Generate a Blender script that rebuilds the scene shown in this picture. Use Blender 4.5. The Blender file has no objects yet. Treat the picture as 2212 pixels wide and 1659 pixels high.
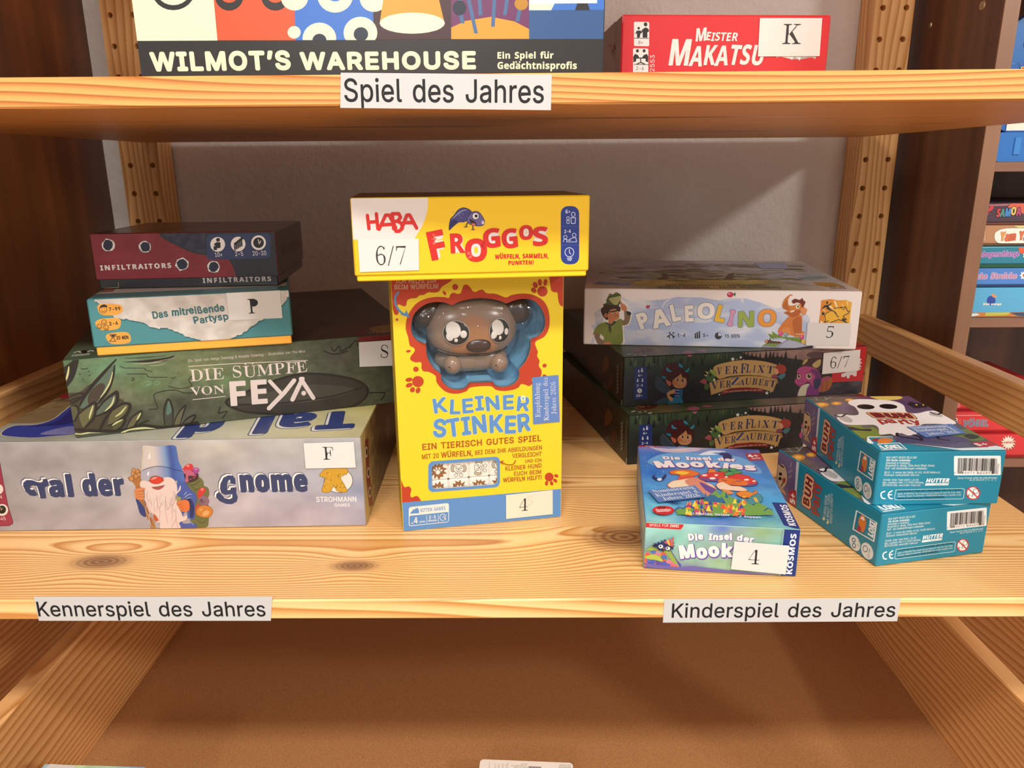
import bpy, bmesh, math, random
from mathutils import Vector, Matrix, noise
from mathutils.geometry import tessellate_polygon
import numpy as np

SC = bpy.context.scene
COL = SC.collection
random.seed(4)

# ---------------------------------------------------------------- camera
FPX, PITCH, YAW, ROLL = 1658.6465, 0.2753, -0.0088, -0.0074
IMG_W, IMG_H = 2212, 1659

def unyaw(x, y, z):
    c, s = math.cos(YAW), math.sin(YAW)
    return Vector((c*x + s*y, -s*x + c*y, z))

_cp, _sp = math.cos(PITCH), math.sin(PITCH)
_r0, _u0, _f0 = unyaw(1, 0, 0), unyaw(0, _sp, _cp), unyaw(0, _cp, -_sp)
_cr, _sr = math.cos(ROLL), math.sin(ROLL)
CAM_R, CAM_U, CAM_F = _r0*_cr + _u0*_sr, _u0*_cr - _r0*_sr, _f0
cam_data = bpy.data.cameras.new('camera')
cam_data.sensor_width = 36
cam_data.lens = FPX*36/IMG_W
cam_data.clip_start = 0.02
cam = bpy.data.objects.new('camera', cam_data)
COL.objects.link(cam)
m = Matrix.Identity(4)
for i in range(3):
    m[i][0], m[i][1], m[i][2] = CAM_R[i], CAM_U[i], -CAM_F[i]
cam.matrix_world = m
SC.camera = cam

# ---------------------------------------------------------------- light and exposure
SC.view_settings.view_transform = 'Standard'
SC.view_settings.look = 'None'
SC.view_settings.gamma = 1
SC.view_settings.use_curve_mapping = False
SC.view_settings.exposure = 0.0
world = bpy.data.worlds.new('room_ambient')
SC.world = world
world.use_nodes = True
world.node_tree.nodes['Background'].inputs[0].default_value = (1.0, 0.9, 0.82, 1)
world.node_tree.nodes['Background'].inputs[1].default_value = 0.8

def area(name, loc, target, size, power, col):
    d = bpy.data.lights.new(name, 'AREA')
    d.shape = 'RECTANGLE'
    d.size, d.size_y = size
    d.energy = power
    d.color = col
    o = bpy.data.objects.new(name, d)
    COL.objects.link(o)
    o.location = loc
    o.rotation_euler = (Vector(target) - Vector(loc)).to_track_quat('-Z', 'Y').to_euler()
    return o
area('ceiling_lamp', (0.05, -0.98, 1.6), (0.0, 0.6, -0.4), (1.3, 0.2), 48, (1, .965, .92))
area('ceiling_lamp', (-0.5, -2.3, 0.95), (0.1, 0.9, -0.2), (0.3, 0.3), 21, (1, .955, .90))
area('ceiling_lamp', (1.77, -1.08, 0.95), (0.2, 0.9, -0.2), (0.16, 0.16), 20.5, (1, .955, .90))

# ---------------------------------------------------------------- helpers
def lin(c):
    return tuple((v/12.92 if v <= .04045 else ((v+.055)/1.055)**2.4) for v in c)
def rgb(c):
    if isinstance(c, str):
        c = c.lstrip('#')
        if len(c) == 3: c = ''.join(k*2 for k in c)
        return tuple(int(c[i:i+2], 16)/255 for i in (0, 2, 4))
    return tuple(c)
def mix(a, b, t):
    a, b = rgb(a), rgb(b)
    t = max(0, min(1, t))
    return tuple(a[i]*(1-t) + b[i]*t for i in range(3))

class MB:
    """collects coloured polygons (world coordinates) for ONE mesh object"""
    def __init__(s, tone=1.0): s.v, s.f, s.c, s.mi, s.tone = [], [], [], [], tone
    def face(s, pts, col=(1, 1, 1), mi=0):
        n = len(s.v)
        s.v += [tuple(p) for p in pts]
        if col and isinstance(col[0], (tuple, list)): s.c += col
        else: s.c += [col]*len(pts)
        s.f.append(tuple(range(n, n+len(pts)))); s.mi.append(mi)
    def mesh(s, pts, faces, col=(1, 1, 1), mi=0):
        n = len(s.v)
        s.v += [tuple(p) for p in pts]; s.c += [col]*len(pts)
        for f in faces:
            s.f.append(tuple(i+n for i in f)); s.mi.append(mi)
    def box(s, a, b, col=(1, 1, 1), r=0.0008, mi=0):
        O = Vector(a); d = Vector(b)-O
        s.obox(O, Vector((d.x, 0, 0)), Vector((0, d.y, 0)), Vector((0, 0, d.z)), r, col, mi=mi)
    def obox(s, O, A, B, C, r=0.0008, col=(1, 1, 1), cols=None, mi=0):
        """chamfered box; cols = dict front/back/left/right/top/bottom"""
        la, lb, lc = A.length, B.length, C.length
        a, b, c = A/la, B/lb, C/lc
        r = min(r, la*.3, lb*.3, lc*.3)
        cols = cols or {}
        P = {}
        for i in (0, 1):
            for j in (0, 1):
                for k in (0, 1):
                    for ax in range(3):
                        q = [(i*la), (j*lb), (k*lc)]
                        for t, L in ((0, la), (1, lb), (2, lc)):
                            if t != ax:
                                q[t] += r if q[t] == 0 else -r
                        P[i, j, k, ax] = O + a*q[0] + b*q[1] + c*q[2]
        g = lambda n: rgb(cols.get(n, col))
        def quad(ks, colr): s.face([P[k] for k in ks], colr, mi)
        quad([(0,0,0,1),(1,0,0,1),(1,0,1,1),(0,0,1,1)], g('front'))
        quad([(1,1,0,1),(0,1,0,1),(0,1,1,1),(1,1,1,1)], g('back'))
        quad([(0,1,0,0),(0,0,0,0),(0,0,1,0),(0,1,1,0)], g('left'))
        quad([(1,0,0,0),(1,1,0,0),(1,1,1,0),(1,0,1,0)], g('right'))
        quad([(0,0,1,2),(1,0,1,2),(1,1,1,2),(0,1,1,2)], g('top'))
        quad([(0,1,0,2),(1,1,0,2),(1,0,0,2),(0,0,0,2)], g('bottom'))
        for j in (0, 1):
            for k in (0, 1):
                q = [(0,j,k,1),(1,j,k,1),(1,j,k,2),(0,j,k,2)]
                quad(q if (j == k) else q[::-1], g('front' if j == 0 else 'back'))
        for i in (0, 1):
            for k in (0, 1):
                q = [(i,0,k,0),(i,1,k,0),(i,1,k,2),(i,0,k,2)]
                quad(q if (i != k) else q[::-1], g('left' if i == 0 else 'right'))
        for i in (0, 1):
            for j in (0, 1):
                q = [(i,j,0,0),(i,j,1,0),(i,j,1,1),(i,j,0,1)]
                quad(q if (i == j) else q[::-1], g('front' if j == 0 else 'back'))
        for i in (0, 1):
            for j in (0, 1):
                for k in (0, 1):
                    q = [(i,j,k,0),(i,j,k,1),(i,j,k,2)]
                    quad(q if ((i+j+k) % 2) else q[::-1], g('front' if j == 0 else 'back'))
    def tube(s, pts, rad, col=(1, 1, 1), n=10, mi=0, cap=True):
        pts = [Vector(p) for p in pts]
        rings = []
        for i, p in enumerate(pts):
            t = (pts[min(i+1, len(pts)-1)] - pts[max(i-1, 0)]).normalized()
            x = t.cross(Vector((0, 0, 1)) if abs(t.z) < .9 else Vector((1, 0, 0))).normalized()
            y = t.cross(x)
            R = rad[i] if isinstance(rad, (list, tuple)) else rad
            rings.append([p + x*R*math.cos(2*math.pi*k/n) + y*R*math.sin(2*math.pi*k/n) for k in range(n)])
        V = [q for r in rings for q in r]
        F = []
        for i in range(len(pts)-1):
            for k in range(n):
                F.append((i*n+k, i*n+(k+1) % n, (i+1)*n+(k+1) % n, (i+1)*n+k))
        if cap:
            F.append(tuple(range(n))[::-1]); F.append(tuple(range((len(pts)-1)*n, len(pts)*n)))
        s.mesh(V, F, rgb(col), mi)
    def ellipsoid(s, c, A, B, C, col=(1, 1, 1), n=28, mcount=16, e=1.0, colfn=None, mi=0):
        c = Vector(c)
        V, F = [], []
        sg = lambda v: (abs(v)**e)*(1 if v >= 0 else -1)
        for i in range(mcount+1):
            th = math.pi*i/mcount
            for k in range(n):
                ph = 2*math.pi*k/n
                x, y, z = sg(math.sin(th))*sg(math.cos(ph)), sg(math.sin(th))*sg(math.sin(ph)), sg(math.cos(th))
                V.append(c + A*x + B*y + C*z)
        for i in range(mcount):
            for k in range(n):
                F.append((i*n+k, (i+1)*n+k, (i+1)*n+(k+1) % n, i*n+(k+1) % n))
        n0 = len(s.c)
        s.mesh(V, F, rgb(col), mi)
        if colfn:
            for i, q in enumerate(V): s.c[n0+i] = tuple(colfn(q))
    def build(s, name, mat, parent=None, smooth=False):
        me = bpy.data.meshes.new(name)
        V = s.v
        if parent is not None:
            inv = MAT[parent.name].inverted()
            V = [inv @ Vector(p) for p in V]
        me.from_pydata([tuple(p) for p in V], [], s.f)
        at = me.color_attributes.new('Col', 'FLOAT_COLOR', 'POINT')
        cache = {}
        arr = np.empty((len(V), 4), dtype=np.float32)
        for i, c in enumerate(s.c):
            l = cache.get(c)
            if l is None: l = cache[c] = tuple(min(.92, q*s.tone) for q in lin(c)) + (1,)
            arr[i] = l
        at.data.foreach_set('color', arr.ravel())
        for mm in (mat if isinstance(mat, (list, tuple)) else [mat]): me.materials.append(mm)
        me.polygons.foreach_set('material_index', s.mi)
        if smooth: me.polygons.foreach_set('use_smooth', [True]*len(s.f))
        me.update()
        if smooth:
            bm = bmesh.new(); bm.from_mesh(me)
            bmesh.ops.remove_doubles(bm, verts=bm.verts, dist=1e-6)
            bmesh.ops.recalc_face_normals(bm, faces=bm.faces)
            bm.to_mesh(me); bm.free()
        o = bpy.data.objects.new(name, me)
        COL.objects.link(o)
        if parent is not None:
            o.parent = parent
            MAT[o.name] = MAT[parent.name]
        else:
            MAT[o.name] = Matrix.Identity(4)
        return o
MAT = {}

def thing(name, label, cat, loc=(0, 0, 0), rotz=0.0, group=None):
    o = bpy.data.objects.new(name, None)
    COL.objects.link(o)
    o.empty_display_size = .02
    o.location = loc
    o.rotation_euler = (0, 0, rotz)
    MAT[o.name] = Matrix.Translation(loc) @ Matrix.Rotation(rotz, 4, 'Z')
    return tag(o, label, cat, group)
def tag(o, label, cat, group=None):
    o['label'] = label; o['category'] = cat
    if group: o['group'] = group
    return o
def structure(o):
    o['kind'] = 'structure'
    return o
def copy_thing(root, loc, rotz, label, group=None, skip=()):
    r = root.copy(); COL.objects.link(r)
    r.location = loc; r.rotation_euler = (0, 0, rotz)
    MAT[r.name] = Matrix.Translation(loc) @ Matrix.Rotation(rotz, 4, 'Z')
    r['label'] = label
    if group: r['group'] = group
    for ch in list(root.children):
        if ch.name.split('.')[0] in skip: continue
        c = ch.copy(); COL.objects.link(c); c.parent = r
        MAT[c.name] = MAT[r.name]
        for g in list(ch.children):
            d = g.copy(); COL.objects.link(d); d.parent = c
    return r

# ---------------------------------------------------------------- materials
def new_mat(name):
    mt = bpy.data.materials.new(name); mt.use_nodes = True
    return mt, mt.node_tree, mt.node_tree.nodes['Principled BSDF']
def nd(nt, t, **kw):
    n = nt.nodes.new(t)
    for k, v in kw.items(): setattr(n, k, v)
    return n
def mth(nt, op, a, b=None):
    n = nd(nt, 'ShaderNodeMath', operation=op)
    for i, x in enumerate((a, b)):
        if x is None: continue
        if isinstance(x, (int, float)): n.inputs[i].default_value = x
        else: nt.links.new(x, n.inputs[i])
    return n.outputs[0]
def ramp(nt, fac, stops):
    r = nd(nt, 'ShaderNodeValToRGB')
    e = r.color_ramp.elements
    while len(e) < len(stops): e.new(.5)
    for el, (p, c) in zip(e, stops):
        el.position = p; el.color = lin(rgb(c)) + (1,)
    nt.links.new(fac, r.inputs[0])
    return r.outputs[0]

def card_mat(name, rough=.38, coat=.1, bump=.02):
    mt, nt, b = new_mat(name)
    a = nd(nt, 'ShaderNodeAttribute', attribute_name='Col')
    tc = nd(nt, 'ShaderNodeTexCoord')
    n = nd(nt, 'ShaderNodeTexNoise'); n.inputs['Scale'].default_value = 900
    nt.links.new(tc.outputs['Object'], n.inputs['Vector'])
    nt.links.new(a.outputs['Color'], b.inputs['Base Color'])
    b.inputs['Roughness'].default_value = rough
    b.inputs['Coat Weight'].default_value = coat
    b.inputs['Specular IOR Level'].default_value = .36
    b.inputs['Coat Roughness'].default_value = .22
    bp = nd(nt, 'ShaderNodeBump'); bp.inputs['Strength'].default_value = bump; bp.inputs['Distance'].default_value = .001
    nt.links.new(n.outputs['Fac'], bp.inputs['Height'])
    nt.links.new(bp.outputs[0], b.inputs['Normal'])
    return mt
CARD = card_mat('printed_card')
MATTE = card_mat('printed_matte', .55, .05)
PAPER = card_mat('paper', .6, 0, .05)
GLOSS = card_mat('glossy_card', .24, .15)
PLASTIC = card_mat('coloured_plastic', .25, .3, 0)

def pine(name, axis, early, late, freq=130, knots=(), cut=(1.0, .35), warp=1.0, rough=.42, plank=0, shift=0, irr=2.2):
    """pine boards: saw-tooth growth rings across the grain, bowed round the knots"""
    mt, nt, b = new_mat(name)
    L = nt.links
    tc = nd(nt, 'ShaderNodeTexCoord')
    sep = nd(nt, 'ShaderNodeSeparateXYZ'); L.new(tc.outputs['Object'], sep.inputs[0])
    co = {k: sep.outputs[k] for k in 'XYZ'}
    other = [k for k in 'XYZ' if k != axis]
    long_, a1, a2 = co[axis], co[other[0]], co[other[1]]
    comb = nd(nt, 'ShaderNodeCombineXYZ')
    L.new(mth(nt, 'MULTIPLY', long_, .16), comb.inputs[0]); L.new(a1, comb.inputs[1]); L.new(a2, comb.inputs[2])
    n1 = nd(nt, 'ShaderNodeTexNoise'); n1.inputs['Scale'].default_value = 9; n1.inputs['Detail'].default_value = 2
    L.new(comb.outputs[0], n1.inputs['Vector'])
    q = mth(nt, 'ADD', mth(nt, 'MULTIPLY', a1, cut[0]), mth(nt, 'MULTIPLY', a2, cut[1]))
    if plank:      # glued planks, each flat-sawn: wide figure in the middle, tight rings at its edges
        ix = mth(nt, 'FLOOR', mth(nt, 'DIVIDE', a1, plank))
        rnd_ = mth(nt, 'SINE', mth(nt, 'MULTIPLY', mth(nt, 'ADD', ix, 2.0), 12.9))
        loc = mth(nt, 'SUBTRACT', mth(nt, 'SUBTRACT', a1, mth(nt, 'MULTIPLY', mth(nt, 'ADD', ix, .5), plank)), mth(nt, 'ADD', mth(nt, 'MULTIPLY', rnd_, plank*.42), shift))
        dep = mth(nt, 'ADD', a2, .012)
        q = mth(nt, 'SQRT', mth(nt, 'ADD', mth(nt, 'MULTIPLY', loc, loc), mth(nt, 'MULTIPLY', dep, dep)))
        q = mth(nt, 'ADD', q, mth(nt, 'ADD', mth(nt, 'MULTIPLY', long_, .006), mth(nt, 'MULTIPLY', ix, .37)))
    q = mth(nt, 'ADD', q, mth(nt, 'MULTIPLY', mth(nt, 'SUBTRACT', n1.outputs['Fac'], .5), .06*warp))
    dark = None
    for (kl, k1, rl, r1) in knots:
        dl = mth(nt, 'DIVIDE', mth(nt, 'SUBTRACT', long_, kl), rl)
        d1 = mth(nt, 'DIVIDE', mth(nt, 'SUBTRACT', a1, k1), r1)
        dd = mth(nt, 'ADD', mth(nt, 'MULTIPLY', dl, dl), mth(nt, 'MULTIPLY', d1, d1))
        # grain bows round the knot on both sides
        g = mth(nt, 'POWER', 2.718, mth(nt, 'MULTIPLY', dd, -.22))
        bow = mth(nt, 'MULTIPLY', mth(nt, 'MULTIPLY', d1, g), -r1*.85)
        q = mth(nt, 'ADD', q, bow)
        core = mth(nt, 'POWER', 2.718, mth(nt, 'MULTIPLY', mth(nt, 'MULTIPLY', dd, dd), -.8))
        ringk = mth(nt, 'ADD', mth(nt, 'MULTIPLY', mth(nt, 'SINE', mth(nt, 'MULTIPLY', mth(nt, 'SQRT', dd), 24)), .14), .8)
        core = mth(nt, 'MULTIPLY', core, ringk)
        dark = core if dark is None else mth(nt, 'MAXIMUM', dark, core)
    n3 = nd(nt, 'ShaderNodeTexNoise'); n3.inputs['Scale'].default_value = 14; n3.inputs['Detail'].default_value = 1
    L.new(comb.outputs[0], n3.inputs['Vector'])
    ring = mth(nt, 'FRACT', mth(nt, 'ADD', mth(nt, 'MULTIPLY', q, freq), mth(nt, 'MULTIPLY', n3.outputs['Fac'], irr)))
    c = ramp(nt, ring, [(0, early), (.4, mix(early, late, .15)), (.7, mix(early, late, .6)), (.88, late), (1, mix(early, late, .1))])
    # fine fibre
    comb2 = nd(nt, 'ShaderNodeCombineXYZ')
    L.new(mth(nt, 'MULTIPLY', long_, 12), comb2.inputs[0]); L.new(mth(nt, 'MULTIPLY', a1, 600), comb2.inputs[1]); L.new(mth(nt, 'MULTIPLY', a2, 600), comb2.inputs[2])
    n2 = nd(nt, 'ShaderNodeTexNoise'); n2.inputs['Scale'].default_value = 1; n2.inputs['Detail'].default_value = 3
    L.new(comb2.outputs[0], n2.inputs['Vector'])
    n4 = nd(nt, 'ShaderNodeTexNoise'); n4.inputs['Scale'].default_value = 5
    L.new(comb.outputs[0], n4.inputs['Vector'])
    mx = nd(nt, 'ShaderNodeMix', data_type='RGBA', blend_type='MULTIPLY')
    mx.inputs[0].default_value = .6
    L.new(c, mx.inputs[6])
    f2 = mth(nt, 'ADD', mth(nt, 'MULTIPLY', n2.outputs['Fac'], .28), mth(nt, 'ADD', mth(nt, 'MULTIPLY', n4.outputs['Fac'], .5), .58))
    L.new(f2, mx.inputs[7])
    out = mx.outputs[2]
    if dark is not None:
        mk = nd(nt, 'ShaderNodeMix', data_type='RGBA')
        L.new(dark, mk.inputs[0]); L.new(out, mk.inputs[6])
        mk.inputs[7].default_value = lin(rgb('#6f4226')) + (1,)
        out = mk.outputs[2]
    L.new(out, b.inputs['Base Color'])
    b.inputs['Roughness'].default_value = rough
    bp = nd(nt, 'ShaderNodeBump'); bp.inputs['Strength'].default_value = .06; bp.inputs['Distance'].default_value = .001
    L.new(ring, bp.inputs['Height']); L.new(bp.outputs[0], b.inputs['Normal'])
    return mt

def laminate(name, c1, c2, c3, axis='Z', rough=.4):
    mt, nt, b = new_mat(name)
    tc = nd(nt, 'ShaderNodeTexCoord')
    mp = nd(nt, 'ShaderNodeMapping')
    mp.inputs['Scale'].default_value = {'Z': (1, 1, .05), 'X': (.05, 1, 1), 'Y': (1, .05, 1)}[axis]
    nt.links.new(tc.outputs['Object'], mp.inputs[0])
    n = nd(nt, 'ShaderNodeTexNoise'); n.inputs['Scale'].default_value = 26; n.inputs['Detail'].default_value = 6
    nt.links.new(mp.outputs[0], n.inputs['Vector'])
    c = ramp(nt, n.outputs['Fac'], [(.3, c1), (.52, c2), (.72, c3)])
    nt.links.new(c, b.inputs['Base Color'])
    b.inputs['Roughness'].default_value = rough
    return mt

def plaster():
    mt, nt, b = new_mat('plaster')
    tc = nd(nt, 'ShaderNodeTexCoord')
    n = nd(nt, 'ShaderNodeTexNoise'); n.inputs['Scale'].default_value = 120; n.inputs['Detail'].default_value = 3
    nt.links.new(tc.outputs['Object'], n.inputs['Vector'])
    n2 = nd(nt, 'ShaderNodeTexNoise'); n2.inputs['Scale'].default_value = 9
    nt.links.new(tc.outputs['Object'], n2.inputs['Vector'])
    c = ramp(nt, n2.outputs['Fac'], [(.3, '#cfc7c0'), (.7, '#d9d2cc')])
    nt.links.new(c, b.inputs['Base Color'])
    bp = nd(nt, 'ShaderNodeBump'); bp.inputs['Strength'].default_value = .5; bp.inputs['Distance'].default_value = .004
    nt.links.new(n.outputs['Fac'], bp.inputs['Height']); nt.links.new(bp.outputs[0], b.inputs['Normal'])
    b.inputs['Roughness'].default_value = .85
    return mt
def fibreboard():
    mt, nt, b = new_mat('fibreboard')
    tc = nd(nt, 'ShaderNodeTexCoord')
    n = nd(nt, 'ShaderNodeTexNoise'); n.inputs['Scale'].default_value = 620; n.inputs['Detail'].default_value = 3
    nt.links.new(tc.outputs['Object'], n.inputs['Vector'])
    c = ramp(nt, n.outputs['Fac'], [(.25, '#8c5c34'), (.42, '#a06e40'), (.6, '#aa7848'), (.8, '#b88850')])
    nt.links.new(c, b.inputs['Base Color'])
    b.inputs['Roughness'].default_value = .7
    return mt
def plain(name, col, rough=.5, metal=0):
    mt, nt, b = new_mat(name)
    tc = nd(nt, 'ShaderNodeTexCoord')
    n = nd(nt, 'ShaderNodeTexNoise'); n.inputs['Scale'].default_value = 60
    nt.links.new(tc.outputs['Object'], n.inputs['Vector'])
    c = ramp(nt, n.outputs['Fac'], [(.3, mix(col, '#000', .06)), (.7, col)])
    nt.links.new(c, b.inputs['Base Color'])
    b.inputs['Roughness'].default_value = rough; b.inputs['Metallic'].default_value = metal
    return mt

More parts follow.
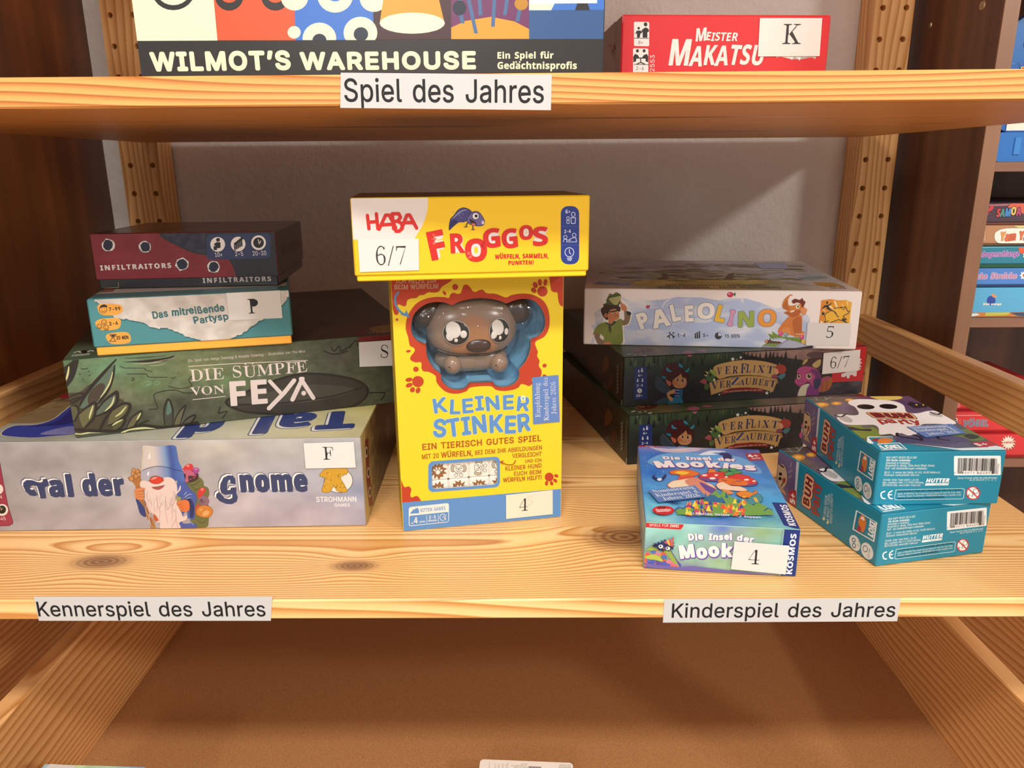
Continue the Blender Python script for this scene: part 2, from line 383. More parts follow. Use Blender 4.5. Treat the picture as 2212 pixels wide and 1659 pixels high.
# letter outlines (drawn shapes of the printed alphabets: R plain, B bold, S with serifs)
FONT_ALPHABET = r'''#$%&()*+,-./0123456789:;<=>?@ABCDEFGHIJKLMNOPQRSTUVWXYZ[]^_abcdefghijklmnopqrstuvwxyz{|}~'''
FONT_DATA = {}
FONT_DATA['R'] = {
 'A': r'4]/I/91P4{2B4{4K/93b/92M2]263I1q4Z1~4Z1]3H1F2]05/9 0N0p0N1N3G1N3G0p',
 'B': r'4D/w/9/w4{1z4{2@4y2_4s2y4i334Y3D4I3R463[3|3c3e3e3K3d363_3$3X2p392L2k292k242{22302,3@1~3O1s3]1e3i1R3r1?3w1(3y0j3w0O3q083g/~3W/k3E/X3-/K2m/A2J/;2$/9 0^/t1~/t2G/w2e/~2z003-0@360S380k370{33103+1?2}1L2p1X2b1c2O1j2;1n2%1p0^1p 0^2K1w2K2N2V2]2_2j2j2s2v2z3)3#383$3I2}3_2v3s2i4)2T462<4=1y4@0^4@',
 'C': r'4|29/21j/61A/@0x/R0W/l0<0/0%0S/p1#/g1R/c2,/g2a/p350%3_0<4)0W4G0x4b1A4s1j4~295&3)4v3?4n3T4c3i4S3z4D4/424<3y4G3d4O3J4U313o313Z3b3:4(2k4=294D1v4A1X491?4,1(3u0o3]0^3A0Q2|0J2U0G2,0J1]0Q180^0s0o0U1(0>1?0,1Y/z1v/s29/p2k/w3:013Z0R3o1&4U1&4O0i4G0P4<0;4/0&3{/p3i/a3T/Q3@/F3*/>2m/72S/3',
 'D': r'4t1d/90@/90@/t1_/t2,/w2N0#2n013,0C3@0Z3P0w3[1<3d1a3f2-3d2T3[2y3P3>3A3Y3-3q2p4(2Q45204=1f4@0=4@0=4{1j4{2?4w2k4m364Z3V4C3s4%4-3]4=344F2b4J2-4F1T4=1%4-0W3r033U/q34/X2h/G2:/< 0^4{0^/9/w/9/w4{',
 'E': r'3z/w/9/w4{3I4{3I4@0^4@0^2L382L381n0^1n0^/t3L/t3L/9',
 'F': r'3q/w/9/w4{3F4{3F4@0^4@0^2D3/2D3/1f0^1f0^/9',
 'G': r'5+2;/21j/61@/@0w/R0V/l0;0/0$0T/p1#/f1R/c2,/f2a/p350$3_0;4)0U4G0w4b1?4s1h4~275&2Q5$2l4|3)4v3@4l3U4a3j4Q3|4A40404=3w4H3b4P3J4V323o323X3_394&2k4<274D1u4A1X491>4,1&3u0o3^0^3A0Q2|0J2U0G2,0J1]0Q180^0s0o0U1(0?1?0,1Y/z1w/s2;/p2V/r2r/x3.0&3B053S0F3c0[3n0u3t143v1Q4.1N2I1N2I2.4Z2.4Z1O4W1&4N0]4?0;4+/y3m/a3N/L3-/>2d/5',
 'H': r'5(/w/9/w4{0^4{0^2O3^2O3^4{4E4{4E/93^/93^1q0^1q0^/9',
 'I': r'2Z/X/9/X/t0V/t0V4@/X4@/X4{2;4{2;4@1>4@1>/t2;/t2;/9',
 'J': r'3c1@/20q/70J/D0+/Z/o/z/a0D/Z0s/Z140B140B0s0D0U0L0=0Z0*0m/x1&/p1@/m1X/p1o/x2%0*230=2;0U2>0s2>4{3$4{3$0s2|0D2n/z2T/Z25/D1l/7',
 'K': r'4O0H0s0H1a0m23152^1[3-3A4{4<4{1p2B1m2B /w/9/w4{0^4{0^2~0]1j0^1H0^/9 3I/91C211m2e4=/9',
 'L': r'3_/w/9/w4{0^4{0^/t3>/t3>/9',
 'M': r'6>/w/9/w4{0z4{2C1B2M1%2Y0[2g042r/l2c/l2n032z0Y3+1$351B4X4{5[4{5[/94v/94v2Q4v2w4w3F4x3t4y4E5#4E4p3p4_3@4O2r4D2Q3+/92L/9112Q1%2q0s3>0c3o0P4E0W4E0X3w0Y3I0Z2x0Z2Q0Z/9',
 'N': r'5./w/9/w4{0j4{3,1>3@0y3Y0K3u/r3l/q3h0L3f1#3f1J3f4{4K4{4K/93X/91Q2P182{0v3R0L4@0W4B0Z3U0]2x0^2Q0^/9',
 'O': r'5829/21j/61A/@0x/R0W/l0<0/0%0S/p1#/g1R/c2,/g2a/p350%3_0<4)0W4G0x4b1A4s1j4~295&2e4~314s3U4b3v4G464)4L3_4]354h2a4k2,4h1R4]1#4L0S460/3v/l3U/R31/@2e/6 29/p2V/r2t/z320,3I0>3^0T3o0r3{174(1]4*2,4(2U3{2|3o3B3^3^3I3v324-2t4:2V4A294D1v4A1Y491?4-1(3v0p3^0^3A0Q2|0J2U0G2,0J1]0Q170^0r0p0U1(0>1?0,1Y/z1v/r',
 'P': r'49/w/9/w4{1t4{2>4x2a4q2|4e394S3L4@3[4*3g3k3n3N3p313n2n3g2Q3[273L1|391h2|1V2a1J2>1C1t1A0M1A0M1{1r1{2/1}2E2%2W2.2h282t2E2}2T3(2f3,2x3-313,3D3(3V2}3i2t3w2h4(2W432E4:2/4?1q4@0^4@0^/9',
 'Q': r'581~1%2i1%3F053U/|4P.d3h.d3//T2{/i 29/21j/61A/@0x/R0W/l0<0/0%0S/p1#/g1R/c2,/g2a/p350%3_0<4)0W4G0x4b1A4s1j4~295&2e4~314s3U4b3v4G464)4L3_4]354h2a4k2,4h1R4]1#4L0S460/3v/l3U/R31/@2e/6 29/p2V/r2t/z320,3I0>3^0T3o0r3{174(1]4*2,4(2U3{2|3o3B3^3^3I3v324-2t4:2V4A294D1v4A1Y491?4-1(3v0p3^0^3A0Q2|0J2U0G2,0J1]0Q170^0r0p0U1(0>1?0,1Y/z1v/r',
 'R': r'4=/w/9/w4{1u4{2?4x2a4r2}4g394U3M4C3[4-3h3o3n3R3p353n2s3h2V3[2=3M2(391q2}1b2a1U2?1O1u1M0@1M0@2-1s2-202.2F222X292i2B2u2M2~2Z3)2l3-2}3.353-3H3)3Z2~3l2u3z2i4*2X442E4:204?1r4@0^4@0^/9 36/91o1n2^1n4(/9',
 'S': r'4;1i/01C/20~/80b/B0F/P01/c/{/w/n03/e0M/a0k0H0k0L0V0R0F0[080j0,0x/}1-/v1i/l2#/m29/q2L/w2^0$2m0/2y0<3&0J3-0Z3/0m3-0|3)1/2|1:2V1T1~1g1?1x0s2+0P2;062O/~2i/s3*/o3I/q3g/y4$0+4<0<4P0Q4b0l4p1,4z1J5$1l5&215$2O4z2l4p3)4b3=4P3N4=3[4&3e3j3h3O3%3O2|3i2p3|2]412F4=2,4D1j4G1S4E1@4B1.4<0z440m4*0c3y0Y3l0U3]0S3M0U3<0Z3.0e2~102d1[2S262E2h263<1w3b1M3i1;3n1(3o0m3m0P3f073W/{3G/f32/R2s/D2T/923/2',
 'T': r'4=/Y4@/Y4{3x4{3x4@2/4@2//91H/91H4@',
 'U': r'5(21/11e/31A/;0|/H0_/Z0G/r05000&0L/z0n/w14/w4{0]4{0]190_0}0f0g0o0Q0{0?10001B0#1W/v1q/p21/o2K/p2e/v2{0#32003A0?3N0Q3V0g3]0}3_193_4{4E4{4E144B0n4:0L4-003u/r3]/Z3@/H2|/;2W/3',
 'V': r'4]1S/9/I4{044{1G1U1_0k2%/X1t/X290l2P1U3b4{4K4{2D/9',
 'W': r'6z0}/9/I4{024{1*1K160s1B0>1L/c1D/c1O0>1Z0s1i1K2b4{3Q4{4J1K4V0s4d0>4o/c4f/c4q0>4|0s5.1K6$4{6j4{55/94C/93E2s343]3$4W334W3#3b2n2s1o/9',
 'X': r'4V/K/91b2J1b1u/V4{0H4{193g1S3>1h2y1|2R1q2R2*2y2>3>2X3g3K4{4:4{211x212M4D/93S/92R0c2:1,2(1J1o1p1}1p1j1K1U1-1=0c0;/9',
 'Y': r'4T1R/91R1W/I4{0;4{1G3-1g2R2(1o1i1o2)2S2F3-3R4{4C4{2:1W2:/9',
 'Z': r'42/e/9/e/i2?3V2b4+3*4X314B2K4@1h4@/c4@/c4{3d4{3d4J100c0h010A/Z0:/q0z/t1^/t3f/t3f/9',
 'a': r'3Z1&/00k/20S/60>/>0,/H/w/V/k/h/a/z/Y04/W0L/Y0b/^0t/f1(/p15/{1?0.1H0^1Z191e1s1l271t2=1y2@2#2B2-2B2/292W1y2r1K2{0w2r0V2[0D2@/d2Q/n2i/{2{0/3/0?3;0R3E0g3L1I3U1x3P2L3=2Z332h3$2r2p2z2[3#2D3%2)3%/92C/92C/o2>/o2*/R1_/: 11/h1G/j1Z/n1m/v1{0#2,00250=2<0L2@0Z2B0l2B1E211=1p171O12161/0h1%0G0m0A0d0=0V0<0I0F0(0d/o',
 'b': r'4#1n/11W/21D/613/=0l/X0V/v0P/v0P/9/p/9/p4{0R4{0R2o0V2o0k3/123J1C3P1V3T1n3U213S2M3K2i3>3#3+372p3G2S3R233Y1l3[1D3Y0y3R0T3G0438/t3$/[2i/I2N/<22/3 1e/j1{/l24/r2E/}2T002b0A2l0U2s0m2w1*2x1D2w1_2s1x2l232c2G2U2X2F2g242r1|2x1e2z1M2x192r1(2h0u2Y0h2H0^250V1z0R1a0Q1D0R1)0V0l0^0S0i0?0u0.1)/|1:/r1M/l',
 'c': r'3c1V/115/40r/<0U/I0=/]0(/u/s05/g0T/_0x/[1B/_1j/g22/s2Q0(2n0=3*0U3=0r3K153S1V3U223N2a393)2r3?2C2^242P2O2<2g1{2u1V2z1?2x1*2q0s2f0d2V0V2D0L200F1u0B1[0@1B0B1*0F0m0L0U0V0A0d000s/}1*/r1?/l1V/i1|/o2=/}2R092_0U3@0F3*/s2b/N23/8',
 'd': r'4#1J/11,/30k/<0O/I09/[0%/t/r04/f0T/^0y/[1D/^1l/f23/r2S0%2p093+0P3>0k3K1,3S1K3U1c3T1v3P2+3J2M3/2b2o2g2o2g4{3I4{3I/92i/92i/v2c/v2M/X2*/=1u/61b/2 1T/j1k/l2#/r25/|2D0.2P0?2Y0S2b0l2f1)2h1D2f1a2b1z2Z252P2H2D2Y252h2#2r1l2x1T2z1=2x1)2r0s2g0d2X0V2G0L230F1x0B1_0@1D0B1*0F0m0M0U0V0A0d000s/}1)/r1=/l',
 'e': r'3k1[/118/40s/<0U/I0</]0(/u/s05/g0T/_0x/[1B/^1i/g20/r2P0&2m0;3)0S3<0p3J133S1T3U283K2K3C2^382o3*2~2t302a3:2H3B2.3G1l3H1I3H100+100+1f3&1f2f1Q2d1k2_2%2X2;2N2L2C2[252j2#2s1l2x1T2z1>2x1+2s0t2i0e2[0W2L0M2<0F2)0A1p0@1Z0@190B0y0F0a0N0J0Y080i0)0y/x10/p1E/k1[/i2,/p2K0)2b0I3B0;3;0(31/r3#/b2p/S2]/G2I/=23/61v/2',
 'f': r'2,1m3P1m2w/?2w/?3P 01/9014,024@074R0@4d0K4q0X4|0i5*1B551g521|5,1l4P1_4T1J4V194T1+4P0|4H0u4=0q4/0p3z0p/9',
 'g': r'4$1V-T1;-V0~-Y0h-a02.#/n.M0E.k0Z.P0|.:1V.11u.323.;2H.G2X.X2d.r2g/32g0#2b0#2M/d2*/I1u/C1b/?1J/>1,/@0l/G0Q/T0:/f0&/|/r0:/f0X/^0|/[1F/^1n/f25/r2S0&2p0:3+0P3>0l3K1-3S1K3U1c3T1v3P2+3J2N3/2d2o2i2o2i3P3I3P3I/03G.l3@.O33.82~.$2j-q2Q-e27-[1v-V 1T/v1l/x2#/}260+2D072P0G2Z0Y2c0p2g1-2h1H2g1d2c1{2Z262Q2I2E2Y262h2$2r1l2x1T2z1=2x1*2r0s2h0d2X0V2H0M240F1z0B1c0@1H0B1.0F0r0M0[0V0H0e080s0,1*/}1>/x',
 'h': r'3q0R1l0R/9/p/9/p4{0R4{0R2M0F2M0T2o0f3-0z3?163K1O3S1l3U2*3T2A3N2U3F2i392x3)3*2q332X382=3:1y3:/92V/92V1t2S252L2L2?2_2.2n1t2v1Y2y1G2x172t1(2m0u2d0j2W0_2I0W280S2%',
 'i': r'1./p/9/p3P0R3P0R/9 04470)48/z4</q4C/j4K/f4T/d4a/f4l/j4v/q4~/z5)0)5-045/0?5-0I5)0R4~0Y4v0^4l0_4a0^4T0Y4K0R4C0I4<0?48',
 'j': r'1./p3P0R3P0R.v0P._0L.J0F.80<.(00-v/|-l/j-d/T-_/=-]//-]//.;/;.;/K.=/X.B/c.J/j.U/n.f/p.w 03470(48/y4</p4C/j4K/e4T/d4a/e4l/j4v/p4~/y5)0(5-035/0?5-0I5)0R4~0X4v0^4l0_4a0^4T0X4K0R4C0I4<0?48',
 'k': r'3R0N0k0N1[0Y1[2J3P3=3P1?1N181N /p/9/p4{0R4{0R/9 2T/90v1A1F1n3I/9',
 'l': r'1D0m/70P/90;/A0*/M/y/_/r/v/p04/p4{0R4{0R0C0X/y0_/t0i/p0t/o1&/p11/q1</<1)/8',
 'm': r'6,/p/9/p3P0P3P0P2U0L2U0R2j0Z2{0f3/133M1d3W1~3T2:3L2M3>2^3+2j2p2q2U2h2U2n2h2v2y3%3,3R3L413W4F3V4Z3Q4o3I5$3>543/5@2x5I2c5N2I5P2-5P/94n/94n2,4k2E4c2X4U2i4D2s422y3z2z3i2y3X2v3K2p3.2P3#2$3#/92@/92@222>2F272W2+2g1w2r1e2x1N2z1$2p0s2h0i2]0_2O0W2@0S2/0R1w0R/9',
 'n': r'3q0R1l0R/9/p/9/p3P0P3P0P2M0F2M0T2o0f3-0z3?163K1O3S1l3U2*3T2A3N2U3F2i392x3)3*2q332X382=3:1y3:/92V/92V1t2S252L2L2?2_2.2n1t2v1Y2y1G2x172t1(2m0u2d0j2W0_2I0W280S2%',
 'o': r'3v1V/115/40r/<0U/I0=/]0(/u/s05/g0T/_0x/[1B/_1j/g22/s2Q0(2n0=3*0U3=0r3K153S1V3U1z3S2=3K2Y3=2s3*3,2n3<2Q3H223P1j3R1B3P0x3H0T3<053,/u2s/]2Y/I2=/<1z/4 1V/i1p/l2*/r2</}2K002X0A2c0U2j0m2n1*2o1B2n1[2j1u2c202X2D2K2V2<2f2*2q1p2x1V2z1?2x1*2q0s2f0d2V0V2D0L200F1u0B1[0@1B0B1*0F0m0L0U0V0A0d000s/}1*/r1?/l',
 'p': r'4#/p-]/p3P0P3P0P2o0V2o0k3/123J1C3P1V3T1n3U213S2M3K2i3>3#3+372p3G2S3R233Y1l3[1D3Y0y3R0T3G0438/t3$/[2i/I2N/<22/31n/11W/21D/614/=0l/X0V/v0R/v0R-] 1e/j1{/l24/r2E/}2T002b0A2l0U2s0m2w1*2x1D2w1_2s1x2l232c2G2U2X2F2g242r1|2x1e2z1M2x192r1(2h0u2Y0h2H0^250V1z0R1a0Q1D0R1)0V0l0^0S0i0?0u0.1)/|1:/r1M/l',
 'q': r'4#3I-]2g-]2g/v2b/v2M/X2*/=1u/61b/21J/11,/30k/<0O/I09/[0%/t/r04/f0T/^0y/[1D/^1l/f23/r2S0%2p093+0P3>0k3K1,3S1K3U1c3T1v3P2+3J2M3/2c2o2i2o2i3P3I3P 1T/j1k/l2#/r25/|2D0.2P0?2Y0S2b0l2f1)2h1D2f1a2b1z2Z252P2H2D2Y252h2#2r1l2x1T2z1=2x1)2r0s2g0d2X0V2G0L230F1x0B1_0@1D0B1*0F0m0M0U0V0A0d000s/}1)/r1=/l',
 'r': r'21/p/9/p3P0P3P0P2q0S2q0]3(0k370z3D123N1F3T1]3V1n3U1|3U1|2r1o2t1V2v1E2t152q1%2k0t2b0i2V0_2J0W2;0S2,0R1v0R/9',
 's': r'3B1=/11#/20g/60P/<0=/E0,/Q/y/a/m/q/d0)/^0>0>0K0E070O0(0]/w0o/o1&/j1</h1U/j1l/p1}/y200*27082:0G280S240_2,0j1|0r1n0x1[0}0w110V1;0<1G0(1W/u1l/m2&/j2@/l2U/r2j/|2|0/300?3=0S3G0k3O1(3T1B3U1[3T1s3P2,3I2=3@2L352Y3(2t2P2:2C242Q2,2_1|2l1m2u1Y2{1B2}1-2{0u2v0e2m0W2a0O2R0M2C0N260S2+0]1|131h1n1X231O2M1B2b122p0{2x0e2{0K2y052s/|2h/j2X/X2G/K22/?1u/71Y/2',
 't': r'1l1S3P1S2w/?2w/?3P /|4S0_4S0_0B0a030d0%0j/x0r/r0~/n11/m1@/n1Q/q1]/;1G/61//50l/80Q/@0</N0-/d0#/{/|0=',
 'u': r'3q1=/41$/60i/;0S/D0A/P02/b0$/v/w02/q0M/p0m/p3P0R3P0R0r0T0U0]0>0k0+0|/x16/p1O/m1c/n1s/r2&/y250&2@032I0A2P0Q2U0f2V0{2V3P3:3P3:/92X/92X0<2c0<2T/w2C/]2//J1s/>1X/6',
 'v': r'3Z1*/9/J3P043P1,0}1B071U/N1?/N1R071i0}2a3P3H3P1k/9',
 'w': r'5Z0l/9/P3P073P0g1^0|0k16/d1,/d1A0i1U1^2*3P2l3P3?1^3S0j3i/d3]/d3t0i4.1^4]3P5D3P4)/93E/92o132a1j2Q2F2C3&2Q3&2C2F251j2%131N/9',
 'x': r'3P/N/9121c1212/V3P0D3P0u2b1:2+1V1U161U1Q2+1r2b2H3P353P1X101X1^3;/92M/91p051O0j141=1T1=190j0v050;/9',
 'y': r'3Z/j-b/x.<0&.;0H.90d.H0y.p1*/8/J3P043P1,0}1B071U/N1?/N1Q071i0}2a3P3H3P1S.X18.&0m-e0;-Z/|-]',
 'z': r'3Q/e/9/e/i2,2p2,2s/k2s/k3P2}3P2}2{0_/w0_/s3(/s3(/9',
 '0': r'4A1l/21F/61$/@0d/Q0I/k050-0$0Q/t0}/m1Q/k2,/m2b/t360$3b054+0J4I0d4b1%4t1F4~1l5&244~2U4t2s4b314I3E4+3U3b3c363j2b3l2,3j1Q3c0}3U0Q3E0-31/k2s/Q2U/@25/6 1l/m2(/o2=/w2P0*2b0<2p0T2z0r3&173+1]3-2,3+2U3&2|2z3B2p3_2b3w2P4/2=4=2(4E1l4H1R4E1=4=1*4/0u3w0h3_0[3B0S2|0O2U0M2,0O1]0S170[0r0h0T0u0<1*0*1=/w1R/o',
 '1': r'4A0,/90,/r3]/r3]/9 2B4{2B/91[/91[4<1X4<063;064&1M4{',
 '2': r'4A/{/9/{/j1s1n2H2H2g2w2p3H2o3Z2k3l2d3z2X4+2M452?4=1i4H1T4F1C4B134;1%420v4&0m3t0f3e0b3R0a3?/}3?0#3]0+3y06460F4L0Y4_0q4n1/4y1K5#1j5&2,5#2G4y2b4o2x4_3/4M3>493I3~3P3e3R3I3H2n3$21291;0{/w0{/t3Z/t3Z/9',
 '3': r'4A1c/21C/41%/:0g/C0L/O08/a0%/t/t0//k0H/g0f0M0f0P0S0V0D0_070k0,0x/}1,/v1d/m2A/x2Q0$2_002k0=2s0L2x0^2y0s2x1*2s1;2l1K2b1Z2R1h2A1s2,1z1n2#1P2%1#2%1#2Y2N4<2N4@0%4@0%4{3I4{3I4I1Z2D1Z2O2$2P2E2L2d2B2}24371}3H1g3T1M3]143_0s3[0T3T0:3G/}37/h2}/T2e/E2G/;2)/4',
 '4': r'4A/c0I/c1$2$4{2g4{0M1-0M1*3t1*3t0I 2H/92H0Y2H0t2H2n3,2n3,/9',
 '5': r'4A1f/21G/41,/:0n/D0V/R0C/d03/w0&02/z0I/w0d0Z0d0^0S0d0F0l0914/w1f/m1z/n21/s2B/{2Q0+2_092j0H2r0Z2v0o2x1)2v1>2q1R2j1f2^1v2P2)2A242/2<1w2A1c2C1.2:0b2#/~2+0@4{3C4{3C4@0y4@0h2[0j2[192u1n2~2*2|2@2x2T2q2i2g2z2Y3.2K3;2;3G2)3P1p3W1Y3[1B3]1*3Y0f3R0F3F0,35/o2|/Y2e/H2H/<2+/5',
 '6': r'4A1k/21K/51//<0p/H0W/X0D/n040*0)0E/}0d/{1)/|1B0&1[001x0k3)2*4{2r4{0y230s231,2N1K2c1t2j272h2Q2a2l2U3%2F38243G1y3Q1_3X1B3Z1#3X0a3P0B3E0)35/m2}/W2f/G2J/<2//5 1k/k1~/m25/r2E/z2S0)2_062j0E2r0W2v0k2w1#2v192r1K2j1]2_1m2S1z2E2)25211~261k271V261E21152*1&1z0v1n0l1^0e1L0_1:0^1$0_0l0e0W0l0F0v061&0)15/z1E/r1V/m',
 '7': r'4A0A/92s4<2s4@/y4@/y4{3]4{3]4=1,/9',
 '8': r'4A1k/21H/41*/:0j/D0O/R0;/e0*/y/y04/q0M/o0i/p0~/u17/|1J0+1[071m0E1z0U2*0h220{270{290c2B0M2O0=2d002z0)370%3Q0)3l0/4)0:4>0J4Q0]4c0t4p114z1L5$1k5&2-5$2H4z2b4p2x4c3/4Q3>4>3J4)3P3l3S3Q3P373I2z3<2d3,2O2s2B2Z292Z272o223#2*341z3B1m3N1[3X1J3b173f0~3h0i3e0M3]043O/y3?/e3*/R2m/D2O/:21/4 1k/l2%/m29/q2K/w2Z0$2i0/2s0;2{0J3#0Y3%0m3#1#2z142r1D2h1Q2X1]2I1h271o2$1s1k1t1U1s1B1o101h0|1]0n1Q0d1D0Z140U1#0S0m0U0Y0Y0J0c0;0m0/0z0$1./w1@/q1T/m 1k2P2@2Z2M2d2X2n2c2z2j3-2n3<2o3M2n3^2j3n2d3{2Y4,2N462A4=1k4H184=1+460{4,0s3{0l3n0h3^0g3M0h3<0l3-0s2z0|2n1,2d192Z',
 '9': r'4A1k5&2.5#2K4x2f4l2}4Z354F3E4.3Q3o3X3O3Z303X2r3S2V3J2<2k1/1O/90d/92[2%2c2%2M1f2/1Q1c1J1C1L1(1R0k1^0T1n0B2$032;0(2T/}2q/{35/}3S0)3r05400E4G0X4[0q4l1/4x1K5# 1k4H1V4G1E4B154:1&4/0v3~0l3n0e3[0a3I0^350a2{0e2i0l2U0v2F1&2:152/1E2(1V1~1k1|1~1~252&2E2/2S292a2F2j2U2r2h2v2z2w332v3H2r3[2j3n2a3}2S4/2E4:254B1~4G',
 'ß': r'450Z3?0Z/9/w/9/w3?/{3p0-4;0C4Y0a4p1&4}1L5&1c5$1y4|224u2F4k2W4[2h4K2s472z3{2|3_2u342e2r2R2Y2K2>2M232Q2(2W1z2w1_3?1C3]0z3e0k3i0X3j0D3h0/3c/v3W/e3K/T3;/H3)/?2o/82U/42;/21V/:1+/M1B0*1b/u27/m2M/n2b/s2q/{2}0+3(083+0H3)0U3$0c2z0m2Z1.261I1t1l1m1y1i2-1h2>1o2b2$2y26362>3Y2;3q244(2(461s4?1b4E1L4G154D0~4<0o4/0d3x0]3_',
 '.': r'1C0?/503/60)/:/z/B/r/K/n/V/m/d/n/p/r/{/z0)0)0103050?070K050V010b0)0i/{0n/p0o/d0n/V0i/K0b/B0V/:0K/6',
 ',': r'1C/a-v0#0&0k0&04-v',
 '-': r'4A3%1}3%1C0R1C0R1}',
 '+': r'4A1M/[1M3A2-3A2-/[ /x13/x1k3]1k3]13',
 '/': r'2&1t580&.F/G.F1958',
 '!': r'1K/~1&/z4{0f4{0b1& 0B/506/60+/:/}/B/u/K/q/V/o/d/q/p/u/{/}0)0+0006050B060N050Y000d0)0l/{0p/p0q/d0p/V0l/K0d/B0Y/:0N/6',
 "'": r'1U0.2n0%4{0j4{0b2n',
 '’': r'18/o2n024{0y4{0B2n',
 '(': r'2?091V0E2t0f45185>1u5>1F4(1(2i0y1V1&0S1C/I1u.218.20x.f0b/=0O/r0C0J0<0~',
 ')': r'2?/_.206/K0Q0T0Z1V0P2i024(/_5>0A5>0p45142s1?1V1=0~150H1(/p0r/<0[.e0A.2',
 '&': r'4<1L/21,/40j/:0N/E08/S0$/e/q/y/f04/^0L/[0g/^0|/c14/j1D051t0n2E1a3#1v352-3L243l223{2-4.1~491r4B1d4G1P4I1/4A0s4+0k3f0s3@102w1S2J42/93A/9121p0Y2S073-013>0-3P0+3e0-3{02440;4F0F4V0U4f0h4q0|4y174~1O5#1i4~2#4y284q2I4f2W4W2d4G2m462r4#2t3k2k3?2Q2u2.2S0|1b0N150G1(0B0t0A0e0B0S0F0E0M070V0,0d/}0q/t1$/n16/k1H/i1]/k1q/o2)/v2[0?2k0P2w0e3$0y3,15311M321i3o1i3m1I3j1.3d0r3H0<3./y2}/j2k/W2T/J2=/@2#/81f/4',
 ':': r'1C0?/503/60)/:/z/B/r/K/n/V/m/d/n/p/r/{/z0)0)0103050?070K050V010b0)0i/{0n/p0o/d0n/V0i/K0b/B0V/:0K/6 0?2=032>0)2C/z2J/r2T/n2_/m2l/n2x/r3(/z320)39033=0?3?0K3=0V390b320i3(0n2x0o2l0n2_0i2T0b2J0V2C0K2>',
 '©': r'6G142,172F1=2a1H2x1W321k3D2$3S2<3_2U3f2q3i3-3g3C3b3W3W3l3L3}3>403.4;2w4C2c4H2L3g2L3b2]3V2l3I2x3:3%3(3+2q3-2a3,2P3(2B2|1|2Y1u2K1q2<1p2,1q1w1u1h1|1X2B182P112a1-2q1,3(1-38133G1<3R1H3[1V3b1h4C1h4>1P471<4,1*3y0u3j0g3V0Z3B0Q3-0L2q0K2U0M2<0S2$0_1k0o1W1%1H1;1=1R171m 2n/12I/32&/:1a/E1A/U1$/j0g0$0N0>0<0Z0,0{/|1@/u1d/s2,/u2P/|2t0,390<3W0N3u0g441$4J1A4^1a4n2&4z2I5$2n5(375$3Y4z3{4n4>4^4Z4J4v44513u5D3W5S395_2t5g2P5i2,5g1d5_1@5S0{5D0Z510>4v0$4Z/j4>/U3{/E3Y/:37/3 2n/n3//p3I/u3d/~3|0/460=4J0O4[0e4l0z4x175$1P5+1l5,2,5+2H5$2d4x2}4l3:4[3O4J3e463v3|4*3d463I4?3/4D2n4E2Q4D274?1y461a4*1I3v163e1$3O0q3:0e2}0Z2d0U2H0S2,0U1l0Z1P0e170q0z1$0e160O1I0=1a0/1y/~27/u2Q/p',
}
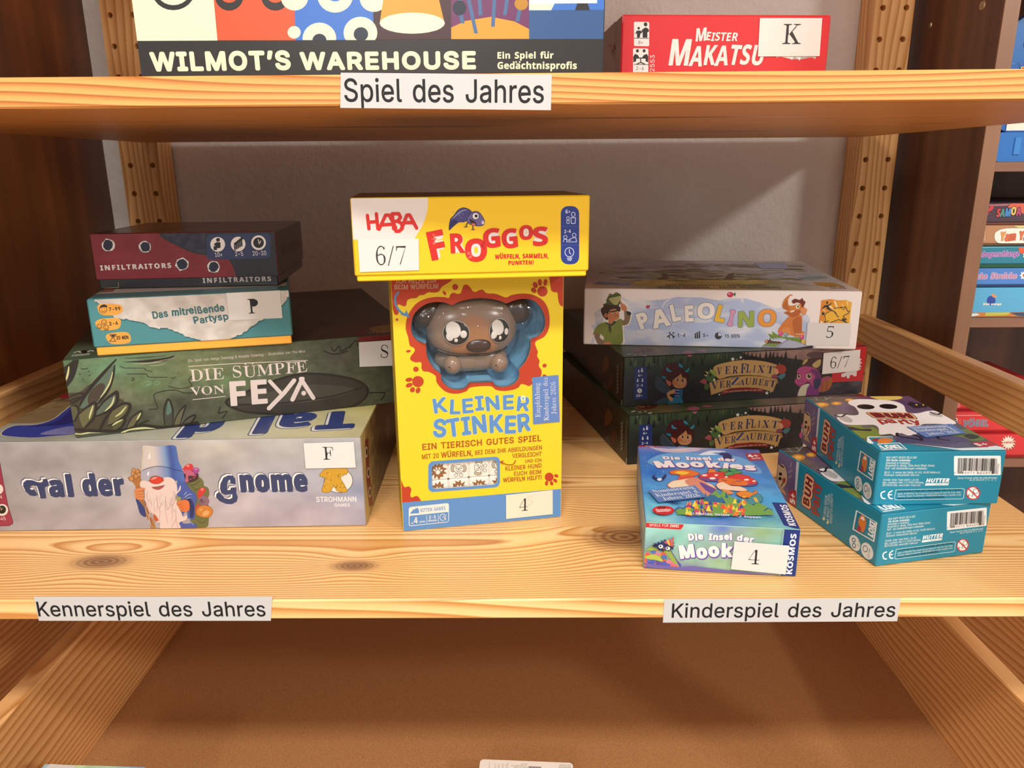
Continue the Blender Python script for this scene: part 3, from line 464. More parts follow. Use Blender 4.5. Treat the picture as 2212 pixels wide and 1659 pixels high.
FONT_DATA['B'] = {
 'A': r'4K/9/9104_2S4_4K/937/92o0R0r0R0M/9 111N2U1N212g2)3)1y3L1q3n1h3K1[3$1S2g',
 'B': r'4?/w/9/w4]1Y4]2:4Y2m4P384A3S4*3e3f3k3;3h2|3b2e3U2O3G2>35232z2-2z2)3J1s3V1j3c1]3k1N3r1>3u1)3w0m3q0C3b/|3F/_2}/I2Q/=1y/9 1)2O1f2O2$2Q2:2V2H2_2R2j2X2x2Z3.2W3>2Q3K2E3U253]1{3b1a3c1)3c 1)041m042.062C0<2R0F2]0S2d0e2f0w2d1-2]1;2R1G2B1Q2,1V1j1X1)1X',
 'C': r'4(2-/21W/61//@0g/Q0G/j000,/y0N/l0w/d1G/b1x/e2L/n2x/|3D053i0O4+0o4C184T1c4a264d3#4Y3k4A3H3G2m3^263i1m3d1M3S163;1#2u0u2K0r1w0u1F0~0z130X1J0A1k03260.2s053W0G3W/K2t/8',
 'D': r'4o/w/9/w4]1Z4]214Y2]4P3+4A3M4,3k3m4&3K483$4C2S4F1}4>114&0M3Z/x3%/T2?/@1K/9 1)041U04200:2Z0M2y0o301@361{322P3%2y2n3<2Q3Q2/3^1a3c1)3c',
 'E': r'3M/w/9/w4]3$4]3$3c1)3c1)2Q2t2Q2t1W1)1W1)043$043$/9',
 'F': r'3F/w/9/w4]3#4]3#3c1(3c1(2?2s2?2s1D1(1D1(/9',
 'G': r'4d24/21K/90o/N0A/s/|0I/h1-/b1y/e2N/o2|0#3H0;3l0W4-0{4D1H4U1w4a2O4d3B4Z4,4E3e3L313a2O3i233f1t3_1[3R1G3C16301)2u0z2Y0t2<0r1w0s1W0w1<0~0}1.0g1;0R1L0B1b071z002;0.2a002}052}1@1{1@1{2;4-2;4-/N37/:',
 'H': r'5$/w/9/w4]1)4]1)2Q352Q354]4A4]4A/935/9351V1)1V1)/9',
 'I': r'23/N/9/N/u0005003b/N3}/N4]1y4]1y3}1<3b1<051y/u1y/9',
 'J': r'1g/C-_.|-b.b-g.b.c.y.]/7.Z/W.c/b.i/i.q/o.|/w/W/w4]1)4]1)/X1&/10{.k0q.M0b.60N.#09-q/|-h/b-b',
 'K': r'4:/w/9/w4]1)4]1)221<2N1Q2l2|4]494]2C294:/92z/91T1Q1)121)/9',
 'L': r'3P/w/9/w4]1)4]1)043:043:/9',
 'M': r'6C/w/9/w4]1N4]2h0Q2j0Q4/4]5b4]5b/94Z/94Z1l4[2E4^3#4a3L4]3L3:/925/90v3M0s3M0v3$0x2D0y1h0y/9',
 'N': r'5E/w/9/w4]1D4]3d0X3f0X3c1B3a2+3a4]4d4]4d/93:/90v3@0s3@0w2T0y1k0y/9',
 'O': r'5:29/21c/617/@0m/Q0L/k030,/z0O/m0x/e1H/b1z/e2O/m2|/z3H033l0L4-0m4D174U1d4b2:4e2m4b3=4U3c4D4&4-4@3l4S3G4c2{4k2N4n1y4k1H4c0x4S0N4@0,4&/j3c/Q3=/@2m/6 290/2c033&0B3>0Z3M0|3W1I3Z1y3W2M3M2w3>3<3&3T2c3e2:3i1n3e1M3T163<1%2w0w2M0t1y0w1I1%0|160Z1M0B1n03',
 'P': r'3}/w/9/w4]1^4]2<4W2k4J32443J3q3X3J3^2z3[2^3U2B3K2*3=1n3)1X2l1H2L1;2&141U121)121)/9 1)2,1J2,1g2.1~23262=2D2K2L2^2O2v2L352B3H223V1v3_1W3c1)3c',
 'Q': r'5:3@-{2A/229/21c/617/@0m/Q0L/k030,/z0O/m0x/e1H/b1z/e2O/m2|/z3H033l0L4-0m4D174U1d4b2:4e2m4b3=4U3c4D4&4-4@3l4S3G4c2{4k2N4n1y4j1D4a0q4O0E48/|3u/_3N/H4k-{ 290/2c033&0B3>0Z3M0|3W1I3Z1y3W2M3M2w3>3<3&3T2c3e2:3i1n3e1M3T163<1%2w0w2M0t1y0w1I1%0|160Z1M0B1n03',
 'R': r'47/w/9/w4]1O4]224X2d4L3.483H3w3W3Q3^3$3[2k3W2V3P2D3/1v2]1X47/92z/91a1?1)1?1)/9 1)291J291j2:2&2@292I2E2V2L2i2O2}2L372D3G283S2$3[1h3b1H3c1)3c',
 'S': r'3G1./20V/50)/?/X/O/X0U0F0:0_030x0/160-1L0/1_041m0<1v0F1{0R1}0b1z0s1q1&1b130x1V0R1j0-2+/k2S/d2f/a2y/^33/d3[/s3~004>0Q4R0z4_1N4d2<4Z3*4A2d3J2&3a1J3i193g1*3c0y3Y0q3O0k3D0j360l3%0t2t1$2i1k2C2O1z2a1l2n1[2y1K3%193+1#3,0g3&0=2s/v2W/X24/C1d/7',
 'T': r'3Z0r/90r3b/F3b/F4]3L4]3L3b1~3b1~/9',
 'U': r'4z2*/21H/80s/H0K/e0/0./z0Y/t12/t4]1$4]1$1A1(0y100[1>0G1P091j012-0/2K012e0:2w0I3(0_300{321B324]4?4]4?104<0k450K4)003s/r3[/[3@/I2{/=2T/5',
 'V': r'411*/9/94]0G4]1H1I1O1.1Z0^1c091j0^1u1.1|1I2~4]414]2?/9',
 'W': r'6S0Z/9/94]0D4]1(1c111:1:0f1@0<1F0f1N181V1Z2C4]3J4]471Z4>184G0f4M0<4S0f4]1:4f1c5H4]6S4]52/93s/9302*3+2@3#2b2x3(2t3A2q3(2j2c2d2@2]2)1w/9',
 'X': r'4</9/91%2$/C4]0Z4]1k2c2w4]414]2L1{4</92|/91e1<0M/9',
 'Y': r'3z1%/91%1>/94]0N4]1Y2H2f4]3z4]221B22/9',
 'Z': r'3Z/I/9/I/}2#3c/O3c/O4]3D4]3D3u0k043J043J/9',
 'a': r'3m0p/20O/504/?/w/O/f/g/Y0)/U0M/Z0s/i150$1K0E1[0p1g1G1k2.1m2.1}2,242&2B1z2M1n2T1_2Y1N2Z0t2R0?2?/y3*0b3B1R3K2%3H2L3=2l3+3&2m342K381}38/92K/928/m25/m2$/Y1p/J1^/@1I/811/4 1:/}1O0$1c0+1s062#0D2+0V2.0n2.111b101C1-1-1&0x0y0m0m0g0^0e0M0f0?0k040r0,',
 'b': r'4$2,/21n/41W/91E/A0z/c0t/c0c/9/o/9/o4|0z4|0z3^0y340v2o0z2o1*2}183/1G3;1Y3C1q3I2/3J2U3E2x353:2u3O2N3]1z3b1?3]0_3O0/39/e2w/H2S/8 1k0+1~0.23072A0G2K0^2Q0z2S1@2Q1c2K1~2@28232G1}2P1i2S1P2Q1>2I112;1(2(0}1k0z1J0z1@0|0z1%0^1/0G1=071P0.',
 'c': r'3.1P/20y/70M/F0+/b/m0+/]0Z/W1</Z1h/c22/p2Q0%2m0;3%0U360s3A173H1Y3J2B3C2t322U2=2)2M1Y2S1=2N1&2A0s2+0i1g0f1=0i0v0o0Y0{0E1/061B0-1Y0+28032i0J2i/N27/9',
 'd': r'4$10/20d/80A/H0$/d/j0./]0^/W1>/]1y/k2N0$2u0B350f3E123J1K3I1c3D1u3;2*30282~2C2p2F2p2A342?3_2?4|3J4|3J/92V/92C/k2?/k24/Z2%/M1r/B1_/91H/4 1R0)1m0,2%04240B2=0U2C0o2E122E1=2D1_2>1{25262&2F1n2O1Q2R1=2O1,2E0x260n1{0h1^0f1<0h0v0n0Y0x0D1,051=0,',
 'e': r'3d1c/21>/50y/;0Y/G0?/W0)/m/q0,/d0J/Z0o/W1</Z1f/c2//o2N0$2j093#0Q350n3A113H1R3J2)3F2Q372t2z312W3@2.3E1V3E1$0f1$0i0f0q0N1#0<160/1L0&1h0#2M0+300A30/L2P/9 0h1j2@1j2>2#28272/2F1|2S1k2Z1S2]1A2Z112T0~2I0s2;0l2&',
 'f': r'220$/90$2Q/F2Q/F3)0$3D0$3a0%3~0,4;044N0@4_0O4l0c4u0x4{145#1M5$2*4{2P4p274$1y4+1X4/1K4-1A4)193}103[103D2-3D2-2Q102Q10/9',
 'g': r'4$1D-J0U-O/o-a/o.V0B.G0t.=1J.:1h.=1~.G22.X2<.q2?/42?/<2@/S2A/k2?/k21/W1}/I1m/?1X/81E/410/20b/80>/I/~/f/i01/[0a/W1>/[1w/j2K0#2s0@340e3E123J1]3D2&332C2p2F2p2N3D3J3D3J/83E.c35.92v-u2Q-]1~-N 1S0(1l0*2#02230>2=0P2C0k2E112E1=2C1c2=2#23292$2G1l2O1R2R182N1$2@0r2*0i1f0f1<0i0p0r0O1$09190,',
 'h': r'45/o/9/o4|0z4|0z3m0y380v2p0{2p1-3%1<331M3>1b3E1w3I213J2V3G2x3<383+3L2l3X2H3]1x3]/92Q/92Q1^2N1|2G272<2G2+2P1q2S1T2P1?2F11241&1w0|1X0z140z/9',
 'i': r'1T0G3s083u0+3x/{3~/r4,/m49/k4I/m4Z/r4i/{4r0G4|0o4r0x4i0}4Z1#4I0}490x4,0o3~ /o/9/o3D0z3D0z/9',
 'j': r'1T0G3s083u0+3x/{3~/r4,/m49/k4I/m4Z/r4i/{4r0G4|0o4r0x4i0}4Z1#4I0}490x4,0o3~ /P-J/--L.i-R.i.G/$.C/=.A/J.C/U.F/a.M/i.W/n.h/o.{/o3D0z3D0z.l0y.U0u.@0n.-0c-w0T-h0B-Z0--Q/o-L',
 'k': r'3w/o/9/o4|0z4|0z2H0y1z0u1N0v1N101m1G2-2U3D3o3D241W3w/92[/91J0v0z0R0z/9',
 'l': r'1T/o/9/o4|0z4|0z/9',
 'm': r'6_/o/9/o3D0c3D0p2p0v2p1&3%17331I3>1]3E1s3I2-3J2F3I2^3E2s3=3)33383$3C2p3L2p3X3%3j333|3>463E4J3I4a3J5,3G5L3<5f3+5x2l6(2H6+1x6+/94{/94{1^4y1|4r274g2G4V2P4B2S4*2P3r2G3e273Y1}3T1b3R1?3R/92G/92G1^2E1|2>27232G1~2P1k2S1P2P1=2F1/241%1w0|1X0z140z/9',
 'n': r'45/o/9/o3D0c3D0p2p0v2p1(3%18331K3>1b3E1w3I233J2W3G2y3<383+3L2l3X2H3]1x3]/92Q/92Q1^2O1w2K202C2@272K2(2Q1q2S1S2P1?2F10241&1w0|1X0z140z/9',
 'o': r'3w1V/215/50r/<0T/H0;/Y0%/q/p00/c0O/Z0s/W1?/^1y/n2M0.2t0R351#3E1X3J1{3H2>3A2Z342u2~3/2i3@2M3L2/3T1h3V1?3Q0b3A013%/f2]/H20/8 1W0*1q0-2)06280F2B0[2G0y2I1?2G1b2B1}28282)2G1q2P1W2S1?2P1+2G0x280n1}0h1b0f1?0h0y0n0[0x0F1+061?0-',
 'p': r'4$/o-J/o3D0h3D0v2o0z2o1G3:1Y3C1q3I2/3J2U3E2x353:2u3O2N3]1z3b1?3[0a3N0/38/e2v/H2S/82,/21n/41W/91F/A0z/c0u/c0z/,0z-J 1k0+2$0.25072B0G2L0^2Q0z2S1@2P1i2H2-2:2B2&2O1i2S1P2Q1>2I112;1(2(0}1k0z1J0z1@0|0z1%0^1/0G1=071P0.',
 'q': r'4$2?-J2?/22C/k2?/k24/Z2&/M1s/B1_/91I/410/20d/80A/H0$/d/j0./[0^/W1>/]1y/k2N0$2u0B350f3E123J1K3I1c3D1u3;2*30272~2C2p2E2p2N3D3J3D3J-J 1S0(1n0+2%03240@2=0S2C0n2E112E1=2D1_2>1{25262&2F1n2O1R2R1<2O1*2E0x260n1{0h1^0f1<0i0p0r0O1$09190,',
 'r': r'2a/o/9/o3D0b3D0q2a0v2a1&2s163(1G361[3A1s3H2/3J2A3J2Q3H2I2C2<2E2,2F1T2=1E26192,1.1{1%1l0|1W0z1B0z/9',
 's': r'2~0z/206/7/X/H/X0A0?0+0}/}14/~1B0%1L0+1S021W091Y0B1S0S1>0f0d0~0*1@/w1J/l1V/d1e/]1t/X2*/W2=/]2^/k2x0%310C3?0h3H163J1y3D2_3.2@2?1h2R152Z0w2W0i2O0d2A0i221#1}1U1h231K2A1B2L162V1)2^0u2c0c2d0M2_0+2Q/i2;/P1w/@1N/6',
 't': r'2Q19/20W/=0G/F0:/R0./d0%/x/|06/z0S/z2Q/H2Q/H2~0&3D0C491*491*3D283D282Q1*2Q1*0S1,0F100<16041?0.1J0*1V0)1x0-2<052</C1o/7',
 'u': r'451</20r/60P/@06/R/}/n/q05/m0b/m3D0x3D0x0z0z0c1#0M1,0=17021F0+1Y0)1v0-20072>0H2G0b2M1$2O1I2O3D3Z3D3Z/92h/92Y/j2S/j2F/W26/I1~/?1j/81R/4',
 'v': r'3S0n/9/93D0I3D161$1@0W1D031G031V1$2C3D3S3D1{/9',
 'w': r'5d0O/9/@3D0J3D0v1S1#1+1+0W10041204150M1:0p1?131C1F1r3D3,3D3W1F3_1(3f0V3i043l043q0U3x1*4%1S4R3D5[3D4K/937/92v0b2n1)2c1Z2V202N2P2K2P2D20291Z2.1)2%0a1c/9',
 'x': r'3Y/</90b1B/B3D0[3D1I2(283D3P3D221B3V/92=/91I0_0U/9',
 'y': r'3S0*-J/h-K/P-O/P.E/d.C/y.A02.D0C.J0P.U0].d0g.t0n/*0t/</93D0M3D1:1(1B0d1F0A1H0A1M0d1V1(2A3D3S3D1l.e1Z.@1F.#1--h0l-W0K-M',
 'z': r'2x/K/9/K/v1C2P/U2P/U3D2]3D2]2]0j0-2d0-2d/9',
 '0': r'3U1F/20m/:0@/O/{/v/e0L/V1//Q1y/S2O/X2}/c3J/p3n0&4/0=4E0Y4V0{4b1F4e1}4]2L4F2n3}3*3J382h3<1y3:1F350u3,0K2z0*2h/h2P/P25/?1o/6 1F0+1^001p0=1}0T2*0v2/1D211y2/2P2*2{1}3@1p3W1^3g1F3l103g0y3W0m3@0e2{0_2P0^1y0_1E0e0w0m0U0y0>1000',
 '1': r'3U17/9172C182s1:3J1+3;0r3)092V/c3:1I4]2C4]2C/9',
 '2': r'3U/T/9/T0&0u1G1U2,1w2Z2%3.2#3?1z3M1q3Y1e3b1U3g1D3i123g0{3c0j3Z0136/S3y0%4?0[4X1L4d1l4b2,4[2D4Q2Y4D2l452z3~3)3i303Q323:302{3+2c2}2J2M1e1_0v0{0:0{053?053?/9',
 '3': r'3U1+/20R/50#/>/S/L/S0I0:020{0*1A0,1Z021n0=1z0K2&0^2)0t1z1;1r1C1f1J1U1O0j1W0C1W0C2K0j2K1S2T1c2Z1m2d1t2m1}331{3C1v3P1m3[1_3e1M3j163k0{3j0h3f0T3_0)3F/S430<4U0W4]0w4c1>4d1n4a2:4U2Z4D2t4.3&3m3,3I3)3*2z2k2i2S2R2A29241y2+1y2)2A1}2_1q2w1a3-1J37103:0n380Q31083%/|2q/g2Z/T2@/E1|/;1U/4',
 '4': r'3U1a/91a0C/D0C/D111g4]2k4]2k193J193J0C2k0C2k/9 0E191a191a211b2W1d3&1e3@1c3@1T3%1D2g',
 '5': r'3U1)/20;/9/Z/L/Z0K0=051$0,1A0.1X041l0>1z0M2&0b2)0z2$191u1M1b1]1E1f0}1i0T1f031^/e1t/w4]2p4]2p3a0w3a0n2Z1,2_1P2b1o2_2.2Y2E2O2[2C2o222}1y3-1b341F361(310P2|0&2a/a2:/F1e/7',
 '6': r'3U1N/21./50l/<0N/I06/Z/{/t/j05/[0W/S1$/Q1R/W2K/n3?/y3V0,3m0=4$0Q470j4E1)4Q1G4Z1k4a264c2W4b2x4]2x3f2[3k2=3m1s3k1R3d193X1%3J0q380f2~0^2f0W2J0U2.0Y2.0e2=0r2J1&2V192_1O2f1j2h262c2X2T2u2>3/1{3;1T3?1&3:0P3+0&2n/a2K/F1~/7 1L0+1_0-1p041~0?2.0O240f261$241;2/1M2%1^1t1j1d1p1N1s1&1i0h1N0]1.0f0]1#0910011=0,',
 '7': r'3U0+/92-3a/K3a/K4]3?4]3?3w1</9',
 '8': r'3U1G/20p/60E/B/~/U/f/p/U05/Q0Z/S0{/]1:/m1P0%1e0;1v0T2)0?270-2G/x2Y/k2p/d3-/a3H/d3b/k3w/w4/0,4>0?4K0U4U0o4]1-4b1G4d1d4b1}4]2:4U2P4K2d4>2t4/3$3w3,3b3.3G3+3,2~2o2q2Y2^2H2H28212+2d1g3/1;371*3;0s3=0]3;0C340,3(/r2s/_2^/O2F/B2+/91i/4 1G2V1q2q1{2}2%3/2(3@2%3N1|3Z1r3f1f3m1V3q1F3s173q1)3m0x3f0o3Z0i3N0h3@0j300o2~0y2r 1F0#1^0%1r0+2$04200@260N280a2-1%1n1?1K1S1B1X0k160_1(0X0s0V0b0X0O0_0A0j050x0+100%',
 '9': r'3U0X/207/3/r/7/r0/030+0Q0)0x0+1;011T0<1j0J1y0]2)0r211/261I291g251g1j1>1V151?1/0~1.0V12061?/u1U/a1u/S2@/N2n/S3D/d3n/|450B4M0l4]1@4c1a4_2#4W2?4J2X492o3}3$3_333<3:2p3=2A371H2}0U2q0=2c0(2P/p2=/]2%/N1f/B1F/91#/4 1@1}1i2-2(2F212g2)381l3[1_3e1Q3i1B3k1/3h0z3b0l3T0b3D0Z3/0X2p0Y2X0a2F0j270v2+1,2$',
}
FONT_DATA['S'] = {
 'A': r'41/0/9/0/K/=/L/G/Q/Q/W/l0+1U4N1i4M3U073r/[3{/R4*/M47/K47/91n/91n/K21/N2C/W2I/i2?012+0f0G0f0/0&0,/v0+/k00/Y0@/N0]/K0b/K0b/9 0Q1(1{1(182o',
 'B': r'47/I/9/I/J/^/M/o/R/y/Y0$/g0)/w0+020+3F0$3s/n4-/H43/H4C1e4C2J4?2}433E3y3Z3Y3c343^2p3P2T3:2@2v202M2$2~1t3H1b3d1I3t1,3y0f3t0=3d/x3H/]3#/H2Q/=1w/9 1=2*1C2*1e2,1~23252>2A2P2H2j2K3.2I3J2D3b2;3s2/4#1x4+1a4.1R4-1H4*1C4$1=3] 1g/Q2%/T2:/]2I/l2S0$2Y0?2[0b2X1)2P1C2C1W201f1p1m1L1p1=1p1=/|1E/Z1M/U1W/R',
 'C': r'4P2//.1]/215/<0k/M0I/f0.0&/s0H/b0p/V1?/S1m/W2?/b2j/s340/3U0J3s0m4/174@1a4J214M2R4K2x4B3D443Y4/3i433t4=3z4M414M412d3{2d3j303R3Q393n2x4&2X4327471g4/1B3p1*3B0w2_0r1k0w0{1,0A1G/s1o/Y2D/Q2a/S2{/Z3;/h3T/x3n014(0J4;093y/p3U/R3./>2^/2',
 'D': r'4n/M/9/M/J/b/L/p/P/z/W0$/b0)/q0*0+0*3K0(3d0#3v/x4%/m4-/]41/H43/H4C1g4C2V4=3:4)3l3c44344I2U4P1m4G0t4*023S/^2k/B1m/9 1g/Q24/W2U/j2o0+3%0S301-341n3.2^2z3=2a3h2;4$1h4-1W4,1L4)1E3~1=3V1=0(1E/[1L/V1W/R',
 'E': r'46/G/9/G/J/]/K/n/O/y/W0%/d0*/t0+0.0+3F0*3a0$3t/y4$/n4-/^41/I43/I4C3f4C3f2p3T2p3L3:3>3W3)3m2h3{2B4(1q4*1O4(1A3x1>3Y1>2#1H2#1f2%1|2.212;2>2N2G2i2N3.2_3.2_0V2M0V2?1<261J2,1U1z1]1@1g1>1g1>/~1?/p1B/e1G/]1o/U23/V2O/Y2i/b3#/k37/w3H0+3W0>3f0T3r0q4*0q3i/9',
 'F': r'3k/H/9/H/J/^/M/o/S/y/[0$/h0)/y0+040+3L0)3c0$3s/x3~/m4*/]4//G43/G4C3a4C3a2p3N2p3I3.3B3D383V3,3g2x3s2f3{2N4%234*1o4+1O4)1A3|1=3e1=2$1E2$1b2(1x2/2.2<2;2O2D2j2J302]302]0V2K0V2E0|2;1<2/1O1x1]1b1f1D1i1=1i1=011C/f1H/[1O/U1Y/Q2//J2//9',
 'G': r'4z2://1g/21:/<0o/L0L/e000%/t0G/d0o/X1>/U1n/X2@/d2k/t35003V0K3t0m4/174@1_4J2/4M2S4K2z4B3F453Y403m473z4M414M412d3{2d3p2~3d3:3S3P3C3d313t2y4%2e402N4529471i4/1D3p1,3C0y2a0t1m0x1*1(0N1;/~1U/_1w/L2A/F2X/G2l/L2x/T3$/b3*/p3,0&3,0b3*0t3%1(2y112m172Y1;2A1=2A1M4r1M4r1=4^1;4N184E124?1(4;0u4:0b4:/V3X/@2x/3',
 'H': r'5./H/9/H/J/^/M/o/Q/y/Y0$/f0)/v0+010+3P0)3e0$3t/y4#/n4+/^40/I43/I4C1{4C1{431S4,1B3v1=3P1=2)3+2)3+3P3%3v2p4,2H432H4C4y4C4y434d404S4+4I4#4B3u4?3f4=3P4=014?/w4C/g4I/Z4S/R4e/M4y/J4y/92H/92H/J2^/M2n/Q2y/X3$/d3)/u3+013+1f1=1f1=011>/v1B/f1I/Y1T/Q1f/M1{/J1{/9',
 'I': r'23/F/9/F/J/[/N/m/S/x/Y0$/e0*/s0+0+0+3X0*3l0%3z/z4&/o4-/^41/F43/F4C1}4C1}431h411V4-1K4&1C3z1?3l1>3X1>0-1B/g1U/S2#/J2#/9',
 'J': r'2z0M.Q08.R0$.V/n.]/^.g/O.q/D.~/</1/7/@/6/P/7/a/</m/D/x/N0#/Y0)/g0+/u0)0$0$0//y07/o0;/d0=/U05/80-/%00.u09.n0I.l0X.m0e.s0m.{0v/N0v3D0p3p0l3y0e4$0Z4*0/430/4C2j4C2j432C4+2;4%253z223r2-3D2-092&/Z1q//1Q.k1).W',
 'K': r'4|/I/9/I/J/_/M/p/Q/z/Y0%/f0*/v0+010+3P0*3e0%3t/z4#/o4,/_40/J43/J4C1{4C1{431T4,1B3v1>3P1>1s2q3J3$3]3.3m323y3+4*2s402Q432Q4C4d4C4d434Y43404*3^3k3.3>2=2K4K/i4e/R5*/J5*/92G/92G/J2b/K2r/N2~/[2l/}1N1^1>1M1>011?/v1C/f1J/Y1T/Q1f/M1{/J1{/9',
 'L': r'4%/H/9/H/J/^/M/o/Q/y/Y0$/f0)/v0+010+3P0)3f0$3u/y4$/n4,/^40/I43/I4C2(4C2(431W4.1N4*1H4#1C3w1=3P1=031@/j1O/X1s/U26/V2Q/Z2k/c3#/l37/z3G003U0D3d0^3p0|4&0|3i/9',
 'M': r'6D/G/9/G/J/[/M/m/Q/x/Y0$/f0*/u0+0/0+3S0&3w/p4,/H43/H4C1@4C2m0p4=4C634C63435{405l4*5b3~5Y3s5T3d5S3O5S055X/f5k/P63/J63/93c/93c/J4-/R4>/g4C034C3f2N/92</90I3Z0I000K/t0P/d0X/W0e/P0v/L10/J10/9',
 'N': r'4l3j/.0K330K0/0L/t0P/e0W/X0c/Q0s/M1./J1./9/K/9/K/J/q/P0&/d0,0/0,3Y/^4-/K43/K4C0~4C3]103]3N3W3u3F4+2{432{4C4]4C4]434G40474,4-4$4&3u3~3e3}3N3}/.',
 'O': r'5023/.1m/01M/610/@0p/N0U/a0>/u0+01/u0J/h0h/]1*/V1J/U1m/V22/]2R/h2q/u320+3K0?3d0U3x0q4.114<1O4F1q4L274N2X4L2x4F3:4<3U4/3p3y4+3f4?3M4O344^2s4h2S4n234p1m4n1J4h1*4^0h4O0J4>014*/u3o/a3T/N38/@2u/62T/0 27/E2b/N3&/j3>0:3L0x3P1m3M2S3B3/313Z2t3z2T4122471d4/1A3p1*3C0x2a0s1m0w1*1%0M18/~1P/_1o/K',
 'P': r'3y/H/9/H/J/^/M/o/Q/y/Y0$/f0)/v0+010+3P0)3e0$3t/y4#/n4+/^40/I43/I4C1^4C274B2b4=3$443:4)3L3v3[3e3g3O3n393p2|3k2V3[283D1y2~1f2R1X1{1U1=1U1=011>/v1B/f1I/Y1T/Q1f/M1{/J1{/9 1=1o1P1o1p1q2-1y2>2+2I2=2P2W2R2y2P3>2K3X2A3m233{1z4(1a4+1D4#1=3e',
 'Q': r'503O-y2w-~2H.11|.H1[.j1B/80}/F0a/W0E/m000*/x0D/j0c/^1&/W1H/U1m/V22/]2R/h2q/u320+3K0?3d0U3x0q4.114<1O4F1q4L274N2X4L2x4F3:4<3U4/3p3y4+3f4?3M4O344^2s4h2S4n234p1m4k174[0b4B063|/l3P/N2z/93=.g3e.J49.A4j.I4m.64C.)3w-| 27/E2c/N3(/j3?0:3M0x3Q1m3N2S3C3/313Z2t3z2T4122471d4/1A3p1*3C0x2a0s1m0w1*1&0M19/~1Q/_1p/K',
 'R': r'4U/H/9/H/J/^/M/o/Q/y/Y0$/f0)/v0+010+3P0)3e0$3t/y4#/n4+/^40/I43/I4C1b4C2D4@2y463D4%3b3j3s3I3x2~3t2^3h2C3Q2-351v2k1i4,/m4@/S4Z/J4]/J4]/93&/91P1[1=1[1=011>/v1B/f1I/Y1T/Q1f/M1{/J1{/9 1=1s1R1s1t1u231~2F202S2D2[2_2_3$2Z3G2Q3d2A3w2+4&1i4+1X4*1L4&1E3}1=3V',
 'S': r'3[/f/./f1$/y1$0+0Q0;0-0O/m0j/W1+/L1L/H1e/J1z/Q2//^2;/n2B0$2E092?0U2-0n1j1&1*1F0a1Y0C1p0-2+/y2B/p2]/m2|/o3;/t3R/~3j003|0@410S4=0j4G1&4L1@4N1n4I2H4<2Q4:2Z492f4;2m4B2p4N3(4N3(2o2r2o2k3,2a3B2S3V2F3i273x2%4)1p421]471I4914470}410n4%0b3t0Z3e0X3Q0Y3A0a320k3$1D2^2+2?2m1r2{1d3+1S331C3<0g3:0J33003(/u2s/a2_/N2G/A2,/71j/11G//1$/10_/:0B/B05/E0$/@/x/.',
 'T': r'3~0</90</J0R/L0d/P0p/X0x/e0|/v0~010~4-0w4-0T4*083{/|3j/j3Q/]35/V2n/D2n/D4C3q4C3q2m3a2m3V3<3E3]3,3v2f4)2;4-254-250127/u2;/d2B/W2N/P2a/L2x/J2x/9',
 'U': r'4j2%/,1G/10u/?0R/V0;/x0.0G0)0}0)3P0(3e0#3t/x4#/m4+/]40/H43/H4C1y4C1y431Q4,1@3v1<3P1<0n1>0H1F0*1R/n1f/]1~/R2A/O2m/U33/g3J0&3Y0N3^1%3^3O3]3e3X3t3P3~3E4+34402x432x4C4V4C4V434D4/464)4-3|4&3r4#3c3}3O3}1<3y0V3j0$3Q/Y3//@2]/1',
 'V': r'4(1[/,/g3R/O3{/G4)/:4//+43/+4C1Z4C1Z431-4,1%4&0|3z0z3q1(3O210q313N383p363z324&3+4,2Y432Y4C464C46434)413y4.3o4&3S3T1o/,',
 'W': r'6-12/./Y3_/H4&/A4-/741/*43/*4C1<4C1<430x4,0s4&0o3{0n3q0v3J1h0{2[362L3f2G3t2@3~294)1n431n4C434C43433t403e4&3_3s3f3W4V1-5@3F5H3m5F3x5C4$5=4*4u434u4C6:4C6:436.4/6#4)5w3|5d3P4:/.4(/.2l2e1E/.',
 'X': r'4S/D/9/D/J/c/P/}/b0:/}1H1W0.3W/j4$/a4-/T41/I43/G43/G4C1}4C1}431n431V401I4(1E3v1P3Y272O2r3J3(3u2~4&2o4/2S432S4C4F4C4F434C4340413y4,3j3~3:3J2G273t/t40/U4I/J4L/J4L/91w/91w/J1|/J2;/M2K/U2P/d2A0/1Y1>0l010]/h0d/W0t/N15/J15/9',
 'Y': r'4%0E/90E/J0Z/M0l/Q0v/Y0}/f1%/v1(011(1:/i3X/]3m/Q3|/G4)/:4//,42/,4C1V4C1V421J421.4,0~3w1+3^2%1k2}3C323o3,4#2v4/2X422U422U4C434C43423p4#3T3^2:1R2:012;/v2?/f2F/Y2Q/Q2c/M2x/J2x/9',
 'Z': r'46/M/9/M/D2B4*1^4*0o3{0[3s0L3h0>3W023D0&3-/x2l/g2l/t4C3m4C3m470{/V1x/V2H/Y2o/f32/x3K073_0Y3n1+4#1+3n/9',
 'a': r'3-2-//1k/41W/C1O/]1//D0g/50?/00*/3/r/9/c/D/V/S/O/f/M/z/R0;/b0S/z0j0B0}0q141N1E1N1z1L201H2>1B2H182P1+2T0v2V0[2S0M2L0H2@0Q2/0[1p0Y1e0U1Y0N1Q0D1K0:1G0-1F/{1G/q1K/h1R/a1[/[1h/Z1u/]2*/c28/l2D/y2P0-2Z0?2d0S2j0k2m1)2n1T2k1x2c252R2F2=2P1}2S1Y2S/y2U/c2_/[2p/e2y/U2b/@2G/3 0y/[15/d1N/z1N10111&0u0u0e0d0Y0M0V040Z/s0g/b',
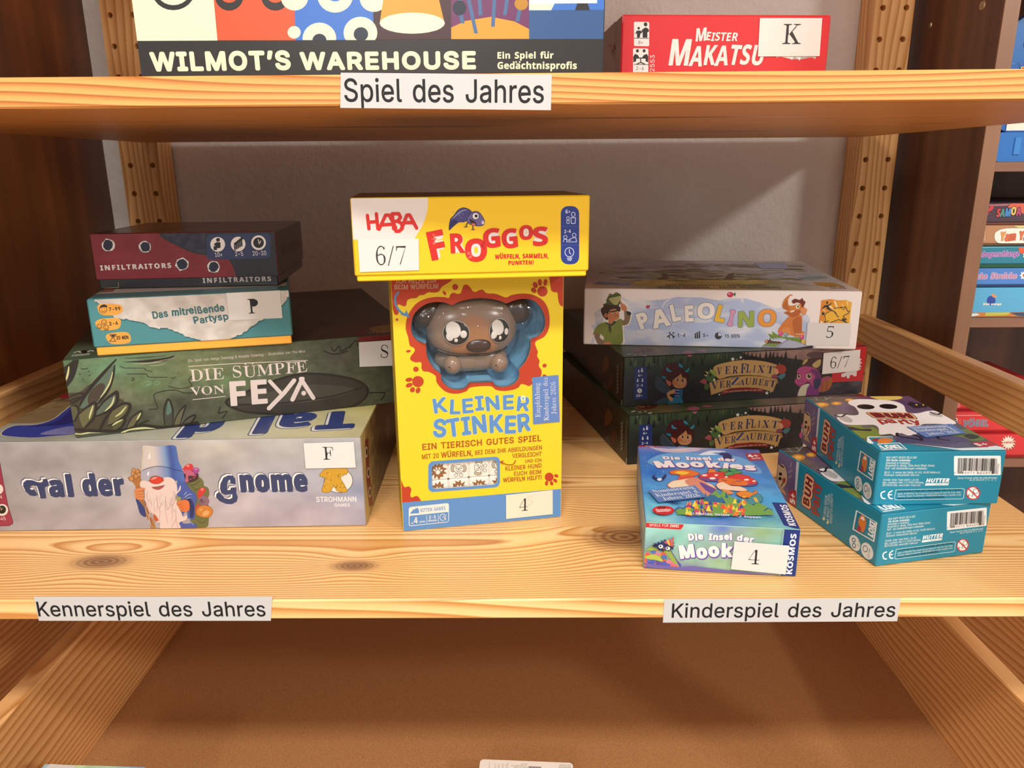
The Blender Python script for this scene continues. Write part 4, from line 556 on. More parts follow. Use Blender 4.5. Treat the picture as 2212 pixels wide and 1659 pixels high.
 'b': r'3>/f/./f3Y/_4(/A43/A4C0l4C0l2E1)2[1E2j1f2n1}2l272f2J2Y2[2J2k282v1~3#1f3)1J3+1-3)0g2}0G2s0+2d/n2Q/W2</F2#/91e/11G//1)/30g/@0I/U/p/. 1>/G1S/K1e/W1q/l1x0-1}0R1~1&1}1L1x1m1p2)1e291S2C1?2F0}2<0u240p2+0l1{0l0$0q/a1$/M',
 'c': r'2S0~//0e/10L/807/D/~/S/n/h/a0#/U0=/N0X/L0x/O1</V1Y/c1v/r220*2F0@2W0X2e0t2m162o1S2m1o2f2(2X272I2@272C1~2B1r2>1h281_201X2%1T1u1S1^1X1P1j1K2)1L231L2=1I2L1@2T102W0w2R0g2E0Y2/0R1l0P1B0S0p0[0I0k0,0~/r19/e1S/a1l/e2(/p2=0(2K/w2%/N1T/7',
 'd': r'3G0n//0U/10A/80./C/x/S/j/g/]/}/S0;/N0V/L0u/N1;/T1Y/^1v/k23/z2G012W0E2e0[2l0t2n162j1P2[1h2F1h3h1g3t1c3~1[4*1743174C2o4C2o0+2u/d2z/]3)/W36/U36/D2k/A2=/:1h//1h/b1P/E14/4 12/U1=/W1G/[1Q/d1Z/n1c/y1h0,1h1{1e2*1^241U2<152G0}2C0o290d2(0[1j0W1H0V0{0W0S0[030d/u0n/e0{/Y',
 'e': r'2[0|//0c/10J/805/C/}/S/m/h/_0$/T0?/N0^/L1#/N1B/U1_/a1y/n250#2H072X0M2e0f2l1#2n1H2j1i2[2&2F2:2)2E1a2I142I1-0U1-0Y0Y0e070u/y11/j1N/e1j/j2%/y2<062K0)2%/T1T/8 0T1G1P1G1P1_1H2C1A2N162U1(2W0j2L0Y2-0T1R',
 'f': r'1^/H/9/H/I/c/O/m/]/o0)/o2C/I2C/I2f/o2f/o36/s3W/~3t05400M4@0m4I154M1O4K1g4D1y4:2+4,233x253g243W203L2*3D1}3=1t3:1i381J3B1D3I1A3R1@3]1H3{1K4%1L4-1K421E461;471/461%410{4*0v3[0v2f1R2f1R2C0v2C0v/|0w/j0z/[1$/S1./M1</J1N/I1N/9',
 'g': r'2w0t-a0J-c0)-i/k-s/V.%/K.6/G.G/M.]/a.n0$.z/g///V/B/Q/W/S/i/Y/x/e0*/t060-0B0F0N/u0i/X10/O1[/Q1q/W2)/c2:/p2H0$2U082a0M2h0f2m1#2n1>2m1W2h1r2_2m2_2m2:2:2:2G2%2O1k2Q1R2P1@2K1.2B0y260k2(0^1s0T1_0L1I0H130G1#0G0p0H0P0>0J070F000E0&0I/v0W/n0o/l16/l21/c2C/Z2R/Q2^/F2f/82j/&2l.o2g.O2V.62>-|1x-m1L-d 1#0]130a1>0h1E0t1J1*1M1?1N1Z1M1w1J221E2B1>2N132U1#2W0q2U0f2N0]2B0V220S1w0R1Z0S1?0V1*0]0t0f0h0q0a 1(-y1M-{1k.%2$.021.>25.P24.[2/.e2&.k1T.r0A.r04.g0,.X0).I0,.>03.40?.+0O-~0g-z',
 'h': r'3R/K/9/K/I/h/S/o/s/o3f/i4)/c4//X42/L44/L4C0v4C0v29162U1V2i1|2n2A2j2Y2[2l2F2w2(2z1[2z/s3%/S3,/N35/J3@/I3@/91Q/91Q/I1V/I1h/N1q/[1t/s1t1b1n201h271_2<1R2=1>291+2-0v1t0v/s0|/S1&/N1//J1;/I1;/9',
 'i': r'1M0E3?073A0+3E/|3M/t3X/o3f/m3s/o4%/t42/|4=0+4E074J0E4K0R4J0_4E0k4=0s420x4%0y3s0w3f0s3X0j3M0_3E0R3A /K/9/K/I/h/S/o/s/o2*/j2K/M2S/N2f0v2f0v/s0|/S1;/I1;/9',
 'j': r'1Y0J3@0=3B013G0%3O/y3Y/t3g/s3u/t4&/y430&4>014F0=4K0J4M0X4K0f4F0p4>0y430~4&1#3u0~3g0y3Z0p3O0f3G0X3B /^-a/.-j.h.).b.4.].@.Z.L.[.X.a.d.g.l.p.r.z.v/*.w/H.m/N.f/R.[/S.P/L.;/D.+/F-~/M-z/X-x/g-z/p.$/u../{.]/{2(/s2J/k2P/_2S/O2T/O2f1%2f1%/#0~.X0s.;0a.#0F-n0(-d',
 'k': r'3</J/9/J/I/h/S/o/s/o3e/j4)/e4./Z42/M43/N4C0v4C0v101l2%1u211{2;1}2D1y2M1m2R1X2S1U2S1U2f3.2f3.2S2p2O2W2D2A221g1X3//[38/Q3B/K3M/I3M/91Z/91Z/I1b/I1n/K1v/P1x/Y1q/l1*0u0v0h0v/s0|/S1;/I1;/9',
 'l': r'1N/K/9/K/I/h/S/o/s/o3e/j4)/e4./Z42/M43/M4C0v4C0v/s0|/S1;/I1;/9',
 'm': r'5M/K/9/K/I/h/S/o/s/o2+/i2J/c2O/X2S/L2T/L2f0t2f0t27142T1S2h1v2n2C2h2a2S2p23312S3R2h3y2n4=2j4U2[4h2F4r2(4v1[4v/s4|/S5&/N5//J5;/I5;/93N/93N/I3Z/K3d/N3j/S3q/s3q1b3k203e273Z2<3N2=3;2:3*2.2t1v2t/s2{/S3$/N3./K39/I39/91N/91N/I1Z/K1d/N1j/S1q/s1q1b1k201e271Z2<1N2=1;291)2-0t1t0t/s0z/T1$/N1-/K18/I18/9',
 'n': r'3R/K/9/K/I/h/S/o/s/o2+/i2J/c2O/X2S/L2T/L2f0v2f0v29162V1V2i1|2n2A2j2Y2[2l2F2w2(2z1[2z/s3%/S3,/N35/J3@/I3@/91Q/91Q/I1V/I1h/N1q/[1t/s1t1b1n201h271_2<1R2=1>291+2-0v1t0v/s0|/S1&/N1//J1;/I1;/9',
 'o': r'3$10//0n/10R/80:/D0$/T/o/j/a0%/T0@/N0]/L0|/N1?/T1]/a1x/o240$2G0:2W0R2e0n2l1/2n1K2l1g2e1~2X282H2I252X1y2d1^2k1@2m0|2k0[2d0>2X0$2J/i28/S1~/D1g/81L/1 10/D1A/G1N/Q1X/b1b011e0|1c1U1^1~1W2=1M2L1@2V102Y0y2V0l2L0b2=0Z1~0V1U0U0|0X020b/b0l/Q0z/G',
 'p': r'3H/J-b/J-q/c-x/m.-/o.R/o1|/i2I/L2U/L2f0q2f0q251-2T1J2i1o2o2+2m2@2f2S2X2e2I2s263#1z3,1a311D331&310b3,0C2~0(2s/k2d/U2Q/E2>/92(/11l//1K/411/B0v/Y0v.X0z./1.-w1L-r1L-b 1J/U1^/Y1n/e1x/v2$042)0T2+0|2)1G2$1h1z2%1q271c2A1N2D1:2?1)210v1t0v0$1&/i17/Z',
 'q': r'3A16-b16-r1^-{1d.&1h.11i.?1i/V1O/A14/40p/00W/20B/80//C/y/R/j/f/^/{/T08/O0S/M0r/O17/V1V/c1s/q210(2F0=2W0U2e0p2m112o1O2k1n2]2/2G2e2p2p2p2p.?2v-|2|-w3+-s37-r37-b 1:/W1W/c1_/j1f/s1i/~1i1z1d2=1S2O1:2U1%2Q0q2F0e230[1s0V1N0U0~0V0U0[050e/w0p/f1$/Z',
 'r': r'2M/K/9/K/I/h/S/o/s/o2*/i2K/M2S/N2f0t2f0t2*1$2>132N1B2[1R2g1c2l1r2n2(2m262h2A2_2I2S2N2G2O282N2,2J1|2D1s2<1m221i2%1g1g1p1V2(1D221:20122*1)1z0}1m0y1Z0w1G0w/s0x/e0{/Y1%/R1L/I1L/9',
 's': r'2N0y//0f/10N/607/?0)/B/{/@/s/:/n/0/^/0/^0I/p0I/x0/0(/t07/b0G/S0Y/J0n/H0~/I1//M1:/T1A/]1F/i1G/u1C0,170<0~0I0K0d050p0#0}/q10/h1@/b1Q/_1e/c2$/l2</|2Q062b0O2l0o2o1-2l1N2d1U2b1]2a1e2b1k2g1o2o1}2o1}1g1m1g1e1}1X241K2C1=2N1-2T0w2V0j2U0^2R0T2L0N2D0J2;0I210S1q0t1[1F1D1[191n1,1z0y2(0j2-0U2/0?2,/|1}/b1m/K1U/;1</2',
 't': r'1m0]/00C/200/8/}/C/s/S/m/i/k0&/k2E/M2E/M2Z083F0c4#0r4#0r2f1W2f1W2E0r2E0r020w/n0|/h1&/d1//c1>/g1J/s1U0+1g/}1M/Q1,/8',
 'u': r'3L0e//0G/201/;/|/J/q/a/k/|/i0A/i2%/b2H/Z2O/Q2S/D2T/D2f0p2f0p0*0y/i1$/c1-/_18/^1K/b1]/l1m/}1m2%1f2I1^2O1S2S1D2T1D2f2t2f2t0%2{/b3=/W3=/F2q/C2C/<1m//1m/c1a/S1Q/F1A/<10/50x/0',
 'v': r'2b0p///a2%/O2G/I2N/A2R/62S/62f1+2f1+2T0~2T0o2R0f2L0c2B0d2:1@0Z1u2+1z2>1v2J1i2R1R2T1R2f2a2f2a2U2T2Q2J2L2D2E221|1&//',
 'w': r'4/0Z///J27/?2J/.2S/.2f0l2f0l2S0X2O0R2B0T280X2+1.0a1Z1t1P281E2N1/2U1/2f2s2f2s2S2d2Q2Y2K2V2B2V2;2X243$0o3S2.3X2A3Q2O392U392f492f492U4$2J3s202_//2O//1h1L0n//',
 'x': r'2o/>/9/>/H/Q/P/g/_/y/s0[0j/f25/X2E/K2O/=2S/=2f102f102T0{2S0q2N0n2F0w221>1U1i2/1s2E1l2P1P2T1P2f2g2f2g2V2R2O2?2A2,2,1M1?2Q/^2^/N2o/H2o/90}/90}/I19/L1@/W14/v0l0R0A/x05/[08/P0B/J0R/H0V/H0V/9',
 'y': r'2Z/o-a/^-b/O-h/C-p/:-|/4../2.>/4.I/7.T/>.^/F.f/Q.k/^.l/{.c0%.Y0).Q0+.F0*.A0*.;0+.40/.106./0>.20H.:0R.H0c.h0n/4/^2)/R2A/H2M/62S/42S/42f1)2f1)2S0j2O0b2A0d290g2/1@0W1o1z1u221w2@1n2O1R2S1R2f2Z2f2Z2S2Q2R2I2N2C2G211{1).|0c.20V-~0K-s0?-j',
 'z': r'2S/F/9/F/G1/2M0b2M0J2L072F0(2>/x20/n1y/g1a/S1a/Y2f2A2f2A2Q0_/R0z/R1</T1T/Z1h/g1v/v2&00220K2B0K2:/9',
 '0': r'3L1C/20x/60V/@0;/Q0$/k/n0,/b0O/W0x/R1H/P1z/R2O/W2|/b3H/n3l0$4-0;4D0V4U0x4a1D4d1j4a2/4U2I4D2a4-2r3l3$3G3.2{342N361y341H3.0x3$0N2r0,2a/j2I/Q2./@1j/6 1C/_1Y/f1l/x1v0;1|0e2$1<2%1y2$2Z1|321v3[1l3z1Z411D471-410x3z0m3[0f320b2Z0a1y0b1<0f0e0m0;0x/x1-/f',
 '1': r'3L/|/9/|/^0X/^0e/_0m/c0t/h0|0/0|3w0L3B0>380131/~3//t30/k35/c3</Z3F/V3R/U3c0*3s0f4;1:4_2,4_2,0/23/j29/d2B/_2N/^3,/^3,/9',
 '2': r'3L/Q/9/Q0$0[121B1~1c2c1k3H1j3b1e3t1[4&1Q411D4715490{460k4,0_3w0V3_0R3A0P2y082{0#3$/m3-/_3:/V3K/S3c/U3r/[4%/f45/r4B0(4M0<4V0T4^0q4c154d1e4a204U2N4D2f4.2s3n2x3L2o2y2Q2G1w1e0|0l070*1}0*2/0+2;0/2E062N0?2U0K2Z0X2a0o3.0o3*/9',
 '3': r'3L1*/20f/40H/701/>/y/F/i/P/[/]/S/j/M/w/L0*/N0:/S0G/^0Q/k0X/x0^0,0_0.0D060/0C/y0T/m0i/f1$/c1N/l1Z/s1f/}1o0/1u0?1y0S1z0m1w1*1n1?1^1Q1I1a1/1i0k1l0?1l0?2;0n2;1-2>1C2G1S2V1a2l1h3)1j3D1h3[1d3p1Z4#1O401A4710490|480p430g4*0T3]0O3*063,/{31/j39/[3D/T3S/Q3h/U3~/d48/y4I0;4W0b4a144d1b4a2-4V2L4F2e402s3p2x3N2t312k2s2X2[2C2I2+291j2.2E1w2W1m2h1a2v1P3$1?3+1*3.0l3,0P3&0:2y0%2n/o2_/_2N/R1o/:',
 '4': r'3L0Y/90Y/^0n/^1:/g1C/o1H/|1J041J0^/B0^/B1-1N4]2S4]2S103@103@0^2S0^2S042U/|2Z/o2e/g31/^3:/^3:/9 /s101J101J2M1K341N3w1D3a153C1$3&0t2o',
 '5': r'3L1,/20g/40J/804/>/}/G/n/Q/c/]/Z/k/U/x/T0+/V09/Z0E/e0M/p0T/}0X010Y08030O/o0[/i0k/e0|/c1J/m1V/u1b0$1k031q0E1u0Z1v0v1s191k1R1]1h1J1u141}0t2$0G1|0&1t/c2$/y4]2l4]2o3:2G3:2A3Q293f1}3m0I3m0>2G0_2N1/2Q1a2M202B2S2.2o1m3#1G3)0v3&0X2}0@2t0+2h/s2Y/c2H/T1k/:',
 '6': r'3L1L/21,/50j/=0M/K06/_/~/y/n0=/b0d/Z14/W1g/Y20/]2S/e2u/n39/z3U0-3p0>4,0R4>0k4N1*4Y1F4b1g4d2&4c2>4_2Q4X2c4P2o4G2y4=3#413(4$3)3s3&3f2|3X2r3M2c3D2M3?223=2.3g1|4.1u451l491a4;1F45114%0z3h0m3C0d2r0^2;1(2L1c2T2.2P2N2D2k203$1o311K350}310N2~0&2i/a2H/F1}/7 1N/a1_/d1m/l1x/{2%052+0Q2-0v2+1<2$1W1w1m1k1{1Z2(1H2+0|1|0^1f0b1)0i0T0u011)/t1:/e',
 '7': r'3L0O/92O3m0Q3m0=3j003]0*3I0%3&/W3&/Z4]364]364;1//9',
 '8': r'3L1>/20v/40V/:0;/D0$/Q/n/b/a/t/U0./O0C/M0Z/P0x/Y14/j1H/~1Z0;1l0W1{0>210*2B/t2V/h2l/a3(/^3A/_3V/e3k/m3~/y450/4D0C4Q0^4Z0~4b1F4d1t4a2=4S2Y4A2n4)2z3h2~3F2|3-2t2r2f2a1}222F1y2e1e2z1N3-18350{380a33083#/r2f/V2B/B1s/6 1R2I1c2S1o2_1x2m1~2|2&332(3G1|3n1g401[461O4:1B4;11490~420s4%0k3q0f3^0d3I0f340m2}0w2n 1B/Y1W/[1k/e1z/r2+0(220<240T210j2*0|1x111e1@1J1O1+1a0_190V1(0P0p0O0X0Q0?0X0*0f/s0u/e1,/[',
 '9': r'3L0z/20a/40J/708/=0)/E/y/O/p/Z/e0$/m0>0+0K03080<0&0G/s0V/h0i/a0~/^1C/f1]/~1q0J1}1&2)1o1[1M1J1F171A0}1@0W1D071P/w1e/c2%/U2H/Q2t/S38/Y3T/e3p/s4+0*4>0?4N0X4Y0u4b184d1X4b1w4X264K2M482c3{2s3[3#363,2f3.232~1#2v0_2k0A2[0(2J/l26/W1z/G1_/<1@/5 1?1r1N1s1[1x1i1~2)2D2%2z1{3I1p3j1b4#1P411<451+420w4)0k3t0b3]0[3?0Y2x0[2T0e290r2%1(1v',
}

# ---------------------------------------------------------------- printing on faces
FA = FONT_ALPHABET; FN = len(FA)
FI = {ch: i for i, ch in enumerate(FA)}
_gc = {}
def glyph(font, ch):
    """advance and contours (units of the em) of one letter"""
    k = (font, ch)
    if k in _gc: return _gc[k]
    UML = {'Ä': 'A', 'Ö': 'O', 'Ü': 'U', 'ä': 'a', 'ö': 'o', 'ü': 'u'}
    if ch == ' ': r = (.27, [])
    elif ch == '/' and font == 'S':
        c = max(p[1] for q in glyph('S', 'H')[1] for p in q)
        r = (.5*c, [[(.02*c, -.03*c), (.08*c, -.03*c), (.46*c, 1.03*c), (.40*c, 1.03*c)]])
    elif ch in UML:
        a, cs = glyph(font, UML[ch])
        x0 = min(p[0] for c in cs for p in c); x1 = max(p[0] for c in cs for p in c)
        top = max(p[1] for c in cs for p in c) + {'R': .09, 'B': .105, 'S': .08}[font]
        rr = {'R': .038, 'B': .052, 'S': .045}[font]
        og = 1 if area2(max(cs, key=lambda c: abs(area2(c)))) > 0 else -1
        cs = cs + [[((x0+x1)/2 + s*.13 + rr*math.cos(og*t*math.pi/4), top + rr*math.sin(og*t*math.pi/4)) for t in range(8)] for s in (-1, 1)]
        r = (a, cs)
    else:
        d = FONT_DATA[font].get(ch)
        if d is None: d = FONT_DATA['R'].get(ch, FONT_DATA['R']['-'])
        dec = lambda i: (FI[d[i]]*FN + FI[d[i+1]] - 1000)/1000
        adv = dec(0); cs = []
        for part in d[2:].split(' '):
            v = [(FI[part[i]]*FN + FI[part[i+1]] - 1000)/1000 for i in range(0, len(part), 2)]
            cs.append(list(zip(v[0::2], v[1::2])))
        r = (adv, cs)
    _gc[k] = r
    return r

def area2(c): return sum(c[i-1][0]*c[i][1]-c[i][0]*c[i-1][1] for i in range(len(c)))
def inside(p, c):
    r = False
    for i in range(len(c)):
        a, b = c[i-1], c[i]
        if (a[1] > p[1]) != (b[1] > p[1]) and p[0] < (b[0]-a[0])*(p[1]-a[1])/(b[1]-a[1])+a[0]: r = not r
    return r
def groups_of(cs):
    """outer contours with their own holes, so that overlapping strokes of a letter do not cancel out"""
    if len(cs) < 2: return [cs]
    big = max(cs, key=lambda c: abs(area2(c)))
    sg = area2(big) > 0
    outs = [c for c in cs if (area2(c) > 0) == sg]; holes = [c for c in cs if (area2(c) > 0) != sg]
    return [[o] + [h for h in holes if inside(h[0], o)] for o in outs]

def catmull(pts, closed=True, k=5):
    n = len(pts); out = []
    rng = range(n) if closed else range(n-1)
    for i in rng:
        p = [pts[(i+j) % n] if closed else pts[max(0, min(n-1, i+j))] for j in (-1, 0, 1, 2)]
        for j in range(k):
            t = j/k
            out.append(tuple(.5*((2*p[1][a]) + (-p[0][a]+p[2][a])*t + (2*p[0][a]-5*p[1][a]+4*p[2][a]-p[3][a])*t*t +
                       (-p[0][a]+3*p[1][a]-3*p[2][a]+p[3][a])*t**3) for a in (0, 1)))
    if not closed: out.append(tuple(pts[-1]))
    return out
_tc = {}
def thinned(key, cs, d, tmin):
    """make a letter lighter: every edge moves inwards by d, but strokes never get thinner than tmin"""
    if (key, d) in _tc: return _tc[key, d]
    big = max(cs, key=lambda c: abs(area2(c)))
    sg = 1 if area2(big) > 0 else -1          # interior lies to the left when > 0
    segs = [(c[i-1], c[i]) for c in cs for i in range(len(c))]
    res = []
    for c in cs:
        out = []
        for i in range(len(c)):
            a, b, e = c[i-1], c[i], c[(i+1) % len(c)]
            e1 = Vector((b[0]-a[0], b[1]-a[1])); e2 = Vector((e[0]-b[0], e[1]-b[1]))
            if e1.length < 1e-9 or e2.length < 1e-9: out.append(b); continue
            e1.normalize(); e2.normalize()
            n = Vector((-(e1.y+e2.y), e1.x+e2.x))*sg
            if n.length < 1e-6: out.append(b); continue
            n.normalize()
            best = 9
            px, py = b[0]+n.x*1e-4, b[1]+n.y*1e-4
            for p, q in segs:
                rx, ry = q[0]-p[0], q[1]-p[1]
                den = n.x*ry - n.y*rx
                if abs(den) < 1e-9: continue
                t = ((p[0]-px)*ry - (p[1]-py)*rx)/den
                u = ((p[0]-px)*n.y - (p[1]-py)*n.x)/den
                if t > 1e-4 and -1e-6 <= u <= 1+1e-6: best = min(best, t)
            m_ = max(0, min(d, (best-tmin)/2))
            out.append((b[0]+n.x*m_, b[1]+n.y*m_))
        res.append(out)
    _tc[key, d] = res
    return res

class Face:
    """a rectangle of a real surface that takes printed shapes, given in pixels of a zoomed crop or in metres"""
    STEP = 0.00002
    def __init__(s, mb, O, U, V, margin=.0006, lift=.00006):
        s.mb = mb; s.O = Vector(O); s.lu, s.lv = U.length, V.length
        s.U, s.V = U.normalized(), V.normalized()
        s.N = s.U.cross(s.V).normalized()
        s.m = margin; s.k = 0; s.j = 0; s.kmax = 0; s.seen = []; s.lift = lift
        s.crop(0, 0, 1)
        s.clip = True
    def crop(s, ox, oy, sc):
        s.cr = (ox, oy, sc); return s
    def uv(s, p):
        px, py = s.cr[0]+p[0]*s.cr[2], s.cr[1]+p[1]*s.cr[2]
        d = CAM_F + CAM_R*((px-IMG_W/2)/FPX) - CAM_U*((py-IMG_H/2)/FPX)
        t = s.O.dot(s.N)/d.dot(s.N)
        q = d*t - s.O
        return (q.dot(s.U), q.dot(s.V))
    def scale(s, p):
        a = s.uv(p); b = s.uv((p[0]+4, p[1])); c = s.uv((p[0], p[1]+4))
        return (math.hypot(b[0]-a[0], b[1]-a[1]) + math.hypot(c[0]-a[0], c[1]-a[1]))/8
    def place(s, pts, r=0, extra=0):
        """lowest print layer that lies above everything already printed under these points"""
        x0 = min(p[0] for p in pts)-r; x1 = max(p[0] for p in pts)+r; y0 = min(p[1] for p in pts)-r; y1 = max(p[1] for p in pts)+r
        s.k = 1 + max([k for a, b, c, d, k in s.seen if a < x1 and b > x0 and c < y1 and d > y0], default=0)
        s.seen.append((x0, x1, y0, y1, s.k+extra)); s.kmax = max(s.kmax, s.k+extra)
    def pt(s, q): return s.O + s.U*q[0] + s.V*q[1] + s.N*(s.lift + s.STEP*s.k + 8e-7*s.j)
    def tri(s, t, col, shade=None, mi=0):
        m = s.m
        poly = list(t)
        if s.clip:
            for ax, lim, sg in ((0, m, 1), (0, s.lu-m, -1), (1, m, 1), (1, s.lv-m, -1)):
                if all((q[ax]-lim)*sg >= 0 for q in poly): continue
                o = []
                for i in range(len(poly)):
                    a, b = poly[i-1], poly[i]
                    ia, ib = (a[ax]-lim)*sg >= 0, (b[ax]-lim)*sg >= 0
                    if ia != ib:
                        tt = (lim-a[ax])/(b[ax]-a[ax])
                        o.append((a[0]+(b[0]-a[0])*tt, a[1]+(b[1]-a[1])*tt))
                    if ib: o.append(b)
                poly = o
                if len(poly) < 3: return
        ar = sum(poly[i-1][0]*poly[i][1]-poly[i][0]*poly[i-1][1] for i in range(len(poly)))
        if abs(ar) < 1e-13: return
        if ar < 0: poly = poly[::-1]
        cc = [tuple(shade(q)) for q in poly] if shade else col
        s.mb.face([s.pt(q) for q in poly], cc, mi)
    def fill(s, contours, col, shade=None, step=None):
        """contours in metres on the face (even-odd)"""
        col = rgb(col) if col is not None else None
        flat = [q for c in contours for q in c]
        for a, b, c in tessellate_polygon([[Vector((q[0]*1000, q[1]*1000, 0)) for q in c] for c in contours]):
            t = (flat[a], flat[b], flat[c])
            if shade and step: s.sub(t, col, shade, step)
            else: s.tri(t, col, shade)
    def sub(s, t, col, shade, step, depth=0):
        e = [math.hypot(t[i][0]-t[i-1][0], t[i][1]-t[i-1][1]) for i in range(3)]
        i = e.index(max(e))
        if e[i] < step or depth > 11: s.tri(t, col, shade); return
        a, b, c = t[i-1], t[i], t[(i+1) % 3]
        mm = ((a[0]+b[0])/2, (a[1]+b[1])/2)
        s.sub((a, mm, c), col, shade, step, depth+1); s.sub((mm, b, c), col, shade, step, depth+1)
    # --- in crop pixels
    def poly(s, pts, col, smooth=False, holes=(), k=5, line=None, lw=2, shade=None, step=.003):
        P = catmull(pts, True, k) if smooth else pts
        c = [[s.uv(p) for p in P]] + [[s.uv(p) for p in h] for h in holes]
        s.place(c[0])
        s.fill(c, col, shade, step)
        if line: s.stroke(list(P)+[P[0]], lw, line)
    def blob(s, pts, col, **k): s.poly(pts, col, smooth=True, **k)
    def ell(s, cx, cy, rx, ry=None, col='#000', rot=0, n=24, line=None, lw=2, a0=0, a1=360):
        ry = ry or rx
        c, sn = math.cos(math.radians(rot)), math.sin(math.radians(rot))
        P = []
        full = a1-a0 >= 360
        for i in range(n + (0 if full else 1)):
            t = math.radians(a0 + (a1-a0)*i/n)
            x, y = rx*math.cos(t), ry*math.sin(t)
            P.append((cx+x*c-y*sn, cy+x*sn+y*c))
        s.poly(P, col, line=line, lw=lw)
    def ring(s, cx, cy, rx, ry, w, col, n=28, a0=0, a1=360):
        s.stroke([(cx+rx*math.cos(math.radians(a0+(a1-a0)*i/n)), cy+ry*math.sin(math.radians(a0+(a1-a0)*i/n))) for i in range(n+1)], w, col)
    def rrect(s, x0, y0, x1, y1, r, col, skew=0, **k):
        P = []
        for cx, cy, a in ((x1-r, y0+r, -90), (x1-r, y1-r, 0), (x0+r, y1-r, 90), (x0+r, y0+r, 180)):
            for i in range(5):
                t = math.radians(a+22.5*i)
                P.append((cx+r*math.cos(t), cy+r*math.sin(t)))
        P = [(x, y+skew*(x-x0)) for x, y in P]
        s.poly(P, col, **k)
    def quad(s, a, b, c, d, col, **k): s.poly([a, b, c, d], col, **k)
    def stroke(s, pts, w, col, smooth=False, taper=False, bump=True):
        P = catmull(pts, False, 5) if smooth else pts
        sc = s.scale(P[len(P)//2])
        Q = [s.uv(p) for p in P]
        s.place(Q, w*sc/2, math.ceil(min(90, 2*len(Q)+1)*8e-7/s.STEP))
        s.stroke_uv(Q, w*sc/2, col, taper)
    def stroke_uv(s, Q, r, col, taper=False, nd_=8, keep=False):
        col = rgb(col); n = len(Q); j0 = s.j
        rr = [r*(.15+.85*math.sin(math.pi*(.08+.84*i/max(1, n-1)))) if taper else r for i in range(n)]
        for i in range(n-1):
            a, b = Q[i], Q[i+1]
            dx, dy = b[0]-a[0], b[1]-a[1]; L = math.hypot(dx, dy)
            if L < 1e-9: continue
            s.j = s.j % 90 + 1
            nx, ny = -dy/L, dx/L
            p = [(a[0]+nx*rr[i], a[1]+ny*rr[i]), (b[0]+nx*rr[i+1], b[1]+ny*rr[i+1]), (b[0]-nx*rr[i+1], b[1]-ny*rr[i+1]), (a[0]-nx*rr[i], a[1]-ny*rr[i])]
            s.tri(p, col)
        for i in range(n):
            s.j = s.j % 90 + 1
            s.tri([(Q[i][0]+rr[i]*math.cos(2*math.pi*j/nd_), Q[i][1]+rr[i]*math.sin(2*math.pi*j/nd_)) for j in range(nd_)], col)
        if not keep: s.j = 0
    def text(s, t, A, B, h, col, font='R', fat=0, lite=0, edge=None, edge_w=0, arch=0, jit=0, slant=0, sizes=None, ups=None, tc=None, layers=(), space=0, up=None):
        """baseline from crop pixel A to B; h = cap height in crop pixels (measured straight up from A)"""
        a, b = s.uv(A), s.uv(B)
        c = s.uv(up if up else (A[0], A[1]-h))
        ux, uy = b[0]-a[0], b[1]-a[1]; L = math.hypot(ux, uy); ux /= L; uy /= L
        hv = (c[0]-a[0], c[1]-a[1])
        vx, vy = -uy, ux
        hh = hv[0]*vx + hv[1]*vy
        flip = 1 if hh > 0 else -1
        hh = abs(hh); vx *= flip; vy *= flip
        if fat >= .03:      # the given size includes the thickened outline
            hh /= 1+2*fat
            g_ = fat*hh
            a = (a[0]+ux*g_+vx*g_, a[1]+uy*g_+vy*g_); L -= 2*g_
        capu = max(p[1] for c_ in glyph(font, 'H')[1] for p in c_)
        ks = hh/capu
        space += (fat+edge_w)*capu*1.3
        x = 0; items = []
        for i, ch in enumerate(t):
            adv, cs = glyph(font, ch)
            z = sizes[i % len(sizes)] if sizes else 1
            items.append((x, z, i, ch, cs)); x += (adv + space)*z
        xs0 = min((it[0]+it[1]*min(p[0] for c_ in it[4] for p in c_)) for it in items if it[4])
        xs1 = max((it[0]+it[1]*max(p[0] for c_ in it[4] for p in c_)) for it in items if it[4])
        sx = L/(xs1-xs0)
        rnd = random.Random(hash_str(t))
        jobs = []
        for x0, z, i, ch, cs in items:
            ang = rnd.uniform(-1, 1)*jit*.12; dy = rnd.uniform(-1, 1)*jit*.05 + (ups[i % len(ups)] if ups else 0)
            ca, sa = math.cos(ang), math.sin(ang)
            out = []
            if lite and cs and ch != '/': cs = thinned((font, ch), cs, lite*capu/.68, .045*capu/.68)
            for cc in cs:
                q = []
                for px, py in cc:
                    px, py = px*z, py*z
                    xx, yy = px*ca - py*sa, px*sa + py*ca
                    X = (x0+xx-xs0)*sx; Y = (yy+dy)*ks
                    tt = X/L
                    Y += arch*hh*(1-(2*tt-1)**2)
                    X += slant*Y
                    q.append((a[0]+ux*X+vx*Y, a[1]+uy*X+vy*Y))
                out.append(q)
            if out: jobs.append((i, out))
        def draw(col_, f, off=(0, 0)):
            s.place([(q[0]+off[0], q[1]+off[1]) for _, o_ in jobs for c_ in o_ for q in c_], f*hh, 4 if f else 0); j_ = 0
            for i, out in jobs:
                cl = rgb(tc[i % len(tc)]) if (tc and col_ is None) else rgb(col_ if col_ is not None else col)
                o2 = [[(q[0]+off[0], q[1]+off[1]) for q in c_] for c_ in out]
                s.j = 0
                for gr in groups_of(o2):
                    s.fill(gr, cl); s.j += 1
                s.j = j_ if f else 0
                if f:
                    for c_ in o2: s.stroke_uv(c_+[c_[0]], f*hh, cl, nd_=6, keep=True)
                j_ = s.j
        for lc, lf, lx, ly in layers: draw(lc, lf, ((ux*lx+vx*ly)*hh, (uy*lx+vy*ly)*hh))
        if edge is not None: draw(edge, fat+edge_w)
